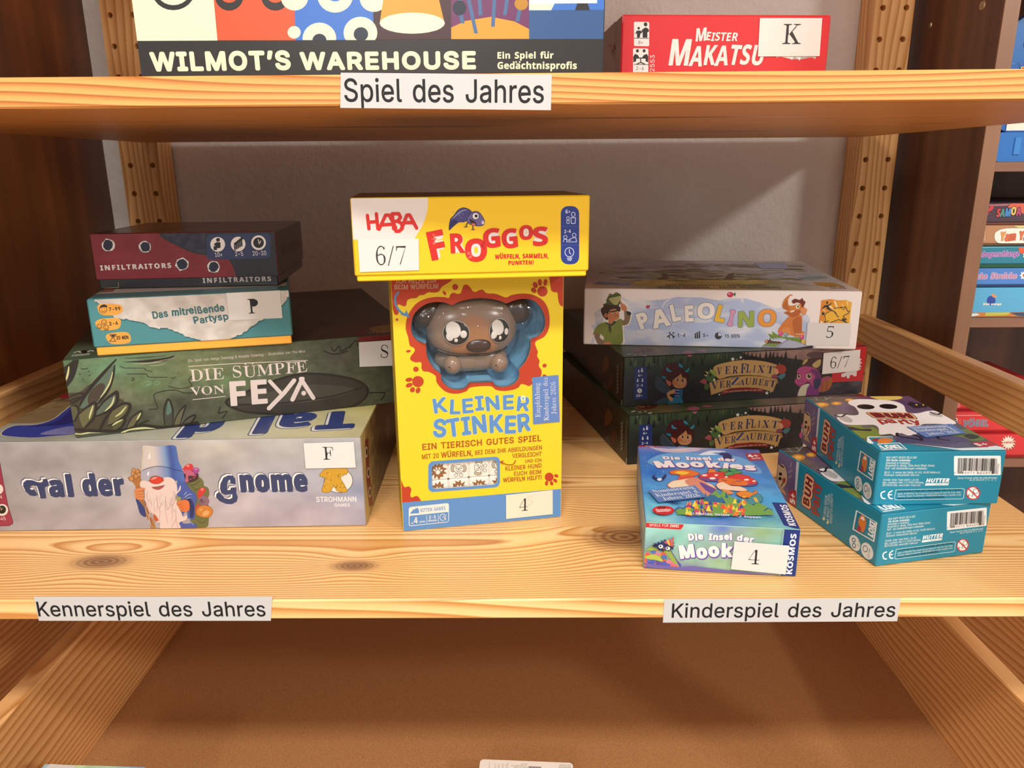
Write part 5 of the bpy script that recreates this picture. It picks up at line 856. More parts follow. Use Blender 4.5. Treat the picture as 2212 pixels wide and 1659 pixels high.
        draw(None, fat)
        s.j = 0
    # --- raster-like printed picture: colour per grid point
    def picture(s, nu, nv, fn, box=None):
        u0, v0, u1, v1 = box or (s.m, s.m, s.lu-s.m, s.lv-s.m)
        s.place([(u0, v0), (u1, v1)])
        n0 = len(s.mb.v)
        for j in range(nv+1):
            for i in range(nu+1):
                q = (u0+(u1-u0)*i/nu, v0+(v1-v0)*j/nv)
                s.mb.v.append(tuple(s.pt(q))); s.mb.c.append(tuple(max(0, min(1, x)) for x in fn(q[0]/s.lu, q[1]/s.lv)))
        for j in range(nv):
            for i in range(nu):
                a = n0+j*(nu+1)+i
                s.mb.f.append((a, a+1, a+nu+2, a+nu+1)); s.mb.mi.append(0)
def hash_str(t):
    h = 7
    for ch in t: h = (h*31 + ord(ch)) & 0xffffff
    return h
def nz(x, y, z=0.0, oct=3):
    return noise.fractal(Vector((x, y, z)), 1.0, 2.0, oct)
def blend(pts, p=2.0):
    """colour field through samples (u, v, colour): inverse distance weights"""
    P = [(u, v, rgb(c)) for u, v, c in pts]
    def f(u, v, ax=1.0):
        w = [1/(((u-a)*ax)**2+(v-b)**2+1e-4)**(p/2) for a, b, c in P]
        t = sum(w)
        return tuple(sum(wi*c[k] for wi, (_, _, c) in zip(w, P))/t for k in range(3))
    return f

class GameBox:
    """a lidded cardboard box standing at (x, y) with its front-left-bottom corner, turned by rot"""
    def __init__(s, name, label, x, y, z, rot, w, d, h, cols, cat='board game', base=None, split=0.0, inset=.0015, r=.0012, mat=None, group=None):
        s.z, s.h, s.w, s.d = z, h, w, d
        s.A = Vector((math.cos(rot), math.sin(rot), 0)); s.B = Vector((-math.sin(rot), math.cos(rot), 0)); s.Z = Vector((0, 0, 1))
        s.O = Vector((x, y, z))
        s.t = thing(name, label, cat, tuple(s.O), rot, group)
        s.mat = mat or CARD
        s.lid = MB(); s.base = None
        s.zl = h*split
        if split:
            s.base = MB()
            i = inset
            s.base.obox(s.O+s.A*i+s.B*i, s.A*(w-2*i), s.B*(d-2*i), s.Z*(h*split+.003), .0008, cols=base)
        s.lid.obox(s.O+s.Z*s.zl, s.A*w, s.B*d, s.Z*(h-s.zl), r, cols=cols)
    def front(s, **k): return Face(s.lid, s.O+s.Z*s.zl, s.A*s.w, s.Z*(s.h-s.zl), **k)
    def top(s, **k): return Face(s.lid, s.O+s.Z*s.h, s.A*s.w, s.B*s.d, **k)
    def left(s, **k): return Face(s.lid, s.O+s.Z*s.zl+s.B*s.d, -s.B*s.d, s.Z*(s.h-s.zl), **k)
    def right(s, **k): return Face(s.lid, s.O+s.Z*s.zl+s.A*s.w, s.B*s.d, s.Z*(s.h-s.zl), **k)
    def finish(s):
        if s.base: s.base.build('base', s.mat, s.t)
        s.lid_o = s.lid.build('lid', s.mat, s.t)
        return s.t
    def sticker(s, face, quad, col='#eeeae4', label=None, draw=None, name='sticker', lift=None):
        """paper glued on a face: a thin sheet of its own, corners in crop pixels (TL, TR, BR, BL)"""
        mb = MB(.76)
        if lift is None: lift = face.lift + face.kmax*face.STEP + .00035
        f = Face(mb, face.O + face.N*lift, face.U*face.lu, face.V*face.lv)
        f.clip = False
        f.cr = face.cr
        q = [f.uv(p) for p in quad]
        top = [f.O + f.U*a + f.V*b for a, b in q]
        bot = [p - f.N*.0002 for p in top]
        c = rgb(col)
        mb.face(top[::-1], c); mb.face(bot, c)
        for i in range(4):
            j = (i+1) % 4
            mb.face([top[i], top[j], bot[j], bot[i]], c)
        if draw: draw(f)
        o = mb.build(name, PAPER, s.t)
        if label: o['label'] = label
        return o

# ================================================================ the setting
CEIL, FLOOR = 1.7, -1.45
mb = MB(); mb.box((-2.6, 1.17, FLOOR), (2.6, 1.25, CEIL), r=.001)
structure(mb.build('wall_back', plaster()))
mb = MB(); mb.box((-2.6, -2.6, FLOOR-.05), (2.6, 1.25, FLOOR), r=.001)
structure(mb.build('floor', laminate('floor_laminate', '#b39a7c', '#c8b090', '#d4bd9e', 'X')))

# ================================================================ pine shelving
# board coordinates: x along the board, y from its front edge
P_SHELF = pine('pine_shelf', 'X', '#f7cc8c', '#c5823c', 330,
               knots=[(.166, .058, .022, .0115), (.372, .050, .017, .008), (.592, .098, .030, .020), (.47, .45, .03, .012)], warp=.28, plank=.118)
P_UPPER = pine('pine_upper_shelf', 'X', '#eeaa60', '#ab6226', 200, knots=[(.42, .25, .09, .012), (.72, .4, .08, .01), (.62, .14, .07, .008)], warp=.55, plank=.125, shift=-.095, irr=7)
P_POST = pine('pine_post', 'Z', '#f0c080', '#c58848', 105, cut=(1, .6), warp=.8, irr=6)
P_RAIL = pine('pine_rail', 'Y', '#e8b474', '#c08850', 120, cut=(.25, 1), warp=1.0, irr=5)
P_SIDE = pine('pine_side', 'Y', '#eeb878', '#c28244', 120, cut=(.2, 1), warp=1.0, irr=6)

def post(mb, x0, x1, y0, y1, z0, z1, cols, zh, pitch, r=.0038, depth=.014):
    """upright with two columns of bored peg holes in its front"""
    V = Vector
    zs = []
    k = math.ceil((z0+pitch*.6-zh)/pitch)
    while zh+k*pitch < z1-pitch*.6:
        zs.append(zh+k*pitch); k += 1
    edges = [z0] + [(a+b)/2 for a, b in zip(zs, zs[1:])] + [z1]
    N = 14
    for a, b, zc in zip(edges, edges[1:], zs):
        cons = [[V((x0, a, 0)), V((x1, a, 0)), V((x1, b, 0)), V((x0, b, 0))]]
        for xc in cols:
            cons.append([V((xc+r*math.cos(2*math.pi*i/N), zc+r*math.sin(2*math.pi*i/N), 0)) for i in range(N)])
        flat = [q for c in cons for q in c]
        for t in tessellate_polygon(cons):
            p = [flat[i] for i in t]
            ar = (p[1].x-p[0].x)*(p[2].y-p[0].y)-(p[2].x-p[0].x)*(p[1].y-p[0].y)
            if ar < 0: p = p[::-1]
            mb.face([(q.x, y0, q.y) for q in p])
        for xc in cols:
            rg = [(xc+r*math.cos(2*math.pi*i/N), zc+r*math.sin(2*math.pi*i/N)) for i in range(N)]
            for i in range(N):
                a_, b_ = rg[i], rg[(i+1) % N]
                mb.face([(a_[0], y0, a_[1]), (b_[0], y0, b_[1]), (b_[0], y0+depth, b_[1]), (a_[0], y0+depth, a_[1])])
            mb.face([(q[0], y0+depth, q[1]) for q in rg])
    mb.face([(x0, y1, z0), (x0, y0, z0), (x0, y0, z1), (x0, y1, z1)])
    mb.face([(x1, y0, z0), (x1, y1, z0), (x1, y1, z1), (x1, y0, z1)])
    mb.face([(x1, y1, z0), (x0, y1, z0), (x0, y1, z1), (x1, y1, z1)])
    mb.face([(x0, y0, z1), (x1, y0, z1), (x1, y1, z1), (x0, y1, z1)])
    mb.face([(x0, y1, z0), (x1, y1, z0), (x1, y0, z0), (x0, y0, z0)])

for side, x0, x1, cols, zh, ri in (('left', -.5574, -.5039, (-.5447, -.5135), .0061, (-.530, -.5121)),
                                   ('right', .4759, .5278, (.4864, .5174), .0065, (.497, .515))):
    t = thing('ladder_frame', 'pine ladder upright with two columns of peg holes at the %s end of the shelves' % side,
              'shelf upright', (x0, 1.12, FLOOR), 0, 'pine ladder uprights')
    mb = MB(); post(mb, x0, x1, 1.12, 1.166, FLOOR, CEIL-.1, cols, zh, .0387); mb.build('post', P_POST, t)
    mb = MB(); post(mb, x0, x1, .375, .42, FLOOR, CEIL-.1, cols, zh, .0387); mb.build('post', P_POST, t)
    mb = MB(); mb.box((ri[0], .42, -.2606), (ri[1], 1.12, -.2117), r=.0015); mb.build('rail', P_RAIL, t)
    mb = MB(); mb.box((ri[0], .42, .5), (ri[1], 1.12, .549), r=.0015); mb.build('rail', P_RAIL, t)

LS_TOP, LS_FRONT, US_TOP, US_BOT = -.3038, .4966, .0546, .0366
def board(name, a, b, mat, label):
    mb = MB(); mb.box(a, b, r=.0012)
    t = thing(name, label, 'shelf', (a[0], a[1], a[2]))
    mb.build('board', mat, t)
    return t
lower = board('shelf_board', (-.503, LS_FRONT, -.3198), (.4562, 1.118, LS_TOP), P_SHELF,
              'pale knotty pine shelf board under the stacked games, two paper labels on its edge')
upper = board('shelf_board', (-.5213, LS_FRONT, US_BOT), (.4771, 1.118, US_TOP), P_UPPER,
              'orange pine shelf board overhead with one paper label on its front edge')
above = board('shelf_board', (-.5213, LS_FRONT, .42), (.4771, 1.118, .438), P_UPPER,
              'next pine shelf board of the unit, above the upper edge of the photo')
lower['group'] = upper['group'] = above['group'] = 'pine shelf boards'

def paper_label(parent, quad, txt, A, B, h, label, curl=0):
    """printed paper strip glued on the front edge of a shelf"""
    mb = MB(.63)
    f = Face(mb, (-.6, LS_FRONT-.0004, -.5), Vector((1.2, 0, 0)), Vector((0, 0, 1.0)))
    f.clip = False
    q = [f.uv(p) for p in quad]
    P = [f.O + f.U*a + f.V*b for a, b in q]
    mb.face(P[::-1], rgb('#eae8e6')); back = [p - f.N*.0002 for p in P]; mb.face(back, rgb('#eae8e6'))
    for i in range(4):
        j = (i+1) % 4
        mb.face([P[i], P[j], back[j], back[i]], rgb('#e2e0de'))
    f.text(txt, A, B, h, '#1d1a1c', fat=.012)
    o = mb.build('paper_label', PAPER, parent); o['label'] = label
paper_label(upper, [(736, 157), (1192, 161), (1190, 238), (735, 233)], 'Spiel des Jahres', (745, 219), (1174, 222), 49, 'white paper label reading Spiel des Jahres')
paper_label(lower, [(73, 1289), (588, 1289), (585, 1341), (84, 1341)], 'Kennerspiel des Jahres', (84, 1331), (574, 1331), 31, 'white paper label reading Kennerspiel des Jahres')
paper_label(lower, [(1435, 1294), (1946, 1293), (1938, 1342), (1432, 1345)], 'Kinderspiel des Jahres', (1451, 1334), (1932, 1332), 30, 'white paper label reading Kinderspiel des Jahres')

# ---------------------------------------------------------------- drawer and cabinet below
FIB = fibreboard()
t = thing('drawer', 'open pine drawer with brown fibreboard bottom below the lower shelf', 'drawer', (0, .33, -.605))
mb = MB(); mb.box((-.4614, .33, -.605), (.4566, 1.1, -.5988), r=.0003); mb.build('drawer_bottom', FIB, t)
for x0, x1 in ((-.4824, -.4614), (.4566, .4757)):
    mb = MB(); mb.box((x0, .33, -.612), (x1, 1.1, -.4723), r=.0015); mb.build('drawer_side', P_SIDE, t)
mb = MB(); mb.box((-.4614, 1.084, -.5988), (.4566, 1.1, -.4723), r=.0015); mb.build('drawer_back', P_SIDE, t)
for side, x0, x1 in (('left', -.600, -.578), ('right', .572, .592)):
    t = thing('cabinet_side', 'reddish pine side board standing %s of the open drawer, below the shelf' % side, 'cabinet panel', (x0, .34, FLOOR), 0, 'pine cabinet sides')
    mb = MB(); mb.box((x0, .34, FLOOR), (x1, .93, -.43), r=.0015); mb.build('panel', P_SIDE, t)

# ---------------------------------------------------------------- brown bookcases on both sides
LAM_L = laminate('brown_laminate', '#5c3512', '#764217', '#885022')
LAM_R = laminate('walnut_laminate', '#4d3020', '#6a442e', '#7c5238')
LAM_E = laminate('walnut_edge', '#7c573e', '#8c6448', '#987052')
LAM_H = laminate('walnut_shelf', '#7a5540', '#8e6650', '#a0765c', 'X')
t = thing('bookcase', 'dark brown bookcase side standing at the far left against the wall', 'bookcase', (-.64, .3, FLOOR))
mb = MB(); mb.box((-.625, .32, FLOOR), (-.605, 1.168, CEIL-.05), r=.0008); mb.build('side_panel', LAM_L, t)
mb = MB(); mb.box((-1.3, 1.155, FLOOR), (-.626, 1.168, CEIL-.05), r=.0008); mb.build('back_panel', LAM_L, t)
mb = MB(); mb.box((-1.3, .34, -.02), (-.626, 1.154, 0), r=.0008); mb.build('shelf', LAM_L, t)
BKY = .95
t = thing('bookcase', 'walnut brown bookcase filled with games at the right edge of the photo', 'bookcase', (.548, BKY, FLOOR))
mb = MB(); mb.box((.5485, BKY+.001, FLOOR), (.5655, 1.168, CEIL-.05), r=.0006); mb.build('side_panel', LAM_R, t)
mb = MB(); mb.box((.548, BKY-.001, FLOOR), (.566, BKY+.001, CEIL-.05), r=.0003); o = mb.build('edge_strip', LAM_E, t); o['label'] = 'lighter edge banding'
mb = MB(); mb.box((.566, 1.155, FLOOR), (1.25, 1.168, CEIL-.05), r=.0006); mb.build('back_panel', LAM_R, t)
SHZ = [(.207, .196), (.0015, -.0095), (-.1873, -.198), (-.375, -.386), (-.6, -.611)]
for a, b in SHZ:
    mb = MB(); mb.box((.566, BKY, b), (1.25, 1.155, a), r=.0006); mb.build('shelf', LAM_H, t)
STEEL = plain('screw_steel', '#b8a888', .35, .8)
for y, z, r in ((1.113, .177, .0042), (.9945, .179, .0058)):
    mb = MB(); mb.tube([(.5486, y, z), (.5472, y, z)], [r, r*.85], n=16); mb.tube([(.5473, y, z), (.5468, y, z)], r*.4, n=6)
    mb.build('screw', STEEL, t)

# ================================================================ the games
GAP = .0003
P5 = dict(
 TA=(-.4626, .608, .0277, .3278, .295, .0828), FE=(-.3794, .6172, .3669, .3007, .2977, .0692),
 DA=(-.3575, .628, .2854, .1619, .1619, .049), IN=(-.3753, .6804, .1058, .1588, .1396, .0493),
 ST=(-.1006, .6059, .198, .141, .07, .2231), FR=(-.1197, .5626, .1327, .175, .105, .0605),
 V2=(.1144, .7578, .2044, .2806, .290, .0549), V1=(.1114, .7875, .1716, .2806, .290, .0551), PA=(.0735, .8487, -.1146, .2949, .27, .0639),
 MO=(.0971, .5408, -.1158, .1156, .1699, .0401), B2=(.2789, .5417, .2252, .0993, .1468, .0453), B1=(.278, .5566, .028, .0993, .1468, .0453),
 MA=(.0826, .6583, .0651, .1683, .1683, .06))
def gb(key, name, label, zbase, cols, **k):
    x, y, a, w, d, h = P5[key]
    b = GameBox(name, label, x, y, zbase+GAP, a, w, d, h-GAP, cols, **k)
    b.ztop = zbase + h
    return b
cW, cK, cI, cT = (200, 0, .50633), (1280, 0, .42134), (100, 440, .36166), (0, 820, .39783)
cG, cF, cS, cD = (270, 940, .12658), (730, 390, .25769), (820, 800, .21698), (840, 600, .17405)
cP, cC, cM, cV1, cV2 = (1200, 540, .31646), (1260, 610, .09946), (1620, 610, .11754), (1340, 740, .11754), (1500, 740, .17631)
cFe, cTl, cB, cMo, cR = (100, 740, .17179), (0, 940, .13562), (1660, 840, .25321), (1340, 930, .19896), (690, 600, .33742)
STK = '#ece8e2'
INK = '#2a2626'

def person_icon(f, x, y, s, col):
    f.ell(x, y-s*.62, s*.26, col=col); f.rrect(x-s*.34, y-s*.3, x+s*.34, y+s*.5, s*.12, col)
def clock_icon(f, x, y, r, face, hand, w=3):
    f.ell(x, y, r, col=face); f.stroke([(x, y-r*.62), (x, y), (x+r*.35, y+r*.3)], w, hand)
def paw(f, x, y, r, col, rot=0):
    c, s = math.cos(math.radians(rot)), math.sin(math.radians(rot))
    f.ell(x, y, r, r, col)
    for a in (-60, -20, 22, 62):
        t = math.radians(a)
        dx, dy = math.sin(t)*r*1.75, -math.cos(t)*r*1.75
        f.ell(x+dx*c-dy*s, y+dx*s+dy*c, r*.38, r*.58, col, rot=a*.8+rot)
def star(f, x, y, r, col, n=5, inner=.45, rot=-90):
    f.poly([(x+(r if i % 2 == 0 else r*inner)*math.cos(math.radians(rot+180*i/n)), y+(r if i % 2 == 0 else r*inner)*math.sin(math.radians(rot+180*i/n))) for i in range(2*n)], col)

# ================================================================ left stack
# --- game with the gnome
TA = gb('TA', 'game_box', 'large pale grey game box with a bearded gnome, bottom of the left stack', LS_TOP,
        dict(front='#bcb4b2', top='#c8c7b4', left='#a0909a', right='#b9a368', back='#8a8680'))
TA.lid.tone = .76
f = TA.front()
ta_field = blend([(.42, .95, '#aba6a0'), (.5, .6, '#b0aaa6'), (.5, .1, '#aea4a8'), (.62, .9, '#c4bdb2'), (.65, .3, '#c6bcc2'), (.8, .9, '#c2bfbc'), (.8, .5, '#b2b2be'), (.85, .1, '#bcb0ba'), (1, .8, '#b2b3b4'), (1, .4, '#98a0b8'), (1, .05, '#a6a2b2'), (0, .5, '#a09a98')])
def ta_front(u, v):
    c = ta_field(u, v, 1.6); n = nz(u*9, v*3.2, 1)*.07+nz(u*22, v*8, 4)*.03
    return tuple(x+n for x in c)
f.picture(150, 36, ta_front)
f.crop(*cTl)
f.poly([(-400, 440), (0, 440), (60, 780), (130, 1130), (205, 1370), (205, 1410), (150, 1440), (-400, 1460)], '#a23d50', line='#5a2430', lw=8)
f.ell(-20, 860, 74, 80, '#eadfd2'); f.ell(35, 1190, 96, 94, '#eadfd2'); f.ell(32, 1185, 66, 66, '#2c2724')
f.stroke([(12, 1140), (22, 1195), (42, 1160)], 7, '#cbb8a8'); f.text('45', (14, 1355), (96, 1352), 52, '#f0e0da'); f.text('4', (-6, 1000), (36, 1010), 50, '#f0e0da')
def chunky(f, t, A, B, h, **k):
    f.text(t, A, B, h, '#3b456b', font='B', fat=.058, layers=[('#3b456b', .085, -.07, .06), ('#f7f0e8', .058, -.07, .06)], **k)
chunky(f, 'al', (800, 985), (1190, 985), 350); chunky(f, 'der', (1340, 975), (2010, 965), 350)
TT = [(745, 690), (780, 760), (768, 802), (715, 830), (740, 1002), (652, 1006), (612, 860), (590, 806), (530, 795), (486, 815), (478, 845), (505, 868), (548, 862), (602, 945), (560, 968), (480, 955), (410, 890), (372, 810), (376, 752), (430, 712), (520, 715), (600, 745), (660, 752), (690, 728), (678, 700)]
f.poly([(x-40, y-34) for x, y in TT], '#3b456b'); f.poly([(x-27, y-24) for x, y in TT], '#f7f0e8'); f.poly(TT, '#3b456b')
f.crop(*cT); chunky(f, 'nome', (1308, 612), (1675, 608), 122)
f.crop(420, 930, .22065)
GG = [(405, 528), (400, 470), (375, 440), (330, 438), (285, 460), (255, 520), (250, 570), (265, 610), (300, 630), (350, 622), (372, 626), (370, 660), (340, 672), (295, 660), (265, 625), (240, 600), (215, 622), (212, 655), (245, 690), (310, 718), (370, 720), (415, 695), (425, 650), (410, 610), (412, 556), (385, 555), (355, 560), (352, 580), (325, 583), (320, 560), (322, 520), (330, 490), (348, 480), (352, 505), (345, 515)]
for dx, dy, c_ in ((-22, -19, '#3b456b'), (-15, -13, '#f7f0e8'), (0, 0, '#3b456b')): f.poly([(x+dx, y+dy) for x, y in GG], c_)
# the gnome
f.crop(*cG)
f.blob([(1010, 800), (1180, 790), (1260, 715), (1340, 790), (1350, 860), (1420, 900), (1440, 1010), (1400, 1120), (1430, 1220), (1430, 1460), (1390, 1570), (1150, 1570), (1100, 1300)], '#6f7043')
for p in ([(1060, 830), (1180, 850), (1290, 760)], [(1180, 950), (1280, 900)], [(1230, 1440), (1320, 1500), (1400, 1440)], [(1120, 860), (1210, 930)]): f.stroke(p, 16, '#515632', True, True)
f.blob([(1030, 800), (1010, 650), (1120, 600), (1240, 640), (1250, 740), (1150, 800)], '#4a3136')
for x, y in ((1120, 750), (1180, 725), (1205, 690)): f.ell(x, y, 14, col='#b0505a')
f.blob([(1025, 790), (1040, 680), (985, 620), (1060, 590), (1140, 610), (1200, 690), (1130, 690), (1080, 700), (1085, 790)], '#c4627a')
f.blob([(985, 590), (1050, 500), (1130, 490), (1170, 540), (1150, 600), (1080, 590)], '#d23b3c'); f.ell(1075, 520, 30, 22, '#e8847a')
f.blob([(1160, 590), (1200, 550), (1260, 570), (1265, 620), (1210, 660), (1170, 640)], '#a64b90'); f.ell(1215, 580, 24, 16, '#c98ab8')
f.blob([(1235, 1040), (1250, 950), (1310, 890), (1370, 910), (1370, 960), (1310, 1040), (1260, 1070)], '#cf3f38'); f.ell(1320, 925, 26, 20, '#e6867a', rot=-30)
f.blob([(1265, 1090), (1310, 1040), (1400, 1050), (1440, 1130), (1400, 1195), (1310, 1190), (1270, 1150)], '#8d6a76')
f.stroke([(1310+52*math.exp(-.16*i)*math.cos(i*.8), 1115+52*math.exp(-.16*i)*math.sin(i*.8)) for i in range(20)], 12, '#5b4250', True)
f.blob([(1200, 1330), (1210, 1210), (1260, 1170), (1280, 1220), (1240, 1310)], '#c04a48')
f.blob([(1215, 1340), (1240, 1240), (1330, 1195), (1450, 1220), (1500, 1300), (1450, 1390), (1340, 1405), (1250, 1370)], '#d08238', line='#8a5426', lw=6)
f.blob([(1320, 1340), (1380, 1280), (1440, 1300), (1420, 1360), (1350, 1380)], '#e0a86a'); f.ell(1300, 1270, 40, 22, '#dd9c58', rot=-30)
f.blob([(190, 1070), (330, 1110), (400, 1300), (350, 1395), (260, 1340), (215, 1200)], '#34447e')
f.blob([(900, 760), (1000, 760), (1100, 900), (1200, 1000), (1225, 1090), (1190, 1230), (1190, 1400), (1140, 1435), (1070, 1400), (1060, 1300), (1000, 1340), (990, 1500), (1180, 1500), (1215, 1580), (940, 1590), (900, 1200)], '#4c5fa8')
f.blob([(1000, 1100), (1100, 1060), (1180, 1190), (1170, 1390), (1110, 1390), (1100, 1250)], '#2c3768')
for p in ([(1000, 1080), (1090, 1010), (1150, 1010)], [(1030, 1080), (1130, 1060)], [(1010, 1020), (1060, 960)], [(1050, 1480), (1120, 1480), (1180, 1530)]): f.stroke(p, 12, '#aab4de', True, True)
f.blob([(150, 640), (90, 720), (50, 715), (60, 760), (120, 790), (175, 870), (190, 930), (260, 900), (285, 700), (270, 620), (220, 570), (190, 590), (150, 560), (110, 600)], '#b2743f')
for x, y, r in ((150, 600, 34), (135, 655, 32), (110, 740, 42), (215, 620, 34), (190, 700, 36), (240, 670, 30)): f.ell(x, y, r, r*1.1, '#c98d55', line='#8a5630', lw=6)
f.blob([(200, 1060), (300, 1080), (380, 1230), (440, 1380), (500, 1480), (520, 1590), (440, 1590), (430, 1480), (370, 1400), (330, 1230)], '#b07a48')
f.stroke([(300, 1130), (400, 1320), (470, 1560)], 10, '#80532c', True)
hat = [(330, 175), (560, 190), (840, 175), (890, 290), (920, 450), (980, 590), (850, 590), (640, 530), (430, 545), (290, 610), (300, 500), (290, 420), (315, 320), (300, 230)]
def hat_c(q, f=f):
    a, b = f.uv((300, 400)), f.uv((950, 400))
    t = (q[0]-a[0])/(b[0]-a[0])
    st = [(0, '#d3c6bf'), (.3, '#d8cac0'), (.45, '#b9b6c4'), (.62, '#7c9cc6'), (.74, '#41569a'), (.85, '#4a6ab0'), (1, '#5b79bd')]
    for (p0, c0), (p1, c1) in zip(st, st[1:]):
        if t <= p1: return mix(c0, c1, (t-p0)/(p1-p0))
    return rgb('#5b79bd')
f.blob(hat, '#b0b0c0', shade=hat_c, step=.0022)
f.blob([(285, 620), (430, 555), (640, 530), (850, 590), (980, 600), (1010, 680), (1020, 790), (880, 770), (700, 740), (550, 690), (450, 700), (410, 770), (290, 760)], '#5b82c2', shade=lambda q: mix(hat_c(q), '#4a63ac', .25), step=.0022)
f.stroke([(290, 605), (400, 560), (560, 528), (720, 545), (860, 590), (980, 610)], 9, '#39425f', True)
f.blob([(395, 400), (415, 310), (435, 330), (430, 390)], '#f2ecea'); f.blob([(380, 660), (400, 620), (420, 625), (405, 690)], '#efeaf0'); f.stroke([(298, 600), (300, 420), (325, 180)], 9, '#f0dfb8', True)
f.blob([(265, 800), (330, 770), (520, 800), (680, 720), (780, 720), (850, 770), (895, 880), (900, 960), (950, 850), (950, 930), (870, 1030), (900, 1150), (960, 1300), (1000, 1390), (1060, 1350), (1050, 1440), (930, 1490), (940, 1590), (620, 1590), (600, 1500), (540, 1470), (470, 1330), (420, 1310), (350, 1100), (340, 920), (270, 880)], '#e6cfc6')
rn = random.Random(3)
for i in range(46):
    x = rn.uniform(370, 900); y = rn.uniform(930, 1300); l = rn.uniform(120, 330)
    f.stroke([(x, y), (x+rn.uniform(-20, 40), y+l*.5), (x+rn.uniform(-40, 70)+(650-x)*.12, y+l)], rn.uniform(5, 12), rn.choice(['#f3e4da', '#d3b5ae', '#dcc2ba', '#c7a8a4', '#efdcd2']), True, True)
f.blob([(470, 890), (560, 880), (670, 855), (640, 900), (570, 930), (500, 915)], '#a9584c'); f.stroke([(460, 885), (560, 875), (680, 850)], 9, '#7b4a42', True)
f.blob([(425, 780), (450, 720), (530, 695), (610, 710), (665, 755), (640, 790), (570, 825), (480, 820)], '#d8402f', line='#8a2f26', lw=6); f.blob([(450, 750), (500, 710), (560, 715), (500, 750)], '#ee9a86')
f.blob([(165, 960), (200, 905), (340, 895), (335, 930), (300, 950), (330, 990), (325, 1080), (270, 1100), (190, 1070)], '#d98a55')
for y in (950, 1000, 1045): f.stroke([(200, y+20), (260, y), (322, y)], 8, '#a85a34', True)
f.blob([(885, 1150), (1000, 1095), (1080, 1110), (1110, 1180), (1100, 1270), (1040, 1305), (960, 1285), (920, 1220)], '#dd7a44')
for p in ([(910, 1190), (980, 1160)], [(930, 1240), (1000, 1200)], [(950, 1285), (1010, 1250)]): f.stroke(p, 8, '#a4502c', True)
f.blob([(880, 1060), (930, 1040), (970, 1080), (930, 1120), (890, 1110)], '#9a9a58'); f.blob([(500, 1340), (550, 1390), (575, 1450), (520, 1460), (490, 1400)], '#c0603a')
f.crop(*cT)
f.ell(1838, 548, 78, 66, '#e8e4dc', line='#3a3838', lw=3)
f.blob([(1735, 520), (1760, 490), (1790, 482), (1880, 482), (1885, 510), (1850, 530), (1870, 570), (1885, 608), (1835, 606), (1812, 580), (1790, 610), (1748, 606), (1760, 560), (1765, 535)], '#d2a02f', line='#8a6a1c', lw=2)
for i in range(30):
    x = 1750+rn.uniform(10, 120); y = 490+rn.uniform(5, 105); a = rn.uniform(0, 3)
    if abs(x-1815) < 30 + (y-480)*.4: f.stroke([(x, y), (x+9*math.cos(a), y+9*math.sin(a))], 2.4, rn.choice(['#7a5c18', '#e8c860']))
f.text('STROHMANN', (1718, 664), (1936, 662), 28, '#f4f0ee', fat=.03); f.text('GAMES', (1817, 690), (1901, 689), 18, '#f4f0ee', fat=.03)
TA.sticker(f, [(1648, 346), (1921, 338), (1932, 478), (1660, 483)], STK, 'white sticker with the letter F', lambda g: g.text('F', (1756, 435), (1813, 434), 70, INK, 'S', lite=.034))
# its cover, seen as a strip and a corner
f = TA.top()
ta_top = blend([(0, 0, '#aab0a8'), (.35, .02, '#b9bcae'), (.6, .03, '#d4d3ba'), (.95, .05, '#d9d2a4'), (1, .3, '#e6dc8c'), (.7, .3, '#cfd0b4'), (.1, .3, '#8a7860'), (0, .7, '#7a6040'), (.9, .8, '#c8a840')])
f.picture(60, 40, lambda u, v: tuple(x+nz(u*8, v*8)*.05 for x in ta_top(u, v)))
f.crop(*cT)
f.poly([(0, 240), (150, 170), (420, 40), (700, -60), (420, 180), (200, 236)], '#8c7450')
for i in range(26):
    x = rn.uniform(60, 400); y = 205-x*.38+rn.uniform(-10, 60)
    f.stroke([(x, y), (x+rn.uniform(20, 60), y-rn.uniform(4, 14))], 3, rn.choice(['#a5854c', '#5e4a30', '#b89a60']))
f.blob([(5, 300), (30, 270), (90, 250), (200, 245), (290, 215), (350, 170), (420, 130), (520, 200), (480, 280), (390, 300), (280, 310), (180, 318), (60, 312)], '#36459a', line='#d8c9a8', lw=3)
f.blob([(150, 255), (290, 235), (370, 180), (400, 150), (400, 230), (300, 250)], '#2b2f74'); f.blob([(220, 300), (300, 270), (400, 255), (440, 285), (390, 298)], '#8583b8'); f.blob([(300, 95), (345, 74), (420, 68), (420, 96), (340, 102)], '#b2303c')
f.text('Tal d', (1940, 168), (1040, 212), 0, '#33437e', font='B', fat=.05, up=(1962, 262), layers=[('#33437e', .07, .05, .05), ('#f2efe6', .05, .05, .05)])
f = TA.right()
f.picture(40, 12, lambda u, v: mix('#c9b478', '#40352a', (u-.10)*4 + nz(u*14, v*9)*.5))  # yellow side darkens towards the back: shade painted into the print colours
f.crop(*cR)
f.poly([(292, 1040), (312, 1020), (318, 1200), (338, 1420), (345, 1450), (318, 1468), (300, 1300)], '#8d2a32')
for x, y in ((300, 1115), (312, 1248), (322, 1372)): f.ell(x, y, 9, 36, '#e6dcd0'); f.ell(x+1, y, 6, 22, '#2c2622')
for i in range(9): f.stroke([(345+i % 3*7, 960+i*44), (342+i % 3*9, 990+i*46)], 5, '#1e1a18')
f.blob([(428, 900), (445, 890), (452, 960), (440, 1040), (425, 980)], '#7a5a70')
TA.finish()

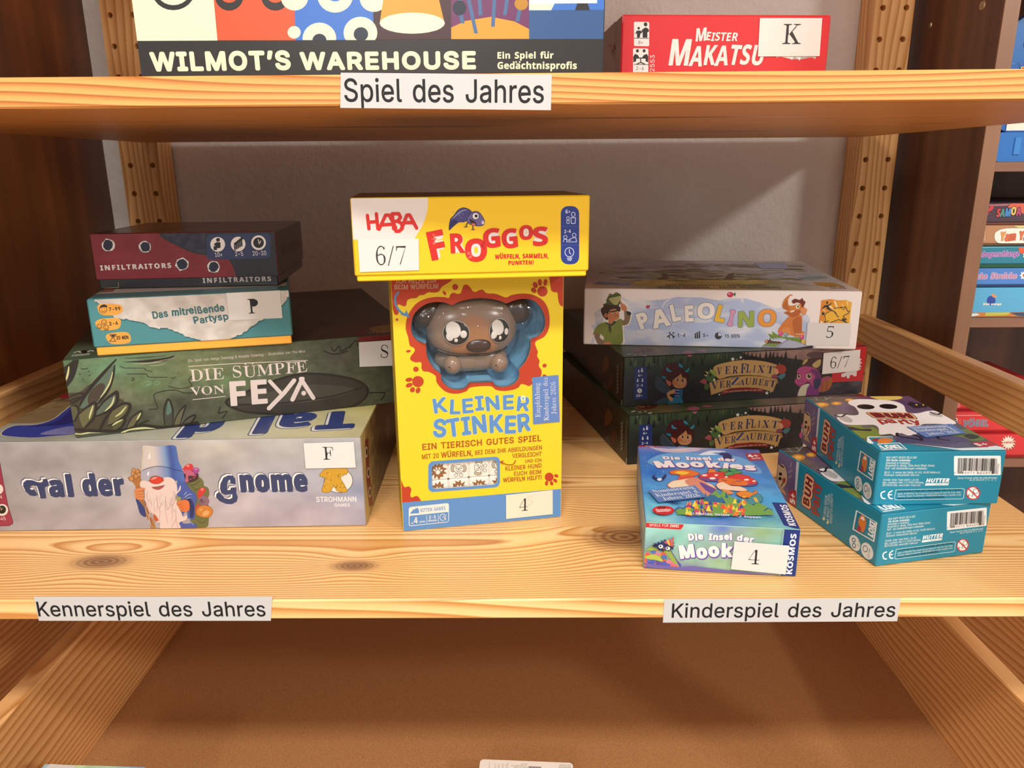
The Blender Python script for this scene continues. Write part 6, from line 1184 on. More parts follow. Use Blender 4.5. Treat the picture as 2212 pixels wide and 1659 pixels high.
# --- swamp game, turned askew on top
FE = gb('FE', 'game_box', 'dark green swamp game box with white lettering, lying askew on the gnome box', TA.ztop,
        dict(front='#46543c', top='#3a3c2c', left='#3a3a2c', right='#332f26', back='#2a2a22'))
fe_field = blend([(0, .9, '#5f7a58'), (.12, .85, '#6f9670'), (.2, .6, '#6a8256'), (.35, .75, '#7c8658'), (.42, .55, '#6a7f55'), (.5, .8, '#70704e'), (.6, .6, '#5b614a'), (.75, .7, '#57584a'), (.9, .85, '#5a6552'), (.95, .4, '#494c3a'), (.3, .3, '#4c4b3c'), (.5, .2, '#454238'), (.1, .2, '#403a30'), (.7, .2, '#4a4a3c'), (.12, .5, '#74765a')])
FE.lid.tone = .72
f = FE.front()
f.picture(170, 44, lambda u, v: tuple(x+nz(u*30, v*9, 2)*.055+nz(u*80, v*26, 5)*.03 for x in fe_field(u, v, 2)))
f.crop(*cFe)
DK, LM = '#2d2621', '#d3d196'
def leaf(pts, fillc, w=30, hl=None):
    if fillc: f.blob(pts, fillc)
    f.stroke(pts, w, DK, True, True)
    if hl: f.stroke(hl, 22, LM, True, True)
f.blob([(270, 650), (420, 620), (560, 520), (700, 500), (760, 560), (640, 800), (900, 700), (1010, 800), (940, 1000), (700, 1130), (340, 1110), (300, 850)], '#4a4230')
leaf([(200, 340), (330, 250), (390, 190), (340, 420), (250, 560)], DK, 40)
f.stroke([(285, 300), (270, 400), (240, 500)], 24, LM, True, True)
f.blob([(860, 280), (820, 500), (720, 640), (600, 800), (430, 820), (470, 700), (640, 480)], '#5e7160')
f.blob([(520, 720), (560, 610), (680, 510), (740, 560), (640, 740), (560, 800)], '#4b4034')
f.stroke([(880, 210), (740, 360), (580, 540), (480, 680), (420, 800)], 44, DK, True, True)
f.stroke([(860, 280), (840, 420), (780, 590), (690, 720), (640, 780)], 34, DK, True, True)
f.stroke([(835, 370), (800, 500), (740, 610), (680, 690)], 20, LM, True, True)
leaf([(280, 690), (400, 640), (480, 650), (400, 720), (300, 770), (290, 740), (420, 680)], None, 28)
leaf([(290, 790), (380, 800), (410, 880), (370, 960), (330, 1010)], '#5d5a40', 26)
leaf([(640, 850), (720, 740), (850, 640), (890, 630), (880, 760), (760, 870), (600, 930)], '#5d6a58', 40, [(855, 680), (820, 780), (740, 860)])
leaf([(410, 900), (500, 820), (620, 760), (600, 930), (520, 1030), (470, 1080)], '#6a6844', 34, [(590, 790), (560, 880), (540, 955)])
leaf([(820, 860), (960, 770), (1050, 780), (1010, 900), (880, 1000), (780, 1040)], '#66633f', 38, [(1005, 800), (940, 880), (870, 930)])
leaf([(700, 890), (820, 850), (740, 960), (680, 1080), (640, 1130)], None, 30)
leaf([(840, 1040), (940, 960), (990, 960), (950, 1050), (860, 1110)], '#5a5536', 30, [(960, 965), (890, 1000), (830, 1040)])
leaf([(1010, 1070), (1080, 940), (1200, 860), (1150, 980), (1090, 1060)], '#6a6446', 22, [(1190, 880), (1140, 970)])
leaf([(1170, 1020), (1240, 990), (1300, 975)], None, 12)
leaf([(1490, 1050), (1480, 850), (1535, 710), (1590, 840), (1590, 1040)], '#4a4a3c', 24); f.blob([(1510, 900), (1535, 730), (1575, 840), (1560, 890)], '#5f7a6c')
leaf([(1600, 1040), (1650, 900), (1750, 790), (1720, 900), (1680, 1030)], '#6a664c', 20); leaf([(1690, 1040), (1780, 950), (1870, 910), (1850, 970), (1790, 1030)], '#5a5644', 22)
f.stroke([(330, 1090), (520, 1100), (760, 1110), (1000, 1090), (1200, 1035), (1500, 1060), (1900, 1000)], 30, DK, True)
f.poly([(340, 1130), (430, 1140), (520, 1122), (680, 1128), (760, 1140), (700, 1130), (560, 1136), (440, 1155), (350, 1150)], LM); f.blob([(940, 1125), (1040, 1085), (1220, 1058), (1380, 1080), (1250, 1082), (1060, 1100), (980, 1130)], LM)
for p in ([(440, 320), (455, 335), (520, 322)], [(930, 298), (1000, 320), (1220, 322), (1250, 345), (1335, 365)], [(1015, 396), (1250, 396), (1290, 432), (1525, 436)], [(1540, 550), (1650, 575), (1780, 565), (1830, 540), (1790, 470), (1830, 420)], [(1290, 838), (1400, 825), (1370, 740), (1370, 640), (1600, 595), (1730, 630), (1850, 630)], [(1570, 436), (1590, 450), (1625, 432)], [(1080, 445), (1105, 450), (1090, 478), (1070, 465)]): f.stroke(p, 9, DK, True)
for x, y in ((422, 398), (535, 362), (546, 410), (460, 462), (1658, 388)): f.ell(x, y, 9, 6, DK)
f.blob([(960, 245), (1200, 225), (1500, 190), (1620, 160), (1500, 230), (1250, 248)], DK); f.stroke([(985, 195), (1200, 190), (1500, 165)], 10, DK, True, True)
for p in ([(1100, 265), (1300, 255), (1620, 190)], [(1290, 290), (1420, 285), (1500, 262)], [(1180, 275), (1450, 240)]): f.stroke(p, 8, '#b9ae90', True, True)
f.stroke([(1260, 490), (1320, 500), (1260, 540), (1330, 520)], 5, '#8ab49a', True); f.ring(1390, 510, 36, 18, 5, '#8ab49a')
f.crop(*cI)
f.blob([(1075, 1180), (1180, 1130), (1500, 1020), (1800, 1040), (1920, 1110), (1850, 1200), (1600, 1250), (1250, 1250), (1120, 1220)], '#3c3830', line=DK, lw=14)
f.blob([(1130, 1175), (1350, 1120), (1600, 1080), (1850, 1110), (1600, 1180), (1250, 1200)], '#4c483c'); f.stroke([(1130, 1200), (1400, 1190), (1700, 1150), (1890, 1095)], 8, DK, True)
for p in ([(1700, 855), (1720, 880), (1750, 850), (1760, 880), (1800, 860)], [(1820, 840), (1810, 860), (1850, 815), (1860, 850)], [(1660, 880), (1720, 900), (1800, 880)], [(1930, 1130), (2020, 1130), (2000, 1170)], [(1040, 1215), (1030, 1250), (1080, 1240), (1050, 1280)]): f.stroke(p, 7, DK, True)
f.text('Ein Spiel von Helge Ostertag & Anselm Ostertag · Illustration von The Mico'.replace('·', '-'), (850, 946), (1547, 888), 16, '#cfc2b4', fat=.02)
PK = '#e9d6ce'
f.stroke([(850, 972), (1100, 956), (1560, 936)], 4, PK); f.stroke([(876, 1170), (1070, 1150)], 4, PK)
f.text('DIE SÜMPFE', (862, 1062), (1562, 1003), 70, PK, 'S', lite=.02, jit=.5); f.text('VON', (864, 1146), (1066, 1130), 50, PK, 'S', lite=.015, jit=.5)
f.text('FE', (1105, 1206), (1320, 1190), 142, PK, 'B', fat=.02)
f.stroke([(1335, 1060), (1400, 1130)], 22, PK); f.stroke([(1480, 1055), (1420, 1130), (1330, 1222)], 26, PK); f.stroke([(1470, 1170), (1530, 1045)], 26, PK); f.stroke([(1520, 1045), (1595, 1160)], 24, PK); f.ell(1537, 1131, 14, 14, PK)
FE.sticker(f, [(1866, 828), (2120, 812), (2130, 965), (1872, 975)], STK, 'white sticker with the letter S', lambda g: g.text('S', (1998, 922), (2046, 918), 76, INK, 'S', lite=.034))
f.poly([(1860, 795), (2150, 775), (2150, 812), (1864, 826)], '#7a2420')
f = FE.top()
fe_top = blend([(.05, .05, '#4d6248'), (.5, .05, '#454838'), (.9, .05, '#6a2a20'), (.8, .3, '#3a352a'), (.5, .6, '#2f2c22'), (.9, .8, '#332c22'), (.1, .7, '#30301f')])
f.picture(60, 50, lambda u, v: tuple(x+nz(u*14, v*14, 3)*.06 for x in fe_top(u, v)))
f.crop(*cI)
f.blob([(1930, 745), (1990, 730), (2060, 725), (2060, 760), (1960, 765)], '#9a7430'); f.text('STROHMANN', (1925, 776), (2150, 764), 12, '#b9a890')
f.stroke([(1470, 600), (1560, 580), (1640, 590)], 5, '#6a5a4a', True); f.stroke([(1600, 700), (1720, 690), (1800, 700)], 5, '#5a5a48', True)
f.crop(*cFe); f.ell(480, 118, 46, 22, '#201c18'); f.text('STROHMANN', (320, 178), (545, 155), 22, '#d8d4c8', 'B'); f.stroke([(350, 130), (400, 110), (430, 125)], 8, '#d8d4c8', True); f.stroke([(520, 120), (560, 100), (590, 110)], 8, '#d8d4c8', True); f.ell(290, 228, 60, 9, '#a8bba0')
FE.finish()

# --- teal party game
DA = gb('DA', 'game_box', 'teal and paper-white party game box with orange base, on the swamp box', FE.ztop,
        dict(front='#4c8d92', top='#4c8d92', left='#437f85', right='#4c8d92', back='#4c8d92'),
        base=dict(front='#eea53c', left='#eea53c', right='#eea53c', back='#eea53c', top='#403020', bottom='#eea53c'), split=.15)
DA.lid.tone = .8
f = DA.front(); f.crop(*cI)
torn = [(268, 548), (700, 520), (1452, 492), (1460, 540), (1412, 600), (1290, 690), (1240, 725), (1190, 765), (1130, 795), (1050, 828), (960, 832), (880, 808), (800, 775), (720, 742), (660, 748), (560, 705), (480, 688), (400, 680), (385, 640), (300, 590)]
rt = random.Random(8); tj = []
for a, b in zip(torn, torn[1:]+torn[:1]):
    for k in range(5):
        t = k/5; j = 0 if a[1] < 560 and b[1] < 560 else 5
        tj.append((a[0]+(b[0]-a[0])*t+rt.uniform(-j, j), a[1]+(b[1]-a[1])*t+rt.uniform(-j, j)))
f.poly([(x+4, y+8) for x, y in tj], '#35686e'); f.poly(tj, '#ded8cf')
f.poly(tj, '#d8d2ca', shade=lambda q: mix('#c9c0b6', '#e0d9d0', .5+nz(q[0]*90, q[1]*90, 2)*1.2), step=.003)
for bx in ([(305, 612), (350, 598), (440, 604), (455, 640), (420, 664), (330, 662)], [(293, 710), (330, 688), (430, 684), (445, 720), (420, 750), (320, 752)], [(355, 792), (390, 772), (480, 768), (505, 800), (490, 832), (390, 836)]): f.blob(bx, '#efa644')
for x, y, r in ((340, 632, 22), (345, 708, 15), (318, 733, 15), (358, 740, 15)): f.ring(x, y, r, r, 3, INK); f.ell(x-r*.35, y-r*.2, 2, col=INK); f.ell(x+r*.35, y-r*.2, 2, col=INK); f.ring(x, y+r*.1, r*.5, r*.45, 2.6, INK, a0=20, a1=160)
f.blob([(318, 622), (330, 606), (350, 602), (366, 616), (340, 618)], INK)
f.text('7-99', (376, 642), (445, 636), 22, INK, fat=.05); f.text('2-6', (378, 728), (430, 722), 22, INK, fat=.05); f.text('20 MIN', (420, 812), (492, 808), 22, INK, fat=.05)
f.poly([(380, 782), (418, 780), (402, 802), (415, 822), (378, 822), (396, 802)], '#efa644', line=INK, lw=3.5); f.poly([(386, 784), (412, 783), (399, 800)], INK)
f.text('Das', (638, 686), (730, 676), 46, '#3e7076', fat=.055, jit=.8); f.text('mitreißende', (752, 672), (1068, 642), 46, '#3e7076', fat=.055, jit=.6); f.text('Partysp', (884, 718), (1090, 692), 44, '#3e7076', fat=.055, jit=.6)
DA.sticker(f, [(1074, 534), (1396, 518), (1411, 683), (1092, 697)], STK, 'white sticker with the letter P', lambda g: g.text('P', (1210, 657), (1274, 653), 88, INK, 'S', lite=.034))
f.text('iell', (1092, 692), (1162, 684), 44, '#b8bcb6', fat=.03)
f = DA.top(); f.crop(*cI); f.poly([(290, 540), (1430, 490), (1440, 470), (420, 500)], '#cfc8be'); f.poly([(345, 505), (420, 500), (400, 525), (330, 530)], '#a2584a')
DA.finish()

# --- red and black card game at the top
IN = gb('IN', 'game_box', 'small dark red and black game box with bullet holes, topmost of the left stack', DA.ztop,
        dict(front='#6f1c26', top='#2b2226', left='#5e1a22', right='#22242a', back='#22242a'),
        base=dict(front='#22252a', left='#22252a', right='#22252a', back='#22252a', top='#101010', bottom='#22252a'), split=.17, mat=GLOSS)
f = IN.front(); f.crop(*cI)
f.picture(40, 14, lambda u, v: tuple(x+nz(u*12, v*5, 7)*.04 for x in rgb('#7a1f28')))
f.blob([(678, 140), (690, 200), (780, 250), (900, 300), (1060, 320), (1110, 370), (1140, 460), (1140, 520), (1600, 520), (1600, 100), (900, 60)], '#22262c')
f.poly([(690, 165), (950, 155), (950, 300), (820, 262), (740, 222), (700, 190)], '#242a3c', shade=lambda q: mix('#1c2030', '#34384a', .5+nz(q[0]*160, q[1]*160)*1.3), step=.003)
f.rrect(957, 184, 1338, 334, 22, '#2d3a60', skew=-.022)
for x, y in ((1024, 243), (1146, 241), (1268, 233)): f.ell(x, y, 44, 44, '#efe9e4')
f.ell(1268, 233, 32, 32, '#1e2226'); f.stroke([(1272, 240), (1266, 214)], 4, '#efe9e4'); f.stroke([(1272, 240), (1282, 222)], 4, '#efe9e4')
person_icon(f, 1026, 243, 44, '#1e2226'); person_icon(f, 1010, 262, 30, '#1e2226')
for i in range(5): f.ell(1128+i*10, 240-i*8, 8, 8, '#1e2226'); f.stroke([(1126+i*10, 250-i*8), (1128+i*10, 275-i*6)], 9, '#1e2226')
f.text('10+', (1010, 318), (1053, 315), 26, '#f0eae6'); f.text('2-5', (1130, 313), (1177, 311), 26, '#f0eae6'); f.text('20-30', (1234, 310), (1315, 307), 26, '#f0eae6')
rb = random.Random(5)
for x, y, r in ((370, 246, 34), (592, 258, 32), (812, 362, 34), (1000, 378, 32)):
    n = 13
    f.poly([(x+r*rb.uniform(1.02, 1.38)*math.cos(6.283*i/n), y+r*rb.uniform(.98, 1.3)*math.sin(6.283*i/n)) for i in range(n)], '#ddd6d0', line='#2a2420', lw=2)
    f.poly([(x+r*rb.uniform(.82, 1.04)*math.cos(6.283*i/9), y+r*rb.uniform(.82, 1.04)*math.sin(6.283*i/9)) for i in range(9)], '#1d2236')
f.text('INFILTRAITORS', (325, 399), (748, 383), 30, '#d8d2d0', 'B', fat=.03, space=.09)
fr = Face(IN.base, IN.O+IN.A*.0015+IN.B*.0015, IN.A*(IN.w-.003), IN.Z*(IN.h*.2)); fr.crop(*cI)
fr.text('INFILTRAITORS', (936, 474), (1344, 462), 30, '#b9b4b2', 'B', fat=.03, space=.09); fr.stroke([(345, 506), (432, 500), (430, 470)], 3, '#9a8a5a')
f = IN.right(); f.crop(*cI)
f.text('INFILTRAITORS', (1405, 318), (1518, 262), 62, '#4a3a32', 'B', space=.06, up=(1395, 250))
f = IN.top(); f.crop(*cI); f.poly([(250, 190), (560, 175), (900, 130), (1050, 110), (700, 100)], '#46262a')
IN.finish()

# ================================================================ centre: yellow dice game in a window carton, with the toy dog
YEL, RED, BLU, BRN = '#f3d428', '#bf3f1f', '#5f92cc', '#b25a1a'
x, y, a, w, d, h = P5['ST']
class Carton: pass
ST = Carton()
ST.A = Vector((math.cos(a), math.sin(a), 0)); ST.B = Vector((-math.sin(a), math.cos(a), 0)); ST.Z = Vector((0, 0, 1))
ST.O = Vector((x, y, LS_TOP+GAP)); ST.h = h-GAP
ST.t = thing('game_carton', 'tall yellow game carton with a dog-shaped window and blue foot, standing in the middle', 'board game', tuple(ST.O), a)
mb = MB(.78)
f = Face(mb, ST.O, ST.A*w, ST.Z*ST.h, margin=0); f.crop(*cD)
HOLE = catmull([(780, 340), (700, 310), (600, 300), (480, 320), (380, 380), (310, 460), (280, 560), (275, 650), (300, 720), (350, 780), (440, 815), (460, 830), (462, 900), (475, 980), (510, 1060), (570, 1140), (640, 1190), (650, 1260), (690, 1320), (760, 1370), (850, 1388), (940, 1370), (985, 1320), (1000, 1303), (1150, 1300), (1290, 1295), (1310, 1330), (1370, 1355), (1470, 1350), (1560, 1310), (1610, 1250), (1620, 1170), (1615, 1140), (1690, 1050), (1740, 950), (1760, 850), (1765, 760), (1840, 730), (1910, 670), (1940, 580), (1930, 470), (1890, 380), (1830, 310), (1760, 270), (1660, 262), (1560, 280), (1470, 315), (1450, 318), (1400, 295), (1300, 268), (1180, 255), (1080, 255), (980, 270), (880, 295), (820, 322)], True, 3)
hole_uv = [f.uv(p) for p in HOLE]
def rr_pts(x0, y0, x1, y1, r, dy):
    P = []
    for cx, cy, a0 in ((x1-r, y0+r, -90), (x1-r, y1-r, 0), (x0+r, y1-r, 90), (x0+r, y0+r, 180)):
        for i in range(6):
            t = math.radians(a0+18*i); P.append((cx+r*math.cos(t), cy+r*math.sin(t)))
    return [(px, py+dy*(px-x0)/(x1-x0)) for px, py in P]
f.crop(*cS)
WIN = rr_pts(520, 936, 1172, 1182, 44, -48)
win_uv = [f.uv(p) for p in WIN]
# front sheet with both openings; the other five sides
f.lift = 0
f.fill([[(0, 0), (w, 0), (w, ST.h), (0, ST.h)], hole_uv, win_uv], YEL)
O, A, B, Z = ST.O, ST.A*w, ST.B*d, ST.Z*ST.h
TH = .0006
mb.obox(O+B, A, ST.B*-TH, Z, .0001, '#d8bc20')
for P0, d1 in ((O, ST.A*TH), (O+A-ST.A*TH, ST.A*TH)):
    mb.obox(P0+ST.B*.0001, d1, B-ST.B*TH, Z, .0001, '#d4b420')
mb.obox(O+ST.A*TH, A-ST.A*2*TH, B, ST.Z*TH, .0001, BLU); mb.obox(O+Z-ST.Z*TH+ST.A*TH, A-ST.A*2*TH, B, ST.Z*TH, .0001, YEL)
# white cut edges of the openings
for loop in (hole_uv, win_uv):
    for i in range(len(loop)):
        p, q = loop[i-1], loop[i]
        g = lambda t, z: O + ST.A*t[0] + ST.Z*t[1] + ST.B*z
        mb.face([g(p, 0), g(q, 0), g(q, .0009), g(p, .0009)], rgb('#e6dcc8'))
f.lift = .00006
f.m = .0003
f.crop(*cD)
f.poly(catmull([(745, 250), (760, 210), (800, 185), (850, 200), (890, 190), (910, 140), (930, 95), (970, 85), (1010, 120), (1040, 165), (1080, 175), (1120, 155), (1170, 150), (1210, 190), (1330, 200), (1450, 245), (1520, 215), (1650, 195), (1780, 210), (1900, 270), (1970, 370), (1995, 500), (1985, 630), (1930, 730), (1820, 795), (1830, 870), (1850, 920), (1840, 970), (1870, 1030), (1860, 1090), (1890, 1140), (1895, 1190), (1870, 1240), (1800, 1235), (1770, 1260), (1780, 1310), (1740, 1345), (1700, 1330), (1640, 1320), (1610, 1360), (1540, 1390), (1430, 1405), (1330, 1390), (1250, 1345), (1020, 1360), (960, 1410), (840, 1440), (720, 1420), (640, 1360), (590, 1290), (580, 1220), (500, 1170), (430, 1160), (405, 1120), (400, 1050), (330, 1050), (270, 1020), (270, 980), (320, 910), (310, 870), (260, 840), (240, 740), (210, 640), (215, 540), (250, 440), (330, 330), (430, 270), (560, 240), (680, 240)], True, 4), RED, holes=[HOLE])
f.blob([(-60, -300), (900, -300), (800, -10), (740, 60), (660, 110), (620, 170), (560, 185), (490, 180), (440, 210), (380, 220), (340, 250), (260, 260), (225, 290), (215, 340), (190, 355), (150, 340), (120, 330), (100, 360), (120, 400), (120, 440), (100, 462), (70, 450), (50, 400), (40, 380), (-60, 380)], RED)
f.blob([(2010, -300), (2005, 100), (2040, 175), (2090, 185), (2100, 260), (2120, 330), (2170, 355), (2400, 350), (2400, -300)], RED)
for x_, y_, rx, ry, rot in ((823, 115, 36, 38, 0), (690, 190, 16, 30, -35), (100, 519, 16, 16, 0), (242, 912, 30, 16, -8), (336, 1135, 34, 33, 0), (1932, 1090, 27, 24, -20), (1930, 1215, 24, 16, 0)): f.ell(x_, y_, rx, ry, RED, rot=rot)
f.ell(1905, 168, 64, 66, RED)
for x_, y_, rx, ry, rot in ((1798, 155, 30, 38, -50), (1817, 90, 30, 40, -25), (1874, 58, 26, 42, -5), (1942, 58, 24, 42, 8)): f.ell(x_, y_, rx, ry, RED, rot=rot)
f.ell(363, 1288, 70, 68, RED)
for x_, y_, rx, ry, rot in ((250, 1265, 44, 26, -10), (252, 1333, 44, 27, -20), (293, 1390, 34, 30, -50), (362, 1398, 28, 38, 25)): f.ell(x_, y_, rx, ry, RED, rot=rot)
f.text('BEIM WÜRFELN!', (68, 146), (614, 134), 62, '#d9b49c', fat=.035, jit=.3); f.text('ICH HELFE DIR', (88, 72), (590, 60), 62, '#d9b49c', fat=.035, jit=.3)
f.stroke([(118, 180), (80, 240), (85, 330), (130, 410), (190, 455)], 26, BLU, True); f.poly([(140, 455), (200, 440), (215, 400), (262, 495)], BLU)
f.crop(*cS)
def blue_letters(t, A_, B_, h_): f.text(t, A_, B_, h_, BLU, fat=.062, jit=1.0, layers=[('#e9efc0', .085, 0, 0)])
blue_letters('KLEINER', (545, 440), (1485, 385), 150); blue_letters('STINKER', (530, 672), (1505, 610), 186)
f.ell(1428, 275, 26, 26, '#f3efc0'); paw(f, 1428, 282, 8, BLU, 15)
for t, A_, B_, h_, ft in (('EIN TIERISCH GUTES SPIEL', (426, 796), (1610, 704), 64, .045), ('MIT 20', (422, 884), (590, 872), 48, .03), ('WÜRFELN,', (612, 870), (928, 850), 56, .045), ('BEI DEM IHR ABBILDUNGEN', (950, 842), (1616, 790), 44, .03), ('VERGLEICHT', (1320, 874), (1612, 852), 44, .035), ('UND EIN', (1447, 922), (1612, 910), 34, .03), ('KLEINER HUND', (1252, 1000), (1612, 968), 44, .035), ('EUCH BEIM', (1338, 1050), (1608, 1030), 42, .035), ('WÜRFELN HILFT!', (1230, 1116), (1612, 1086), 44, .04)):
    f.text(t, A_, B_, h_, BRN, fat=ft, jit=.25)
f.stroke([(1352, 898), (1330, 935), (1270, 940), (1215, 915)], 12, BRN, True); f.poly([(1185, 908), (1240, 895), (1222, 918), (1232, 945)], BRN)
f.poly(rr_pts(485, 908, 1197, 1214, 50, -52), BLU, holes=[WIN])
f.ell(380, 112, 56, 56, RED)
for x_, y_, rx, ry, rot in ((290, 90, 34, 20, -15), (296, 150, 36, 21, -25), (328, 192, 24, 32, 30), (384, 200, 22, 32, 25)): pass
f.ell(1688, 1062, 44, 44, RED)
for x_, y_, rx, ry, rot in ((1758, 1050, 22, 16, 20), (1748, 1098, 24, 16, 40), (1712, 1124, 16, 22, -20), (1662, 1124, 16, 24, 5)): f.ell(x_, y_, rx, ry, RED, rot=rot)
f.blob([(180, 1020), (215, 1090), (245, 1160), (290, 1155), (315, 1185), (305, 1240), (320, 1265), (370, 1250), (400, 1280), (398, 1320), (150, 1350), (150, 1100)], RED)
f.poly([(100, 1326), (400, 1302), (1900, 1172), (1900, 1700), (100, 1700)], BLU)
WH = '#ece8dc'
f.poly(rr_pts(290, 1362, 690, 1552, 22, -42), WH, holes=[rr_pts(297, 1448, 684, 1545, 14, -40)])
f.blob([(306, 1425), (330, 1395), (380, 1372), (392, 1418), (350, 1424)], BLU); f.stroke([(330, 1395), (336, 1380)], 6, BLU); f.stroke([(360, 1382), (358, 1370)], 5, BLU); f.stroke([(375, 1376), (378, 1366)], 5, BLU)
f.text('KITTEN GAMES', (408, 1412), (656, 1388), 36, BLU, 'B')
f.text('4', (342, 1525), (380, 1521), 62, WH, 'B'); f.text('2-5', (492, 1480), (560, 1473), 34, WH, 'B'); f.text('PERSONEN', (483, 1508), (571, 1500), 18, WH, 'B'); f.text('AB', (314, 1528), (336, 1526), 14, WH, 'B'); f.text('JAHREN', (394, 1516), (453, 1511), 16, WH, 'B')
f.stroke([(467, 1445), (470, 1520)], 4, WH); f.stroke([(583, 1432), (586, 1508)], 4, WH); f.ring(630, 1462, 30, 32, 6, WH, a0=80, a1=350); f.text('5', (642, 1490), (662, 1488), 30, WH, 'B'); f.stroke([(628, 1465), (642, 1444)], 5, WH)
mb.build('box_body', MATTE, ST.t)
GameBox.sticker(ST, f, [(1258, 1243), (1723, 1192), (1724, 1432), (1260, 1480)], '#efe6d0', 'white sticker with the number 4', lambda g: (g.text('5', (1470, 1350), (1530, 1344), 96, '#dcd3bc', 'S', lite=.034), g.text('4', (1386, 1405), (1478, 1397), 122, INK, 'S', lite=.034)))
def emp(g):
    for t, A_, B_, u_ in (('Empfehlung', (1601, 464), (1590, 125), (1553, 467)), ('Kinderspiel des', (1683, 498), (1672, 70), (1637, 500)), ('Jahres 2026', (1758, 437), (1750, 112), (1712, 440))):
        g.text(t, A_, B_, 0, '#f2ecec', 'S', lite=.034, up=u_)
GameBox.sticker(ST, f, [(1518, 70), (1780, 47), (1793, 512), (1531, 537)], '#6688c4', 'light blue sticker with vertical white writing', emp)
# blue tray behind the dog window
def P3(u, v, z): return ST.O + ST.A*u + ST.Z*v + ST.B*z
mb = MB()
TB = '#74b4da'
cu = sum(q[0] for q in hole_uv)/len(hole_uv); cv = sum(q[1] for q in hole_uv)/len(hole_uv)
def shrink(loop, k): return [(cu+(q[0]-cu)*k, cv+(q[1]-cv)*k) for q in loop]
lv = [(hole_uv, .0012), (shrink(hole_uv, .985), .006), (shrink(hole_uv, .95), .024), (shrink(hole_uv, .88), .036)]
n = len(hole_uv)
V = [P3(q[0], q[1], z) for L_, z in lv for q in L_]
F = [(k*n+i, k*n+(i+1) % n, (k+1)*n+(i+1) % n, (k+1)*n+i) for k in range(3) for i in range(n)]
mb.mesh(V, F, rgb(TB))
last = lv[-1]
for t3 in tessellate_polygon([[Vector((q[0]*1000, q[1]*1000, 0)) for q in last[0]]]):
    mb.face([P3(last[0][i][0], last[0][i][1], last[1]) for i in t3], rgb(TB))
mb.build('tray', PLASTIC, ST.t)['label'] = 'light blue moulded tray'
# clear blister: a shallow transparent dome behind the opening
mt, nt, bs = new_mat('clear_plastic')
nt.nodes.remove(bs)
tr = nd(nt, 'ShaderNodeBsdfTransparent'); tr.inputs[0].default_value = (.94, .94, .94, 1)
gl = nd(nt, 'ShaderNodeBsdfGlossy'); gl.inputs['Roughness'].default_value = .04
lw = nd(nt, 'ShaderNodeLayerWeight'); lw.inputs[0].default_value = .12
nn = nd(nt, 'ShaderNodeTexNoise'); nn.inputs['Scale'].default_value = 75; nn.inputs['Detail'].default_value = 4
tcx = nd(nt, 'ShaderNodeTexCoord'); nt.links.new(tcx.outputs['Object'], nn.inputs['Vector'])
bp = nd(nt, 'ShaderNodeBump'); bp.inputs['Strength'].default_value = .8; bp.inputs['Distance'].default_value = .004
nt.links.new(nn.outputs['Fac'], bp.inputs['Height']); nt.links.new(bp.outputs[0], gl.inputs['Normal']); nt.links.new(bp.outputs[0], lw.inputs['Normal'])
mxs = nd(nt, 'ShaderNodeMixShader')
fac = mth(nt, 'ADD', mth(nt, 'MULTIPLY', lw.outputs['Fresnel'], .9), .05)
nt.links.new(fac, mxs.inputs[0]); nt.links.new(tr.outputs[0], mxs.inputs[1]); nt.links.new(gl.outputs[0], mxs.inputs[2])
nt.links.new(mxs.outputs[0], nt.nodes['Material Output'].inputs['Surface'])
CLEAR = mt
mb = MB()
rings = [(1.0, .0010), (.975, -.0005), (.93, -.0030), (.86, -.0042), (.7, -.0050), (.45, -.0055), (.2, -.0057)]
V = [P3(q[0], q[1], z) for k_, z in rings for q in shrink(hole_uv, k_)]
F = [(k*n+i, k*n+(i+1) % n, (k+1)*n+(i+1) % n, (k+1)*n+i) for k in range(len(rings)-1) for i in range(n)]
F.append(tuple(range((len(rings)-1)*n, len(rings)*n)))
mb.mesh(V, F)
mb.build('blister', CLEAR, ST.t, smooth=True)['label'] = 'clear plastic blister over the dog'
mb = MB()
for t3 in tessellate_polygon([[Vector((q[0]*1000, q[1]*1000, 0)) for q in win_uv]]):
    mb.face([P3(win_uv[i][0], win_uv[i][1], .001) for i in t3])
mb.build('window_film', CLEAR, ST.t)['label'] = 'clear film of the dice window'

# --- the toy dog in the tray
f.crop(*cD)
def D(px, py, z): q = f.uv((px, py)); return P3(q[0], q[1], z)
q0, q1 = f.uv((1065, 640)), f.uv((1065+100, 640))
S1 = (q1[0]-q0[0])/100      # metres per crop pixel
dog = thing('toy_dog', 'brown toy dog with dark ears and big shiny eyes behind the carton window', 'toy', tuple(D(1065, 1250, .018)), a)
HC = D(1062, 650, .0195)
hw, hh_, hd = 575*S1, 385*S1, .0185
def head_c(q):
    r = q - HC; u = r.dot(ST.A)/hw; v = r.dot(ST.Z)/hh_
    m_ = max(0, min(1, (1 - (u/.5)**2 - ((v+.45)/1.0)**2)*3))
    return mix('#88705f', '#a06f4a', m_)
mb = MB(); mb.ellipsoid(HC, ST.A*hw, ST.B*hd, ST.Z*hh_, '#75604f', 56, 36, .82, head_c); mb.build('head', PLASTIC, dog, True)
for ex, ey, rx, ry, rot in ((490, 490, 215, 165, -.55), (1625, 445, 205, 170, .5)):
    mb = MB(); c_ = D(ex, ey, .020)
    ua = ST.A*math.cos(rot) - ST.Z*math.sin(rot); ub = ST.A*math.sin(rot) + ST.Z*math.cos(rot)
    mb.ellipsoid(c_, ua*rx*S1, ST.B*.011, ub*ry*S1, '#38281e', 36, 24, .9)
    o = mb.build('ear', PLASTIC, dog, True); o['label'] = 'dark brown ear'
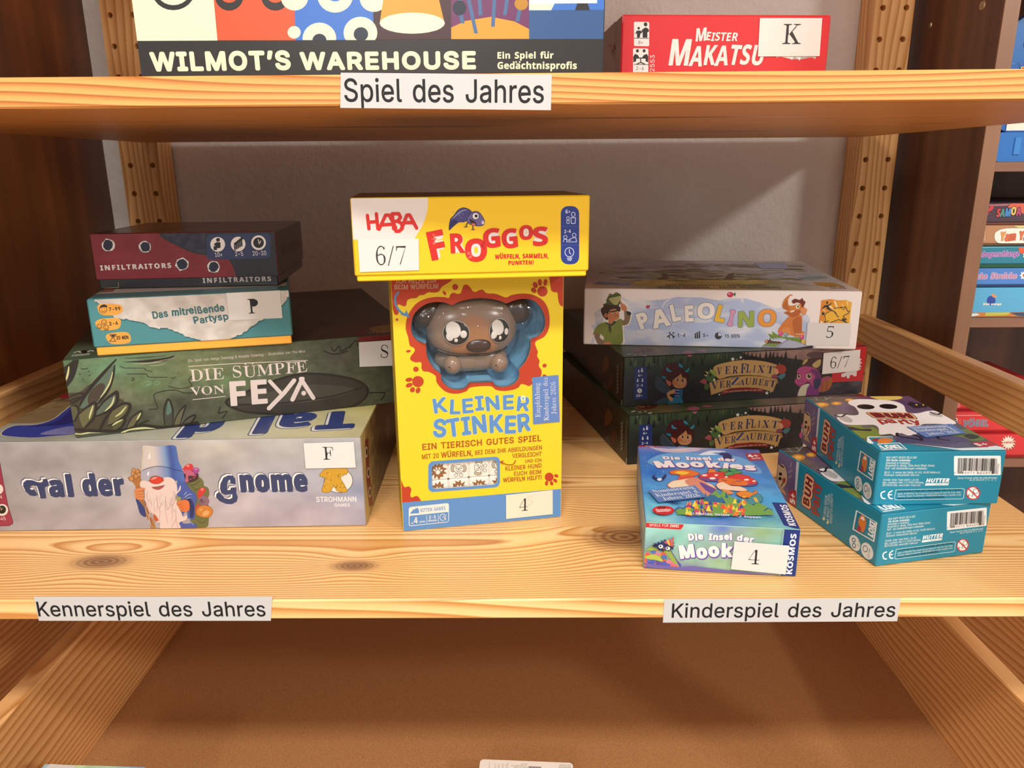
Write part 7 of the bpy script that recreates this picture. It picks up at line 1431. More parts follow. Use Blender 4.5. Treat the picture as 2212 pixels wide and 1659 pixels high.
def on_head(px, py, off=0):
    q = D(px, py, .0195) - HC
    u, v = q.dot(ST.A)/hw, q.dot(ST.Z)/hh_
    e = 2/.82
    r = max(0, 1-(abs(u)**e + abs(v)**e))**(1/e)
    return HC + ST.A*u*hw + ST.Z*v*hh_ - ST.B*(r*hd + off)
for cx, cy, rx, parts in ((838, 690, 158, ((800, 650, 92, 106, -.3), (760, 730, 50, 60, 0), (925, 700, 44, 50, 0), (835, 778, 26, 26, 0))), (1380, 665, 132, ((1355, 620, 78, 98, -.3), (1310, 705, 40, 60, .3), (1465, 675, 32, 48, 0), (1385, 748, 22, 30, 0)))):
    mb = MB()
    def disc(px, py, rx_, ry_, col, off, rot=0, th=.0012):
        c_ = on_head(px, py, off)
        t_ = on_head(px+25, py, off) - on_head(px-25, py, off); t_.normalize()
        u_ = on_head(px, py-25, off) - on_head(px, py+25, off); u_.normalize()
        a_ = t_*math.cos(rot) - u_*math.sin(rot); b_ = t_*math.sin(rot) + u_*math.cos(rot)
        n_ = t_.cross(u_)
        mb.ellipsoid(c_, a_*rx_*S1, n_*th, b_*ry_*S1, col, 30, 12)
    disc(cx, cy, rx+9, 158, '#b9b2aa', 0, th=.0016); disc(cx, cy, rx, 148, '#15130f', .0006, th=.0016)
    for px, py, rx_, ry_, rot in parts: disc(px, py, rx_, ry_, '#d8d0c8', .0019, rot, .0006)
    o = mb.build('eye', PLASTIC, dog, True); o['label'] = 'big black eye with white highlights'
mb = MB(); c_ = on_head(1120, 850, -.001); mb.ellipsoid(c_, ST.A*158*S1, ST.B*.0042, ST.Z*92*S1, '#3a2416', 36, 24, .9)
mb.build('nose', PLASTIC, dog, True)['label'] = 'shiny dark brown nose'
mb = MB()
mpts = catmull([(600, 920), (690, 955), (820, 980), (1000, 990), (1200, 985), (1380, 960), (1470, 935), (1520, 910)], False, 6)
mb.tube([on_head(px, min(py, 985), .0016) for px, py in mpts], .0009, '#1c1410', 8); mb.build('mouth', PLASTIC, dog, True)
mb = MB(); mb.ellipsoid(D(1065, 1070, .023), ST.A*470*S1, ST.B*.014, ST.Z*165*S1, '#816c5d', 48, 24, .8); mb.build('body', PLASTIC, dog, True)
for px, py, s_ in ((810, 1115, 1), (1395, 1095, -1)):
    mb = MB(); c_ = D(px, py, .0115)
    mb.ellipsoid(c_, (ST.A*.9+ST.Z*.3*s_)*124*S1, ST.B*.0085, (ST.Z*.95-ST.A*.3*s_)*124*S1, '#8e735e', 32, 20)
    for dx, dy in ((-28, 20), (18, 20), (-48, -2)):
        mb.ellipsoid(D(px+dx, py+dy+10, .0046), ST.A*16*S1, ST.B*.0012, ST.Z*16*S1, '#4a3020', 12, 8)
    mb.build('paw', PLASTIC, dog, True)

# --- the dice behind the lower window
f.crop(*cS)
DIE = abs(f.uv((893, 1000))[0] - f.uv((688, 1000))[0])
c00 = f.uv((690, 1098))
def splat(g, x_, y_, r):
    rn_ = random.Random(int(x_)); n_ = 22
    g.poly([(x_+r*(.95 if i % 2 else .62)*rn_.uniform(.85, 1.15)*math.cos(6.283*i/n_), y_+r*(.95 if i % 2 else .62)*rn_.uniform(.85, 1.15)*math.sin(6.283*i/n_)) for i in range(n_)], '#8a5a30')
    paw(g, x_, y_+r*.15, r*.24, '#e8e0d4')
def puppy(g, x_, y_, r, rot=0):
    c, s = math.cos(rot), math.sin(rot)
    T = lambda px, py: (x_+(px*c-py*s)*r, y_+(px*s+py*c)*r)
    E = lambda px, py, rx, ry, col, line: g.poly([T(px+rx*math.cos(k*.35), py+ry*math.sin(k*.35)) for k in range(18)], col, line=line, lw=5)
    for sx in (-1, 1): E(sx*.68, -.1, .26, .44, '#b5aa96', '#7a705e')
    for sx in (-1, 1): E(sx*.3, .72, .2, .2, '#eae4d8', '#7a705e')
    E(0, -.05, .62, .52, '#eae4d8', '#7a705e')
    for sx in (-1, 1): E(sx*.26, -.18, .11, .12, '#f2eee6', '#6a604e')
    E(0, 0, .08, .06, '#6a604e', '#6a604e'); g.stroke([T(-.3, .12), T(0, .28), T(.3, .12)], 5, '#6a604e', True)
DT = ['with a brown paw splat', 'with an upright puppy face', 'with a sideways puppy face', 'half hidden at the right end']
for row in range(2):
    for col_ in range(4):
        u0 = c00[0] + (col_-1)*(DIE+.0001); v0 = c00[1] - row*(DIE+.0002) + .0001
        mb = MB(); z0 = .0022
        O2 = P3(u0, v0, z0)
        lab = 'white die %s, %s row behind the carton window' % (['at the left end', 'second from left', 'third from left', 'at the right end'][col_], ['upper', 'lower'][row])
        mb.obox(O2, ST.A*DIE, ST.B*DIE, ST.Z*DIE, .0012, '#e9e4da')
        g = Face(mb, O2, ST.A*DIE, ST.Z*DIE, margin=.001); g.crop(*cS)
        ctr = g.O + g.U*DIE/2 + g.V*DIE/2
        dd = ctr; px = IMG_W/2 + FPX*dd.dot(CAM_R)/dd.dot(CAM_F); py = IMG_H/2 - FPX*dd.dot(CAM_U)/dd.dot(CAM_F)
        cx, cy = (px-cS[0])/cS[2], (py-cS[1])/cS[2]
        if row == 1 or col_ == 0: splat(g, cx, cy, 92)
        else: puppy(g, cx, cy, 82, [0, 0, -1.5, .1][col_])
        dt = thing('die', lab, 'die', tuple(O2), a, 'dice in the yellow carton')
        mb.build('cube', PLASTIC, dt)
ST_TOP = LS_TOP + h

# ================================================================ yellow frog dice game lying across the carton
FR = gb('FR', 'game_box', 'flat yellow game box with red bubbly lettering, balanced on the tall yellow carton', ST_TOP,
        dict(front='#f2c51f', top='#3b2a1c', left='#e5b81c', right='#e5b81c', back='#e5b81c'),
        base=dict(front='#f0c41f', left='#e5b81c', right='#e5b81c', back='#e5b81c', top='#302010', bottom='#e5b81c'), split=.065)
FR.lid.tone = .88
f = FR.front(); f.crop(*cF)
f.poly([(0, 100), (757, 100), (757, 160), (752, 240), (735, 310), (705, 385), (665, 450), (640, 492), (0, 497)], '#e0d6ce')
HR = '#cf2723'
for p in ([(247, 292), (260, 405)], [(322, 278), (335, 405)], [(255, 350), (328, 344)], [(345, 408), (400, 290), (430, 290), (485, 398)], [(368, 372), (455, 366)], [(455, 278), (468, 405)], [(455, 278), (510, 278), (525, 310), (500, 340), (462, 345)], [(500, 340), (535, 360), (540, 400), (512, 425), (485, 424)], [(535, 398), (578, 290), (600, 288), (660, 398)], [(560, 352), (630, 352)]): f.stroke(p, 29, HR)
LET = (('F', (792, 668), (918, 642), 240), ('R', (946, 612), (1066, 606), 168), ('O', (1072, 676), (1246, 672), 182), ('G', (1222, 568), (1365, 556), 162), ('G', (1378, 574), (1512, 560), 165), ('O', (1520, 498), (1636, 494), 122), ('S', (1636, 550), (1762, 542), 160))
for ft, cl in ((.15, '#dcd2cc'), (.03, '#cf2a22')):
    for t_, A_, B_, h_ in LET: f.text(t_, A_, B_, h_, cl, 'B', fat=ft*(170/h_))
for x_, y_, r in ((800, 455, 9), (812, 490, 12), (806, 525, 12), (790, 490, 6), (815, 465, 6), (1095, 610, 14), (1112, 640, 11), (1098, 645, 8), (1118, 622, 7)): f.ell(x_, y_, r, r, '#e2685a')
for x_, y_, r in ((1210, 545, 12), (1222, 520, 9), (1225, 565, 7), (1605, 405, 7), (1612, 425, 6), (1740, 520, 8), (1395, 530, 10), (1400, 505, 8)): f.ell(x_, y_, r, r, '#ac1d1a')
f.text('WÜRFELN, SAMMELN,', (1315, 658), (1765, 650), 40, '#c8321e', 'B', fat=.05, jit=.4); f.text('PUNKTEN!', (1428, 708), (1640, 704), 36, '#c8321e', 'B', fat=.05, jit=.4)
NB = '#263a86'
f.rrect(1868, 214, 2022, 702, 60, NB)
for y_ in (384, 540): f.stroke([(1872, y_), (2018, y_)], 2, '#5a6cb0')
WF = '#d8dcf0'
f.text('6+', (1908, 276), (1948, 274), 32, WF, 'B'); f.text('2-4', (1897, 440), (1951, 438), 28, WF, 'B'); f.text('10’', (1920, 674), (1966, 672), 28, WF, 'B')
f.ring(1928, 315, 11, 13, 4, WF); f.ring(1972, 284, 16, 18, 5, WF)
f.stroke([(1920, 360), (1917, 334), (1940, 334), (1937, 360), (1920, 360)], 4, WF); f.stroke([(1957, 360), (1952, 312), (1992, 312), (1988, 360), (1957, 360)], 5, WF)
f.ring(1906, 474, 14, 15, 4, WF); f.ring(1980, 458, 15, 16, 4, WF); f.stroke([(1888, 514), (1895, 492), (1918, 492), (1916, 514), (2000, 514), (1994, 480), (1968, 480), (1940, 492)], 4, WF); f.stroke([(1925, 500), (1950, 500)], 5, WF)
f.ring(1940, 601, 37, 38, 5, WF); f.stroke([(1940, 575), (1940, 602), (1952, 618)], 5, WF)
# tadpole with goggle eyes
f.blob([(932, 412), (942, 330), (975, 290), (1010, 245), (1060, 228), (1120, 262), (1090, 320), (1060, 345), (1010, 350), (960, 390)], '#4a427e', line='#262040', lw=5)
f.blob([(935, 400), (950, 340), (985, 330), (1000, 345), (960, 380)], '#2c2a60'); f.stroke([(960, 320), (1030, 260), (1080, 245)], 10, '#8d9ab8', True, True)
f.blob([(1080, 330), (1120, 268), (1180, 265), (1225, 330), (1220, 370), (1180, 380), (1130, 372), (1100, 360)], '#6b5f96', line='#262040', lw=5)
f.blob([(1105, 322), (1150, 345), (1160, 372), (1135, 378), (1112, 350)], '#3a1620'); f.blob([(1122, 358), (1150, 362), (1148, 380), (1128, 376)], '#d86a60')
f.ell(1154, 298, 28, 28, '#efe8e2', line='#262040', lw=4); f.ell(1158, 297, 13, 13, '#1c1828'); f.ell(1215, 352, 12, 16, '#cfc4d4')
f.stroke([(1085, 355), (1072, 385)], 9, '#4a3a52'); f.stroke([(1130, 380), (1132, 410)], 9, '#4a3a52'); f.stroke([(1060, 388), (1085, 388)], 7, '#7a5230'); f.stroke([(1118, 412), (1146, 410)], 7, '#7a5230')
rd = random.Random(2)
for i in range(18): f.ell(rd.uniform(960, 1090), rd.uniform(260, 350), 3, 3, '#8c84b4')
def s67(g): g.text('6/7', (316, 712), (582, 706), 156, '#3a3634', 'S', lite=.034)
FR.sticker(f, [(165, 487), (676, 487), (680, 752), (183, 768)], STK, 'white sticker with 6/7', s67)
f = FR.top()
f.picture(40, 24, lambda u, v: tuple(x+nz(u*9, v*7, 9)*.07 for x in mix('#4a3420', '#6a4a28', u)))
f.crop(*cF)
for p, c_ in (([(990, 150), (1080, 132), (1250, 128), (1320, 152)], '#5d7a3e'), ([(1175, 150), (1215, 132), (1300, 130), (1250, 152)], '#241a10'), ([(1400, 150), (1500, 130), (1700, 132), (1720, 150)], '#5d7a3e'), ([(1330, 150), (1345, 130), (1365, 130), (1355, 150)], '#d8b050'), ([(1800, 150), (1850, 128), (2110, 126), (2115, 140)], '#4c8794'), ([(1480, 150), (1520, 132), (1560, 150)], '#241a10'), ([(1620, 150), (1700, 130), (1750, 150)], '#c8a838')): f.poly(p, c_)
FR.finish()

# ================================================================ right stack
DKB = '#1d1d1f'
V2 = gb('V2', 'game_box', 'dark fairy and dragon game box at the bottom of the right stack, standing on the shelf', LS_TOP,
        dict(front=DKB, top='#4a5a38', left='#33302c', right='#26232a', back='#222'), group='twin dark fairy game boxes')
# artwork is printed while the box stands where the upper copy will stand (that one is seen whole)
x, y, a, w, d, h = P5['V1']
V2.t.location = (x, y, V2.ztop+GAP); V2.t.rotation_euler = (0, 0, a)
MAT[V2.t.name] = Matrix.Translation((x, y, V2.ztop+GAP)) @ Matrix.Rotation(a, 4, 'Z')
V2.O = Vector((x, y, V2.ztop+GAP)); V2.A = Vector((math.cos(a), math.sin(a), 0)); V2.B = Vector((-math.sin(a), math.cos(a), 0)); V2.h = h-GAP
V2.lid = MB(.62); V2.lid.obox(V2.O, V2.A*w, V2.B*d, V2.Z*V2.h, .0012, cols=dict(front=DKB, top='#4a5a38', left='#33302c', right='#26232a', back='#222222'))
f = V2.front()
v_field = blend([(0, .97, '#3b4a33'), (.2, .97, '#46573a'), (.35, .95, '#3d4f36'), (.45, .95, '#2c3a2c'), (.2, .75, '#2c3830'), (.4, .7, '#222a26'), (.1, .5, '#222426'), (.5, .5, '#1c1a1c'), (.5, .1, '#1c191b'), (.2, .2, '#1f1f22'), (.9, .1, '#2a252e'), (.8, .5, '#221e20'), (1, .5, '#3a3238')])
f.picture(80, 20, lambda u, v: tuple(x+nz(u*26, v*5, 6)*.03*v for x in v_field(u, v, 2)))
f.crop(*cV1)
rg = random.Random(11)
for i in range(70):
    x_ = rg.uniform(80, 2100); l_ = rg.uniform(50, 230)*(1 if x_ < 1700 else .7)
    y_ = 285-x_*.06
    f.stroke([(x_, y_-10), (x_+rg.uniform(-8, 8), y_+l_*.5), (x_+rg.uniform(-22, 22), y_+l_)], rg.uniform(14, 40), rg.choice(['#46583a', '#3a4c34', '#53653f', '#33452f', '#2c3a2c']), True, True)
for x_, y_ in ((190, 430), (430, 440), (520, 500), (1100, 440), (1340, 480), (1500, 420), (620, 380)): f.poly([(x_-26, y_), (x_+26, y_), (x_+4, y_-170)], '#1d1f20')
f.blob([(1225, 195), (1330, 190), (1300, 250), (1270, 265), (1240, 245)], '#b86a7c')
f.crop(*cV2)
f.poly([(585, 120), (690, 95), (880, 88), (1120, 95), (1600, 60), (2200, 10), (2200, 420), (1800, 400), (1560, 300), (1300, 210), (1150, 190), (1020, 170), (850, 190), (640, 150)], '#a58478', shade=lambda q: mix('#6f5252', '#ac8a7c', .65+nz(q[0]*40, q[1]*60)*.9), step=.006)
for x_, y_, h_, w_ in ((610, 160, 70, 20), (650, 170, 80, 22), (700, 180, 70, 26), (750, 215, 90, 30), (800, 190, 80, 26), (870, 220, 130, 40), (920, 230, 140, 44), (960, 210, 110, 34), (1010, 230, 120, 36), (1060, 240, 110, 36), (1110, 235, 150, 40), (1160, 280, 90, 36), (1230, 300, 160, 46), (1290, 300, 100, 40)): f.poly([(x_-w_, y_+60), (x_+w_, y_+60), (x_+w_*.3, y_-h_)], '#1f211f')
f.poly([(560, 190), (700, 170), (1000, 230), (1290, 300), (1330, 400), (1000, 400), (600, 300)], '#1e1c1d')
f.blob([(1370, 150), (1460, 110), (1600, 120), (1700, 150), (1640, 210), (1450, 190)], '#5d4448')
f.poly([(1560, 560), (1800, 480), (2060, 470), (2040, 640), (1560, 660)], '#2c2833', shade=lambda q: mix('#28242e', '#564a52', .4+nz(q[0]*60, q[1]*60, 5)*1.4), step=.006)
f.poly([(1935, 70), (2130, 0), (2140, 60), (2060, 470), (1676, 486), (1688, 372)], '#d02228')
f.poly([(1800, 385), (1845, 370), (1880, 350), (1990, 345), (1985, 410), (1955, 415), (1935, 395), (1905, 400), (1895, 438), (1868, 436), (1862, 405), (1830, 425), (1800, 420)], '#f0e2de')
f.poly([(1985, 170), (2050, 205), (2030, 225), (2052, 250), (2025, 265), (2048, 300), (2020, 300), (2040, 330), (1980, 340)], '#f0e2de')
# banner
TAN = '#c49c62'
f.poly(catmull([(232, 300), (420, 235), (640, 212), (860, 230), (1030, 280), (1010, 300), (985, 430), (800, 405), (620, 398), (430, 412), (290, 440)], True, 4), TAN, line='#7a5a34', lw=5)
f.poly([(180, 490), (240, 470), (460, 420), (640, 405), (820, 412), (1010, 445), (1025, 490), (1000, 500), (960, 605), (850, 575), (640, 548), (440, 560), (330, 600), (200, 642), (195, 590)], '#be955a', line='#7a5a34', lw=5)
f.poly([(345, 588), (500, 556), (640, 548), (780, 556), (848, 572), (848, 610), (640, 596), (470, 606), (332, 640)], '#7d1e22')
rs = random.Random(6)
for i in range(40): 
    x_ = rs.uniform(260, 960); y_ = rs.uniform(260, 560)
    f.stroke([(x_, y_), (x_+rs.uniform(20, 70), y_+rs.uniform(-6, 6))], 3, rs.choice(['#cfa86c', '#b58a50', '#d4b078']))
NV = '#2a2c56'
for t_, xy in (('V', (272, 402, 330, 398, 96)), ('E', (372, 386, 440, 380, 96)), ('R', (462, 380, 530, 378, 92)), ('F', (560, 375, 630, 372, 118)), ('L', (628, 368, 690, 366, 104)), ('I', (715, 362, 740, 362, 84)), ('X', (765, 366, 850, 370, 90)), ('T', (878, 372, 962, 378, 90))):
    f.text(t_, (xy[0], xy[1]), (xy[2], xy[3]), xy[4], NV, 'S', lite=.012)
for t_, xy in (('V', (205, 578, 292, 566, 92)), ('E', (305, 556, 368, 548, 82)), ('R', (382, 548, 446, 544, 82)), ('Z', (438, 518, 548, 514, 92)), ('A', (545, 520, 612, 520, 74)), ('U', (615, 515, 690, 512, 80)), ('B', (700, 514, 760, 518, 80)), ('E', (778, 520, 838, 524, 78)), ('R', (848, 528, 900, 534, 74)), ('T', (905, 538, 990, 546, 84))):
    f.text(t_, (xy[0], xy[1]), (xy[2], xy[3]), xy[4], NV if t_ != 'Z' else '#2c3c7a', 'S', lite=.012)
f.text('Dem unsichtbaren Dieb auf der Spur', (355, 612), (830, 586), 17, '#e0c0a0', arch=.3)
for x_, y_, r in ((468, 202, 28), (566, 182, 20), (885, 616, 26)): star(f, x_, y_, r, '#e4ddd8', rot=-80)
for x_, y_, r in ((302, 636, 9), (520, 205, 5), (600, 206, 5), (932, 603, 7), (330, 620, 5), (1040, 258, 5)): f.ell(x_, y_, r, r, '#d8d0cc')
f.blob([(66, 480), (120, 440), (150, 470), (140, 510), (100, 500)], '#9c4f52'); f.blob([(120, 520), (160, 500), (180, 540), (150, 580), (120, 560)], '#51613a')
f.blob([(135, 400), (170, 350), (220, 330), (262, 370), (265, 410), (240, 440), (250, 470), (200, 482), (150, 460)], '#48673c'); f.blob([(190, 350), (235, 330), (268, 372), (262, 410), (225, 390)], '#8fa044'); f.ell(192, 395, 16, 18, '#3a3020'); f.ell(194, 394, 6, 7, '#111')
for q_ in ([(125, 345), (170, 365), (160, 385)], [(110, 395), (150, 395), (148, 415)], [(190, 315), (215, 345), (195, 350)]): f.poly(q_, '#cdb890')
f.ell(240, 455, 14, 16, '#ded0b0')
f.blob([(985, 300), (1030, 270), (1090, 275), (1125, 320), (1100, 370), (1040, 380), (1020, 340), (1000, 320)], '#a5382a'); f.blob([(975, 350), (985, 320), (1015, 325), (1030, 370), (1000, 390)], '#d99a74'); f.blob([(945, 430), (955, 395), (1000, 390), (1020, 430)], '#8d4458'); f.blob([(1030, 400), (1110, 375), (1100, 420), (1060, 450), (1030, 430)], '#4b7884')
# small purple dragon with a witch's hat
f.blob([(1500, 590), (1560, 440), (1660, 415), (1690, 470), (1660, 560), (1590, 600)], '#b0602f'); f.blob([(1505, 580), (1555, 450), (1660, 415), (1640, 450), (1570, 480), (1540, 580)], '#a84a74')
for q_ in ([(1560, 590), (1575, 500)], [(1620, 580), (1625, 470)]): f.stroke(q_, 7, '#7a3a2c')
f.blob([(1265, 670), (1285, 570), (1330, 520), (1400, 500), (1480, 460), (1520, 560), (1500, 670)], '#85377a'); f.poly(catmull([(1268, 670), (1290, 560), (1350, 510), (1410, 510), (1380, 560), (1350, 670)], True, 4), '#d9cfae')
f.blob([(1255, 350), (1300, 300), (1400, 290), (1500, 330), (1550, 410), (1540, 520), (1480, 560), (1400, 480), (1330, 520), (1280, 535), (1230, 490), (1235, 450), (1262, 420)], '#b9477f'); f.blob([(1420, 330), (1500, 340), (1550, 410), (1540, 520), (1480, 560), (1450, 470), (1480, 420)], '#6f2f6a')
f.blob([(1470, 460), (1530, 440), (1545, 500), (1500, 565), (1465, 550)], '#2c3450')
f.ell(1276, 412, 22, 34, '#e0c9a8'); f.ell(1400, 412, 34, 38, '#e0c9a8'); f.ell(1278, 408, 15, 26, '#4a2c1c'); f.ell(1404, 408, 24, 28, '#4a2c1c'); f.ell(1282, 396, 5, 6, '#f4eee4'); f.ell(1411, 396, 7, 8, '#f4eee4')
f.stroke([(1260, 385), (1290, 375)], 9, '#6a2550'); f.stroke([(1375, 375), (1430, 352)], 9, '#6a2550')
f.ell(1270, 470, 7, 5, '#7a2a54'); f.ell(1318, 478, 8, 5, '#7a2a54'); f.stroke([(1255, 512), (1310, 520), (1380, 500)], 5, '#6a2448', True)
f.blob([(1205, 300), (1260, 280), (1330, 285), (1440, 300), (1530, 340), (1560, 330), (1570, 200), (1480, 190), (1370, 205), (1320, 260)], '#4b2c30'); f.blob([(1320, 270), (1345, 215), (1390, 205), (1360, 250)], '#c0a05c'); f.blob([(1440, 275), (1500, 220), (1545, 208), (1540, 270), (1490, 310)], '#c4a868')
# fairy with dark red hair
f.crop(*cV1)
f.rrect(252, 446, 490, 1046, 22, '#26346c', skew=-.02)
f.poly([(248, 1000), (480, 990), (466, 1030), (238, 1048)], '#26346c')
WF = '#d8d4dc'
person_icon(f, 338, 530, 36, WF); person_icon(f, 396, 515, 52, WF); f.text('6+', (326, 626), (402, 618), 42, WF, 'B')
person_icon(f, 318, 700, 44, WF); person_icon(f, 406, 696, 44, WF); f.text('2-4', (298, 812), (412, 806), 46, WF, 'B'); clock_icon(f, 352, 884, 44, WF, '#26346c', 7); f.text('20+', (286, 1000), (410, 992), 46, WF, 'B')
f.blob([(680, 620), (780, 720), (920, 870), (860, 940), (740, 910), (650, 820), (635, 700)], '#333e4a'); f.stroke([(690, 625), (800, 740), (920, 870)], 7, '#54606c')
f.blob([(640, 1110), (740, 1040), (880, 1000), (960, 1040), (880, 1150), (640, 1160)], '#2c444e')
f.blob([(740, 580), (790, 480), (850, 400), (940, 365), (1060, 385), (1100, 440), (1060, 520), (960, 560), (850, 600), (780, 610)], '#481c24')
f.blob([(745, 610), (800, 620), (850, 630), (830, 670), (770, 650)], '#2a7488')
f.blob([(835, 650), (850, 560), (950, 490), (1080, 480), (1200, 520), (1260, 600), (1240, 700), (1200, 760), (1150, 700), (1130, 620), (1050, 680), (980, 780), (930, 820), (870, 780)], '#44191c')
f.blob([(955, 720), (1010, 650), (1080, 600), (1110, 570), (1140, 640), (1200, 650), (1215, 760), (1170, 820), (1080, 840), (990, 810)], '#c08758'); f.ell(1000, 740, 50, 38, '#bd6e46'); f.ell(1180, 760, 34, 34, '#c4756a')
f.poly(catmull([(836, 680), (880, 700), (930, 730), (920, 790), (885, 790), (850, 740)], True, 4), '#b8624a')
f.ell(1046, 688, 26, 30, '#d8ccc4'); f.ell(1150, 700, 26, 32, '#d8ccc4'); f.ell(1048, 688, 20, 24, '#2a1a18'); f.ell(1146, 700, 20, 26, '#2a1a18'); f.stroke([(1120, 670), (1190, 650)], 8, '#3c1a16'); f.stroke([(1020, 655), (1070, 645)], 7, '#3c1a16')
f.stroke([(1040, 768), (1080, 785), (1115, 775)], 6, '#7a3c28', True)
for q_ in ([(1080, 375), (1140, 430), (1145, 460), (1080, 440), (1070, 410)], [(850, 455), (900, 500), (950, 530), (880, 535), (845, 505)], [(1180, 525), (1220, 500), (1255, 460), (1265, 500), (1230, 545)]): f.blob(q_, '#2f88a0')
f.blob([(960, 850), (1060, 840), (1140, 850), (1130, 1000), (1000, 1010)], '#2a2f5c')
for y_ in (870, 925, 975): f.stroke([(1010, y_), (1085, y_+6)], 18, '#8c90b8')
f.blob([(1085, 870), (1140, 860), (1135, 990), (1085, 990)], '#23607a')
f.blob([(880, 1150), (930, 1020), (1060, 1000), (1120, 1005), (1140, 1150)], '#246e8a')
for q_ in ([(960, 1150), (1000, 1030)], [(1050, 1150), (1060, 1030)], [(1110, 1150), (1100, 1030)]): f.stroke(q_, 9, '#3a8cac')
f.blob([(850, 950), (880, 900), (990, 855), (1005, 890), (990, 930), (900, 960), (965, 1030), (940, 1075), (880, 1030)], '#c28a5c')
# sides and cover
f = V2.left()
vl = blend([(.0, .5, '#2c2a28'), (.4, .5, '#3a342e'), (.7, .4, '#34282a'), (.9, .5, '#222418'), (1, .9, '#3d4a30')])
f.picture(60, 16, lambda u, v: tuple(x+nz(u*16, v*6, 4)*.07 for x in vl(u, v, 2)))
cQ = (1180, 560, .27726); f.crop(*cQ)
f.poly([(300, 720), (390, 760), (385, 880), (330, 840)], '#4e3a26'); f.text('VERFLIXT', (290, 770), (385, 830), 50, '#2a2018', 'S'); f.text('VERZAUBERT', (280, 800), (385, 880), 40, '#2a2018', 'S')
f.blob([(440, 820), (460, 745), (490, 790), (480, 850), (440, 880)], '#7a4c24'); f.blob([(485, 960), (500, 890), (525, 940), (500, 1010), (480, 1030)], '#5e2a20')
f.blob([(440, 1000), (460, 960), (480, 1030), (450, 1015)], '#6a6058')
for i in range(8): f.stroke([(562, 830+i*28), (552, 842+i*28)], 9, '#8a887c')
f.stroke([(600, 800), (585, 900), (590, 1000)], 10, '#5c6a50', True); f.stroke([(590, 1110), (585, 1150)], 14, '#a8a8b0')
f = V2.top()
vt = blend([(0, 0, '#44532f'), (.3, .02, '#4d5c36'), (.5, .05, '#43532f'), (.6, .05, '#9a8272'), (.9, .05, '#8d6f68'), (.3, .4, '#3a4a2c'), (.8, .5, '#5a4a4a'), (.1, .6, '#2c3a24'), (.15, .1, '#7a6a34')])
f.picture(60, 50, lambda u, v: tuple(x+nz(u*18, v*12, 8)*.07 for x in vt(u, v, 1.6)))
f.crop(*cV1)
f.ell(420, 150, 205, 42, '#6a2c1a', line='#a07a34', lw=6, rot=-4); f.text('6+', (290, 166), (520, 150), 40, '#b08a40', 'B')
for q_ in ([(110, 215), (180, 200), (200, 214), (130, 228)], [(220, 222), (300, 214), (290, 232)], [(330, 212), (400, 205), (390, 222)], [(410, 235), (500, 226), (470, 250), (430, 250)]): f.poly(q_, '#c8c4b4')
for q_ in ([(1130, 180), (1250, 150), (1375, 170), (1340, 200), (1230, 210)], [(1400, 155), (1500, 135), (1600, 145), (1540, 165)]): f.blob(q_, '#b8687a')
f.crop(*cV2); f.poly([(1900, 100), (2100, 30), (2110, 45), (2150, -30), (1900, 20)], '#c41f25')
f = V2.right(); f.crop(*cV2)
f.poly([(2105, 40), (2145, -20), (2130, 400), (2055, 475)], '#c41f25')
V2.finish()
V2.t['label'] = 'dark fairy game box with torn 6/7 sticker, middle of the right stack'
V1 = V2
x, y, a, w, d, h = P5['V2']
low = copy_thing(V2.t, (x, y, LS_TOP+GAP), a, 'dark fairy game box without sticker, lowest of the right stack on the shelf')
f = V1.front(); f.crop(*cV2)
V1.sticker(f, [(1585, 130), (2036, 85), (2010, 345), (1563, 388)], '#e6ded8', 'torn white sticker with 6/7', lambda g: g.text('6/7', (1655, 322), (1895, 302), 138, '#2c2a2a', 'S', lite=.034), lift=.0012)
V1.ztop = V2.ztop + P5['V1'][5]

# --- white box with cave boy and mammoth
PA = gb('PA', 'game_box', 'white stone age game box with coloured title letters, topmost of the right stack', V1.ztop,
        dict(front='#ded7d3', top='#cfc8c2', left='#d8d2ce', right='#d8d2ce', back='#ccc'), mat=MATTE)
PA.lid.tone = 1.2
f = PA.front(); f.crop(*cP)
SKY = '#a4b2cf'
f.poly([(240, 640), (250, 600), (280, 560), (240, 520), (275, 500), (265, 430), (330, 380), (460, 325), (640, 345), (760, 335), (830, 320), (1000, 325), (1120, 345), (1170, 330), (1300, 330), (1400, 360), (1480, 390), (1700, 420), (1740, 470), (1720, 560), (1700, 640), (1700, 690), (1000, 690), (600, 690)], SKY,
       shade=lambda q: mix(SKY, '#d0d2d8', nz(q[0]*26, q[1]*60, 3)*1.5+.1), step=.004)
f.poly([(505, 318), (600, 358), (560, 355), (460, 330)], '#ded7d3'); f.stroke([(725, 400), (745, 360), (790, 330)], 8, '#d8d6d8', True, True); f.stroke([(640, 392), (690, 395), (720, 405)], 5, '#d0d0d8', True); f.poly([(1262, 332), (1278, 372), (1285, 334)], '#c8cad4')
for i, (x_, y_, rx, ry) in enumerate(((640, 560, 90, 22), (560, 590, 60, 14), (860, 470, 60, 18), (1000, 480, 70, 18), (1540, 410, 40, 16), (1230, 540, 60, 18), (1480, 520, 60, 22))): f.ell(x_, y_, rx, ry, '#c4c8d4')
EDGE = '#6f7b9c'
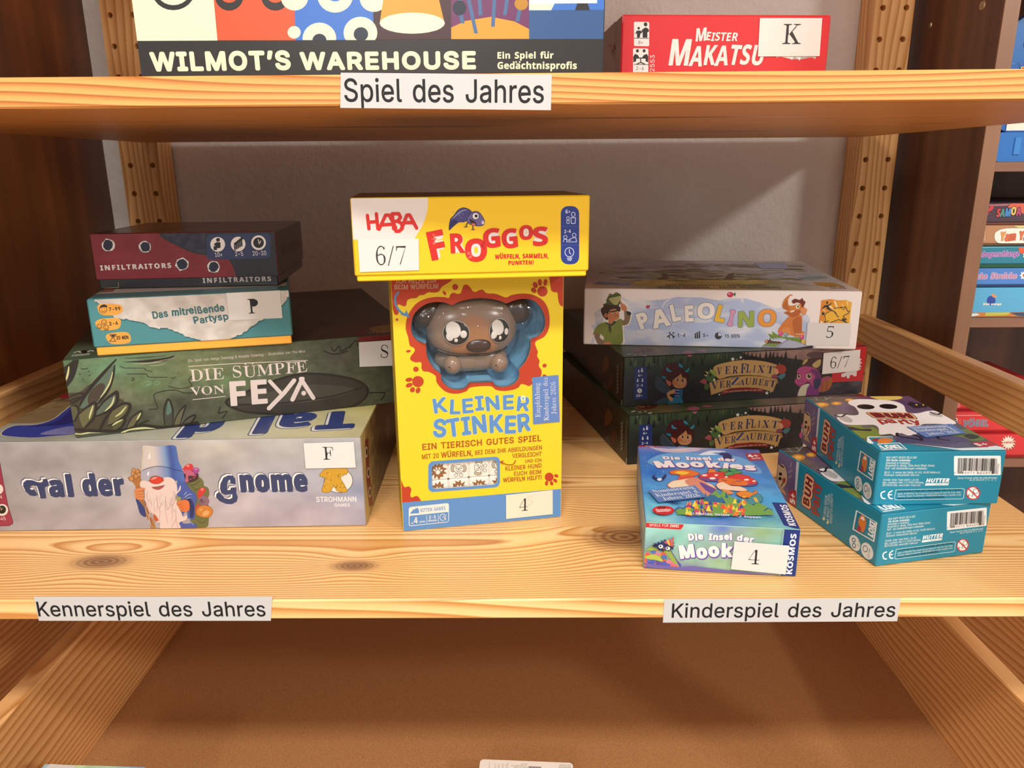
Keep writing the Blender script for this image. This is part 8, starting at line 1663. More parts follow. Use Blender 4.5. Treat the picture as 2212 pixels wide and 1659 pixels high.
for t_, c_, (x0, y0, x1, y1, h_), up_ in (('P', '#e4dcd2', (582, 545, 650, 520, 118), (556, 437)), ('A', '#e4dcd2', (668, 540, 788, 512, 128), None), ('L', '#e4dcd2', (800, 492, 862, 478, 122), (778, 375)), ('E', '#e4dcd2', (884, 492, 944, 488, 112), None), ('O', '#e4dcd2', (966, 472, 1086, 470, 110), None), ('L', '#d8ae3a', (1082, 484, 1148, 498, 122), (1118, 372)), ('I', '#c88aa8', (1170, 514, 1206, 520, 112), (1190, 405)), ('N', '#8fa248', (1246, 528, 1352, 524, 108), None), ('O', '#d8903a', (1378, 522, 1502, 522, 116), None)):
    f.text(t_, (x0, y0), (x1, y1), h_, c_, 'B', fat=.04, up=up_, layers=[(EDGE, .075, 0, 0)])
f.ell(1192, 305, 22, 19, '#b8385a'); f.ell(1186, 299, 7, 6, '#e0a0b0'); f.poly([(1208, 300), (1230, 290), (1226, 318)], '#3c5a34'); f.ell(630, 388, 13, 12, '#b8385a'); f.poly([(634, 380), (650, 376), (642, 386)], '#4a5a34')
GR = '#3a3838'
f.text('1-4', (832, 594), (886, 594), 24, GR, 'B'); f.text('5+', (1006, 594), (1044, 594), 24, GR, 'B'); f.text('15 MIN.', (1154, 599), (1264, 599), 24, GR, 'B')
f.ell(1111, 586, 24, 24, GR); f.poly([(1111, 586), (1111, 563), (1130, 572), (1134, 586)], '#b8bece')
for x_, s_ in ((775, 1), (800, -1)): f.ell(x_+4, 566, 6, 6, GR); f.stroke([(x_+10*s_, 576), (x_, 586), (x_-12*s_, 592)], 8, GR); f.stroke([(x_, 586), (x_+4, 602)], 7, GR)
for x_, h_ in ((955, 22), (968, 30), (982, 36)): f.ell(x_, 602-h_-6, 6, 6, GR); f.stroke([(x_, 602-h_+4), (x_, 600)], 10, GR)
# cave boy wearing a frog
f.crop(*cC)
f.blob([(540, 300), (560, 260), (700, 220), (820, 270), (860, 380), (960, 480), (960, 600), (1060, 660), (1040, 800), (980, 930), (880, 960), (880, 1100), (860, 1350), (300, 1350), (230, 1180), (180, 1130), (300, 950), (420, 860), (430, 780), (370, 640), (430, 480)], '#ded8d4')
f.blob([(430, 480), (500, 440), (500, 380), (560, 280), (640, 260), (700, 230), (760, 230), (820, 280), (810, 380), (790, 480), (690, 540), (480, 540)], '#48582f'); f.blob([(560, 350), (680, 320), (820, 295), (800, 380), (730, 490), (680, 490), (600, 420)], '#a6a26a')
for x_, y_ in ((588, 272), (718, 240)): f.ell(x_, y_, 34, 30, '#3d4a28'); f.ell(x_, y_-2, 16, 14, '#c4a050'); f.ell(x_, y_, 8, 8, '#111')
f.blob([(385, 580), (480, 500), (620, 490), (760, 500), (810, 580), (780, 640), (700, 580), (600, 600), (560, 680), (530, 720), (540, 800), (500, 810), (430, 740), (390, 650)], '#38281c')
f.blob([(540, 680), (600, 590), (720, 590), (770, 640), (780, 740), (750, 800), (680, 830), (640, 900), (560, 900), (540, 800)], '#bb7850'); f.ell(490, 715, 40, 48, '#b06a44')
f.blob([(460, 500), (540, 480), (680, 520), (800, 530), (790, 590), (720, 560), (640, 580), (560, 600), (480, 640), (400, 620)], '#3d2c1e')
f.stroke([(580, 640), (660, 630), (750, 605)], 26, '#2a1a12', True); f.ell(625, 660, 26, 14, '#c8c4b8'); f.ell(720, 645, 22, 12, '#c8c4b8'); f.ell(625, 658, 10, 10, '#222'); f.ell(718, 644, 9, 9, '#222'); f.blob([(680, 660), (710, 690), (680, 700)], '#a05c3c'); f.stroke([(680, 745), (720, 715), (765, 735)], 12, '#7a3a28', True)
f.blob([(800, 390), (850, 450), (920, 500), (950, 570), (930, 630), (880, 620), (830, 590), (815, 520)], '#bb7850')
f.blob([(890, 620), (940, 640), (960, 700), (1030, 690), (980, 890), (860, 930), (830, 830), (890, 800)], '#7c6650'); f.blob([(940, 620), (1030, 650), (1040, 690), (990, 720), (950, 690)], '#33281f')
f.blob([(210, 1130), (300, 940), (480, 860), (560, 900), (640, 900), (760, 800), (840, 810), (850, 1000), (860, 1110), (820, 1350), (470, 1350), (440, 1190), (380, 1130), (300, 1110)], '#75803a')
rc = random.Random(9)
for i in range(30):
    x_ = rc.uniform(320, 820); y_ = rc.uniform(930, 1200); f.stroke([(x_, y_), (x_+rc.uniform(-20, 20), y_+rc.uniform(60, 150))], rc.uniform(8, 18), rc.choice(['#5d682c', '#8f9848', '#6a7434']), False, True)
f.blob([(480, 880), (560, 930), (640, 930), (720, 850), (660, 840), (620, 900), (540, 880)], '#3b4030'); f.blob([(550, 940), (600, 940), (600, 1090), (560, 1050)], '#3b4030')
f.blob([(240, 1160), (300, 1100), (370, 1140), (360, 1200), (460, 1280), (440, 1340), (320, 1340)], '#7c6650'); f.blob([(450, 1330), (500, 1290), (590, 1300), (620, 1345)], '#bb7850')
# mammoth calf
f.crop(*cM)
f.blob([(225, 1170), (300, 1120), (420, 1100), (540, 1130), (700, 1040), (900, 1080), (1100, 1150), (1150, 1200), (300, 1210)], '#8a90a6'); f.blob([(560, 1170), (700, 1070), (860, 1090), (1040, 1180), (1100, 1210), (560, 1215)], '#a0a4b8')
f.poly([(760, 1215), (1155, 1160), (1155, 1215)], '#25202a')
GN = '#6f8a3a'
for q_ in ([(380, 1020), (330, 940), (420, 960), (400, 890), (500, 960), (620, 1000), (760, 1010), (900, 1010), (1000, 1050), (1020, 1130), (900, 1100), (760, 1060), (560, 1020)], [(230, 1165), (310, 1120), (440, 1130), (560, 1120), (460, 1180), (330, 1160)]): f.poly(q_, GN)
for i in range(24):
    x_ = rc.uniform(380, 1010); y_ = 1040+(x_-380)*.08; f.stroke([(x_, y_), (x_+rc.uniform(-50, 30), y_-rc.uniform(30, 80))], 14, rc.choice(['#55702c', '#84a046', '#3c5424']), False, True)
f.blob([(270, 1080), (310, 1050), (350, 1060), (370, 1020), (400, 1070), (560, 1090), (560, 1120), (380, 1120), (290, 1115)], '#5a4030'); f.ell(300, 1083, 28, 30, '#b08a60')
OR = '#c0743a'
f.blob([(515, 900), (560, 800), (640, 700), (700, 640), (760, 580), (940, 600), (960, 720), (950, 880), (1010, 920), (980, 990), (840, 1000), (760, 970), (600, 960)], OR); f.blob([(560, 900), (640, 830), (720, 830), (760, 920), (700, 960), (580, 950)], '#cc8348'); f.blob([(790, 700), (930, 640), (950, 900), (860, 980), (800, 880)], '#a85f30')
f.blob([(590, 420), (620, 330), (680, 260), (750, 220), (790, 240), (740, 250), (700, 330), (720, 420), (810, 420), (860, 400), (960, 400), (1000, 460), (1050, 500), (1020, 580), (970, 610), (940, 560), (880, 620), (780, 640), (700, 600), (620, 560), (680, 520), (610, 480)], OR)
f.blob([(600, 440), (640, 360), (690, 330), (690, 420), (740, 500), (680, 500), (620, 480)], '#a8622e'); f.blob([(640, 550), (740, 540), (860, 510), (930, 520), (880, 610), (780, 640), (700, 600)], '#a65a2e')
f.blob([(930, 480), (1000, 470), (1045, 510), (1010, 580), (975, 605), (950, 560)], '#cc8a58'); f.ell(876, 445, 36, 40, '#dcdcd0'); f.ell(882, 445, 20, 26, '#7c9a78'); f.ell(884, 445, 10, 14, '#1c1c18')
f.blob([(770, 340), (830, 300), (900, 320), (950, 300), (960, 280), (985, 330), (1020, 360), (990, 430), (960, 460), (930, 390), (860, 370), (800, 390)], '#6f2c20'); f.blob([(735, 550), (760, 520), (820, 510), (800, 540)], '#e0d0b0')
for x_, y_, c_ in ((565, 942, '#c04a7c'), (660, 960, '#7a8f98'), (955, 1005, '#c04a74'), (985, 1090, '#c0a050')): f.ell(x_, y_, 44, 42, c_); f.ell(x_-12, y_-14, 14, 12, mix(c_, '#fff', .4))
for x_ in (860, 905, 950, 990): f.ell(x_, 950, 22, 16, '#d0a078')
# publisher emblem
f.poly([(1310, 330), (1480, 305), (1620, 330), (1760, 320), (1875, 370), (1850, 560), (1830, 760), (1260, 760), (1290, 560)], '#d09a34', shade=lambda q: mix('#cc7f30', '#dcae3c', (q[0]-f.uv((1310, 500))[0])*25), step=.004)
for q_ in ([(1535, 340), (1580, 350), (1610, 460), (1590, 465)], [(1680, 380), (1720, 440), (1705, 445)], [(1780, 350), (1800, 350), (1795, 450)], [(1450, 440), (1480, 420), (1560, 520)], [(1340, 500), (1360, 490), (1400, 560)], [(1290, 560), (1330, 580), (1300, 590)], [(1290, 700), (1350, 730), (1300, 745)]): f.poly(q_, '#ecd8a8')
EB = '#2c3030'
f.blob([(1400, 560), (1560, 480), (1700, 460), (1820, 520), (1720, 610), (1780, 740), (1640, 690), (1480, 740), (1380, 700), (1370, 620)], '#d9a93a')
f.ell(1418, 372, 18, 26, EB, rot=20); f.poly([(1305, 500), (1370, 420), (1440, 410), (1530, 360), (1480, 410), (1440, 440), (1480, 490), (1570, 540), (1620, 630), (1650, 615), (1620, 650), (1540, 540), (1420, 495), (1400, 450)], EB)
for q_ in ([(1545, 480), (1620, 465), (1690, 470), (1670, 455), (1750, 460), (1750, 440), (1790, 520)], [(1700, 495), (1740, 490)], [(1790, 530), (1830, 525), (1810, 570), (1740, 600), (1710, 620), (1780, 690)], [(1480, 525), (1400, 570), (1370, 600), (1390, 690), (1370, 740), (1440, 705)], [(1480, 735), (1540, 715), (1630, 680), (1700, 705), (1790, 745)], [(1320, 570), (1350, 590), (1360, 560)]): f.stroke(q_, 13, EB)
f.ell(1340, 575, 26, 26, EB); f.poly([(1700, 650), (1780, 690), (1740, 690), (1790, 745), (1690, 690)], EB)
PA.sticker(f, [(1060, 742), (1866, 750), (1830, 1162), (1028, 1158)], '#fbf7f3', 'white sticker with the number 5', lambda g: (g.text('5', (1385, 1024), (1530, 1020), 212, '#23262a', 'S', lite=.034, slant=.08)))
f = PA.top()
pt = blend([(0, 0, '#d3c9c2'), (1, 0, '#d5ccc6'), (1, 1, '#c9c0bc'), (0, 1, '#b8b0ac'), (.5, .12, '#b7a860'), (.35, .2, '#6f6a44'), (.6, .2, '#6a6a40'), (.5, .4, '#8a8878'), (.2, .35, '#8f96ac'), (.8, .4, '#a4acc0'), (.5, .7, '#a9adc0'), (.3, .8, '#a8b0c8'), (.7, .8, '#b0b4c8'), (.5, 1, '#b8b0b0')])
f.picture(90, 60, lambda u, v: tuple(x+nz(u*12, v*9, 11)*(.10 if .08 < u < .92 and v > .1 else .01) for x in pt(u, v, 1.3)))
f.crop(*cP)
f.poly([(300, 215), (530, 232), (505, 246), (252, 234)], '#7484aa')
f.poly([(560, 245), (1240, 240), (1500, 222), (1700, 235), (1400, 205), (900, 200), (600, 205), (520, 225)], '#a59a52', shade=lambda q: mix('#8a8244', '#b8aa60', .5+nz(q[0]*50, q[1]*50)), step=.006)
for i in range(150):
    x_ = rc.uniform(290, 1640); y_ = rc.uniform(95, 212); c_ = rc.choice(['#6a6240', '#7c7450', '#5e5638', '#8c8a70', '#a09a88', '#7a8a50']) if y_ > 135 else rc.choice(['#8f8c86', '#a4a6b4', '#b4b2b4', '#8a8270', '#7d7560'])
    f.stroke([(x_, y_), (x_+rc.uniform(20, 60), y_-rc.uniform(0, 4)), (x_+rc.uniform(60, 150), y_+rc.uniform(-4, 4))], rc.uniform(5, 14), c_, True, True)
f.blob([(1660, 190), (1760, 178), (1860, 186), (1800, 198), (1700, 200)], '#7c9098')
for q_ in ([(690, 205), (730, 180), (720, 160), (760, 165), (770, 200)], [(1160, 200), (1180, 165), (1220, 160), (1210, 198)]): f.poly(q_, '#5a4632')
for x_, y_, c_ in ((1050, 66, '#c8a83c'), (1160, 68, '#b06a84'), (1300, 68, '#7c8c40'), (1460, 62, '#c07a40')): f.ell(x_, y_, 60, 9, c_)
f.poly([(1360, 90), (1570, 86), (1585, 130), (1400, 128)], '#98a6c8')
f.text('EIN KOOPERATIVES KINDERSPIEL', (760, 247), (1460, 249), 12, '#4a4440', 'B'); f.text('MARCO TEUBNER - PETER WUSTENBERG', (706, 262), (1545, 264), 12, '#4a4440', 'B')
f.poly([(1750, 222), (1900, 224), (1960, 246), (1830, 248), (1790, 240)], '#a8822c'); f.text('HANS IM', (1850, 254), (1980, 256), 11, '#6a5a3a', 'B'); f.text('GLÜCK', (1890, 266), (1995, 267), 11, '#6a5a3a', 'B')
PA.finish()

# ================================================================ small boxes at the front right
MO = gb('MO', 'game_box', 'small blue mushroom-creature game box with green front, lying nearest the shelf edge', LS_TOP,
        dict(front='#8fbcae', top='#3f8fca', left='#6b8fc0', right='#1d3478', back='#335'))
MO.lid.tone = .92
f = MO.top(margin=.0005)
mo = blend([(.1, 1, '#7f6fae'), (.5, 1, '#b7a6c4'), (.9, 1, '#5a5aa4'), (.1, .85, '#3a6ec0'), (.5, .85, '#4f86cc'), (.95, .8, '#4a78c0'), (.1, .6, '#2f6fc2'), (.9, .6, '#3c84cc'), (.5, .5, '#5a98d4'), (.1, .35, '#4a98d8'), (.9, .3, '#49a4dc'), (.1, .15, '#6cc4de'), (.5, .1, '#3a70b8'), (.8, .1, '#5aa0b0'), (.1, 0, '#9ad4cc'), (.5, 0, '#6e8ad0'), (.8, 0, '#8ac4b4')])
f.picture(60, 70, lambda u, v: tuple(x+nz(u*7, v*9, 12)*.06 for x in mo(u, v)))
f.crop(*cMo)
f.blob([(320, 180), (500, 200), (700, 190), (860, 195), (820, 225), (640, 240), (460, 230)], '#c6b4ca'); f.blob([(420, 190), (600, 205), (760, 195), (640, 222)], '#d8c6b8')
f.blob([(300, 330), (440, 260), (700, 240), (1000, 260), (1300, 290), (1500, 400), (1520, 470), (1300, 440), (900, 400), (500, 410), (340, 370)], '#6ea4d8')
f.blob([(860, 260), (980, 220), (1150, 230), (1000, 245), (1060, 262), (900, 268)], '#dfe2ee'); f.blob([(1080, 250), (1180, 250), (1216, 300), (1190, 330), (1100, 300)], '#2a2c62'); f.blob([(950, 270), (1100, 270), (1090, 300), (960, 300)], '#5aa2dc')
f.blob([(188, 156), (565, 164), (540, 176), (190, 178)], '#a82a34'); f.text('SPIELE FÜR ZWEI', (270, 174), (540, 176), 10, '#f0d8d8', 'B')
f.poly([(1352, 252), (1520, 244), (1562, 322), (1400, 328)], '#b32834'); f.text('4+', (1398, 292), (1510, 286), 30, '#f4eee8', 'B', fat=.05); f.text('ALTER', (1430, 312), (1530, 308), 14, '#f4eee8', 'B')
CRM = '#f2e4e0'
def bubble(t_, A_, B_, h_, ups=None): f.text(t_, A_, B_, h_, CRM, 'B', fat=.06, jit=.8, layers=[('#6a4a9c', .12, .03, -.06)])
bubble('Die', (470, 318), (655, 322), 34); bubble('Insel', (712, 322), (995, 326), 36); bubble('der', (1062, 330), (1262, 340), 36)
bubble('Mook', (400, 412), (1100, 408), 74); bubble('ies', (1108, 420), (1480, 452), 66)
f.blob([(535, 450), (640, 430), (760, 435), (860, 470), (800, 500), (720, 500), (640, 540), (640, 490), (560, 480)], '#e0742c', line='#a03c4a', lw=5); f.blob([(590, 462), (660, 448), (750, 464), (680, 486)], '#f2c23c'); f.blob([(640, 510), (720, 500), (800, 510), (820, 560), (700, 570), (630, 550)], '#d8543a')
f.blob([(515, 610), (560, 560), (660, 540), (820, 520), (900, 560), (1000, 600), (1040, 660), (960, 740), (800, 700), (640, 660)], '#f0d8b8', line='#d8743a', lw=5); f.blob([(700, 560), (840, 520), (960, 600), (1040, 650), (980, 720), (860, 680)], '#d88a70'); f.blob([(860, 570), (960, 610), (1050, 660), (1040, 710), (930, 660)], '#6a4a94')
f.blob([(955, 470), (965, 425), (1020, 430), (1040, 460)], '#e08038', line='#8a3a30', lw=4); f.blob([(1320, 510), (1390, 490), (1400, 510), (1360, 530)], '#e08038', line='#8a3a30', lw=4)
f.blob([(850, 510), (900, 480), (1000, 465), (1150, 460), (1300, 480), (1420, 520), (1490, 580), (1440, 610), (1320, 610), (1150, 570), (950, 560), (880, 545)], '#7f4a86', line='#4a2a5a', lw=5)
f.blob([(860, 500), (930, 475), (1150, 455), (1330, 490), (1440, 530), (1480, 575), (1400, 590), (1200, 545), (960, 525), (880, 520)], '#d33a30')
for x_, y_, rx, ry in ((915, 496, 30, 10), (1000, 530, 34, 12), (1040, 495, 20, 9), (1200, 545, 24, 9), (1370, 545, 28, 10), (1450, 560, 18, 8), (1150, 515, 16, 8)): f.ell(x_, y_, rx, ry, '#f2e4dc')
f.blob([(1060, 570), (1090, 530), (1230, 535), (1380, 570), (1350, 610), (1200, 600), (1100, 590)], '#e07028'); f.stroke([(1100, 545), (1150, 555)], 9, '#43306a'); f.stroke([(1260, 560), (1310, 560)], 9, '#43306a'); f.stroke([(1210, 578), (1250, 574)], 6, '#8a3020')
for q_ in ([(1060, 440), (1140, 420), (1180, 440), (1120, 460)], [(1180, 430), (1240, 420), (1270, 440), (1210, 455)], [(1200, 460), (1290, 450), (1320, 470), (1240, 480)], [(1130, 480), (1200, 460), (1230, 490), (1150, 505)]): f.blob(q_, '#4a9a5a', line='#25603a', lw=4)
f.blob([(1040, 600), (1110, 570), (1200, 610), (1300, 620), (1380, 660), (1300, 670), (1180, 660), (1080, 650)], '#f0d0b4', line='#a05a6a', lw=4); f.blob([(1100, 650), (1200, 670), (1220, 700), (1140, 700)], '#e08a50')
f.blob([(1260, 690), (1350, 670), (1440, 690), (1460, 660), (1490, 700), (1440, 740), (1330, 740), (1280, 720)], '#e0862c', line='#a8482c', lw=4)
for x_, y_ in ((1345, 733), (1420, 740), (1480, 728)): f.ell(x_, y_, 28, 14, '#f0a83a', line='#c05a2c', lw=4)
f.blob([(1480, 700), (1540, 740), (1530, 790), (1440, 820), (1400, 830), (1350, 780), (1380, 760)], '#4a8a94', line='#2a5068', lw=4); f.stroke([(1460, 750), (1480, 790)], 20, '#e0b03a')
def tri_ridge(x0, x1, y0, yp, c_): f.poly([(x0, y0), ((x0+x1)/2, yp), (x1, y0)], c_)
f.poly([(600, 880), (690, 860), (760, 820), (830, 790), (950, 740), (1040, 660), (1080, 720), (1110, 665), (1200, 740), (1330, 790), (1440, 830), (1500, 800), (1560, 830), (1660, 900), (1660, 935), (1000, 950), (620, 930)], '#6fa04c')
rm = random.Random(4)
for i in range(90):
    x_ = rm.uniform(720, 1360); top_ = 690+abs(x_-1060)*.36; y_ = rm.uniform(top_, 930)
    t_ = (y_-680)/240
    c_ = rm.choice(['#4c8a50', '#88b448', '#2c6a8c']) if t_ < .45 else rm.choice(['#f0b02c', '#e8583c', '#d84a6c', '#5a3a94', '#e8dc50', '#f08030', '#2f4ea0'])
    f.poly([(x_-rm.uniform(14, 34), y_+18), (x_, y_-rm.uniform(20, 54)), (x_+rm.uniform(14, 34), y_+22)], c_)
f.blob([(940, 740), (1010, 720), (1060, 750), (1120, 760), (1100, 800), (980, 790)], '#2f6c94')
for i in range(20):
    x_ = rm.uniform(590, 1650); f.stroke([(x_, 940+rm.uniform(-8, 20)), (x_+rm.uniform(50, 160), 942+rm.uniform(-6, 22))], 8, rm.choice(['#3e62b0', '#7a5ab4', '#4a90b8', '#2c4a94']), False, True)
for q_ in ([(580, 890), (640, 850), (680, 870), (740, 830), (800, 870)], [(1560, 890), (1600, 860), (1650, 880)]): f.stroke(q_, 8, '#2a4a90')
f.blob([(345, 515), (380, 480), (370, 505), (410, 530), (440, 540), (470, 500), (500, 482), (490, 520), (460, 550), (420, 560), (380, 545)], '#2a2c58'); f.ell(425, 540, 26, 16, '#e4e0ec')
for i in range(26): f.stroke([(rm.uniform(470, 560), rm.uniform(770, 800)), (rm.uniform(560, 680), rm.uniform(775, 825))], 6, '#23386e', False, True)
f.ell(575, 782, 18, 8, '#a8b4d8'); f.stroke([(680, 770), (780, 750), (900, 770)], 14, '#2a3478', True, True)
f.ell(468, 888, 118, 50, '#c8262a', rot=2); f.text('Scorpion', (382, 894), (548, 890), 22, '#f0d8d4', fat=.03, slant=.15); f.text('Masqué', (400, 912), (560, 902), 20, '#f0d8d4', fat=.03, slant=.15); f.ring(425, 858, 16, 7, 5, '#1c1c20'); f.ring(468, 860, 16, 7, 5, '#1c1c20')
f.text('Florian Sirieix', (822, 934), (1188, 952), 22, '#e4e4f4', 'B', fat=.03); f.text('Seppyo', (1345, 966), (1528, 974), 18, '#e4e4f4', 'B', fat=.03); f.ring(782, 918, 12, 9, 4, '#e4e4f4'); f.stroke([(1290, 966), (1312, 946)], 5, '#e4e4f4')
KB = '#1c3276'
f.poly([(1645, 780), (1803, 790), (1970, 1085), (1775, 1030)], KB)
f.text('KOSMOS', (1912, 1036), (1806, 810), 0, '#e8e8ee', 'B', fat=.03, up=(1822, 1015))
for i in range(16): star(f, rm.uniform(230, 480), rm.uniform(240, 480), 5, '#b8d8f0')
MO.sticker(f, [(300, 648), (812, 596), (935, 718), (415, 775)], '#6285c2', 'light blue sticker with white writing', lambda g: (g.text('Nominierung', (368, 678), (812, 628), 34, '#eef0f4', 'S', lite=.008), g.text('Kinderspiel d.', (398, 720), (866, 672), 34, '#eef0f4', 'S', lite=.008), g.text('Jahres 2026', (474, 757), (872, 716), 34, '#eef0f4', 'S', lite=.008)))
f = MO.front(margin=.0005)
mf = blend([(0, 1, '#9adcd0'), (.3, .95, '#a0d4cc'), (.5, .95, '#6f86cc'), (.58, .8, '#8a9a8a'), (.75, .9, '#8fae80'), (.2, .7, '#86c4b4'), (.5, .5, '#92b49a'), (.7, .6, '#8fae9c'), (.9, .7, '#8fc4b8'), (.3, .3, '#86b894'), (.5, .2, '#94b894'), (0, .05, '#6a5a94'), (.3, .02, '#7f78a8'), (.6, .05, '#94b48e'), (.8, .02, '#9aa0c8'), (1, .3, '#8fb4a8')])
f.picture(60, 24, lambda u, v: tuple(x+nz(u*11, v*5, 14)*.05 for x in mf(u, v, 2)))
f.crop(*cMo)
f.poly([(266, 980), (690, 1000), (684, 1040), (660, 1070), (640, 1074), (270, 1050)], '#c22c30'); f.text('SPIELE FÜR', (314, 1038), (522, 1046), 28, '#f4dcd8'); f.text('ZWEI', (538, 1047), (634, 1052), 28, '#f4e4e0', 'B')
bubble('Die', (742, 1200), (904, 1188), 76); bubble('Insel', (955, 1188), (1212, 1190), 72); bubble('der', (1262, 1192), (1446, 1216), 66)
bubble('Mook', (650, 1396), (1222, 1370), 148); bubble('ies', (1290, 1380), (1590, 1390), 140)
for i in range(60):
    x_ = rm.uniform(256, 640); y0_ = 1270+abs(x_-400)*.75
    if y0_ > 1480: continue
    y_ = rm.uniform(y0_, 1490); f.blob([(x_-34, y_), (x_, y_-26), (x_+34, y_+4), (x_, y_+26)], rm.choice(['#8fb83c', '#a0a43c', '#e0862c', '#d85a4a', '#5a4aa0', '#4a6ab0', '#c87a8c', '#6aa08a', '#d8c03c']) if y_ < 1420 else rm.choice(['#c46a90', '#5a4aa0', '#4a5ab0', '#d86a50']))
f.poly([(262, 1300), (350, 1240), (440, 1240), (540, 1290), (600, 1390), (640, 1470), (560, 1420), (500, 1330), (420, 1290), (340, 1300)], '#8aa44c'); f.stroke([(540, 1290), (600, 1390), (660, 1500)], 8, '#4a4a7c', True)
f.blob([(262, 1370), (340, 1340), (420, 1360), (460, 1420), (380, 1400), (300, 1390)], '#a8b84a'); f.poly([(246, 1430), (640, 1480), (800, 1470), (1600, 1560), (1700, 1580), (1000, 1545), (300, 1480)], '#6a60a4')
for i in range(40):
    a_ = rm.uniform(0, 6.28); r_ = rm.uniform(.75, 1.2); f.stroke([(480, 1240), (480+112*r_*math.cos(a_), 1240+58*r_*math.sin(a_))], 22, '#1f2450', False, True)
f.ell(480, 1240, 96, 46, '#23285a'); f.ell(438, 1244, 24, 20, '#efece6'); f.ell(514, 1264, 24, 18, '#efece6'); f.ell(434, 1242, 10, 9, '#14141c'); f.ell(508, 1262, 10, 9, '#14141c'); f.poly([(464, 1256), (482, 1258), (470, 1278)], '#d0783c')
f.poly([(466, 1198), (580, 1136), (568, 1248)], '#c05a50')
for q_, c_ in (([(500, 1180), (520, 1168), (540, 1240), (520, 1225)], '#e0b83c'), ([(540, 1160), (556, 1150), (560, 1200)], '#5a8ac0'), ([(480, 1195), (500, 1185), (520, 1225)], '#b04a90')): f.poly(q_, c_)
f.poly([(1775, 1030), (1990, 1085), (1960, 1620), (1720, 1585)], KB)
f.poly([(1700, 1540), (1770, 1040), (1784, 1034), (1760, 1240), (1735, 1585)], '#8fb0a8'); 
f.text('KOSMOS', (1862, 1560), (1914, 1122), 0, '#e8e8ee', 'B', fat=.03, up=(1800, 1555))
MO.sticker(f, [(1240, 1204), (1838, 1252), (1795, 1564), (1202, 1505)], STK, 'white sticker with the number 4', lambda g: g.text('4', (1380, 1452), (1508, 1458), 158, '#2a2828', 'S', lite=.034))
f = MO.left()
f.picture(24, 10, lambda u, v: mix('#5a7ab8', '#a8c8cc', u*.9+nz(u*8, v*4)*.3))
MO.finish()

# --- two ghost games, one on the other
TQ = '#1f86a0'
B2 = gb('B2', 'game_box', 'tmp', LS_TOP, dict(front=TQ, top='#6a5878', left=TQ, right='#1a7288', back='#335'))
x, y, a, w, d, h = P5['B1']
zt = B2.ztop + GAP
B2.O = Vector((x, y, zt)); B2.A = Vector((math.cos(a), math.sin(a), 0)); B2.B = Vector((-math.sin(a), math.cos(a), 0))
B2.t.location = (x, y, zt); B2.t.rotation_euler = (0, 0, a); MAT[B2.t.name] = Matrix.Translation((x, y, zt)) @ Matrix.Rotation(a, 4, 'Z')
B2.lid = MB(.88); B2.lid.obox(B2.O, B2.A*w, B2.B*d, B2.Z*B2.h, .001, cols=dict(front=TQ, top='#6a5878', left=TQ, right='#1a7288', back='#334455'))
B1 = B2
B1.t['label'] = 'turquoise ghost game box lying on its twin, with blue nomination sticker'
f = B1.top(margin=.0004)
bt = blend([(0, 1, '#2c2a30'), (.1, .93, '#4a4a3a'), (.3, .98, '#5a4438'), (.6, 1, '#6a3a50'), (.9, .97, '#5c3a5c'), (.02, .8, '#6f6248'), (.2, .8, '#6a5478'), (.8, .8, '#5a4468'), (.05, .5, '#6a5a80'), (.9, .5, '#564a6c'), (.1, .3, '#6a7a3c'), (.9, .25, '#4a5a34'), (.5, .2, '#5c5c80'), (.3, .1, '#5a5a7c'), (.7, .12, '#57587a')])
f.picture(60, 60, lambda u, v: tuple(x+nz(u*9, v*9, 15)*.05 for x in bt(u, v)))
f.crop(*cB)
for x_, y_, r in ((455, 135, 60), (580, 125, 46), (690, 95, 40)): f.ell(x_, y_, r, r*.32, '#d08a2c'); f.ell(x_, y_, r*.5, r*.17, '#f0b848')
for q_ in ([(330, 70), (440, 62), (560, 60)], [(340, 90), (470, 100), (560, 60)], [(390, 62), (420, 100)], [(470, 60), (500, 96)]): f.stroke(q_, 4, '#8a8a84')
f.blob([(860, 60), (1000, 50), (1140, 70), (1100, 92), (960, 95)], '#d8c060'); f.text('FLORIAN SIRIEIX', (870, 62), (1120, 64), 8, '#4a3a30', 'B')
f.poly([(1180, 130), (1210, 110), (1260, 120), (1330, 128), (1360, 160), (1240, 165)], '#221c2c'); f.poly([(1252, 130), (1268, 130), (1274, 142), (1256, 142)], '#d8a83c'); f.poly([(1310, 132), (1324, 132), (1330, 144), (1316, 144)], '#d8a83c')
f.blob([(660, 330), (760, 300), (820, 340), (900, 330), (960, 400), (800, 420), (720, 380)], '#7c8c40'); f.blob([(1560, 400), (1700, 340), (1850, 430), (1700, 440)], '#66783c'); f.blob([(1120, 470), (1100, 420), (1300, 400), (1560, 400), (1720, 440), (1500, 470), (1300, 460)], '#4d4c72')
f.blob([(600, 270), (580, 230), (620, 218), (720, 228), (770, 215), (740, 160), (685, 130), (690, 105), (760, 90), (900, 92), (1060, 105), (1150, 140), (1180, 200), (1270, 210), (1360, 190), (1440, 195), (1540, 250), (1600, 290), (1560, 305), (1400, 300), (1300, 310), (1290, 370), (1200, 400), (1130, 380), (1080, 400), (1040, 385), (950, 390), (940, 340), (900, 310), (780, 310), (660, 305)], '#ece7e4')
for q_ in ([(620, 268), (600, 240), (660, 232), (720, 270), (690, 290)], [(1370, 215), (1430, 200), (1490, 240), (1400, 232)]): f.blob(q_, '#b8b2b0')
f.ell(830, 155, 76, 21, '#121012', rot=3); f.ell(1022, 152, 78, 21, '#121012', rot=3)
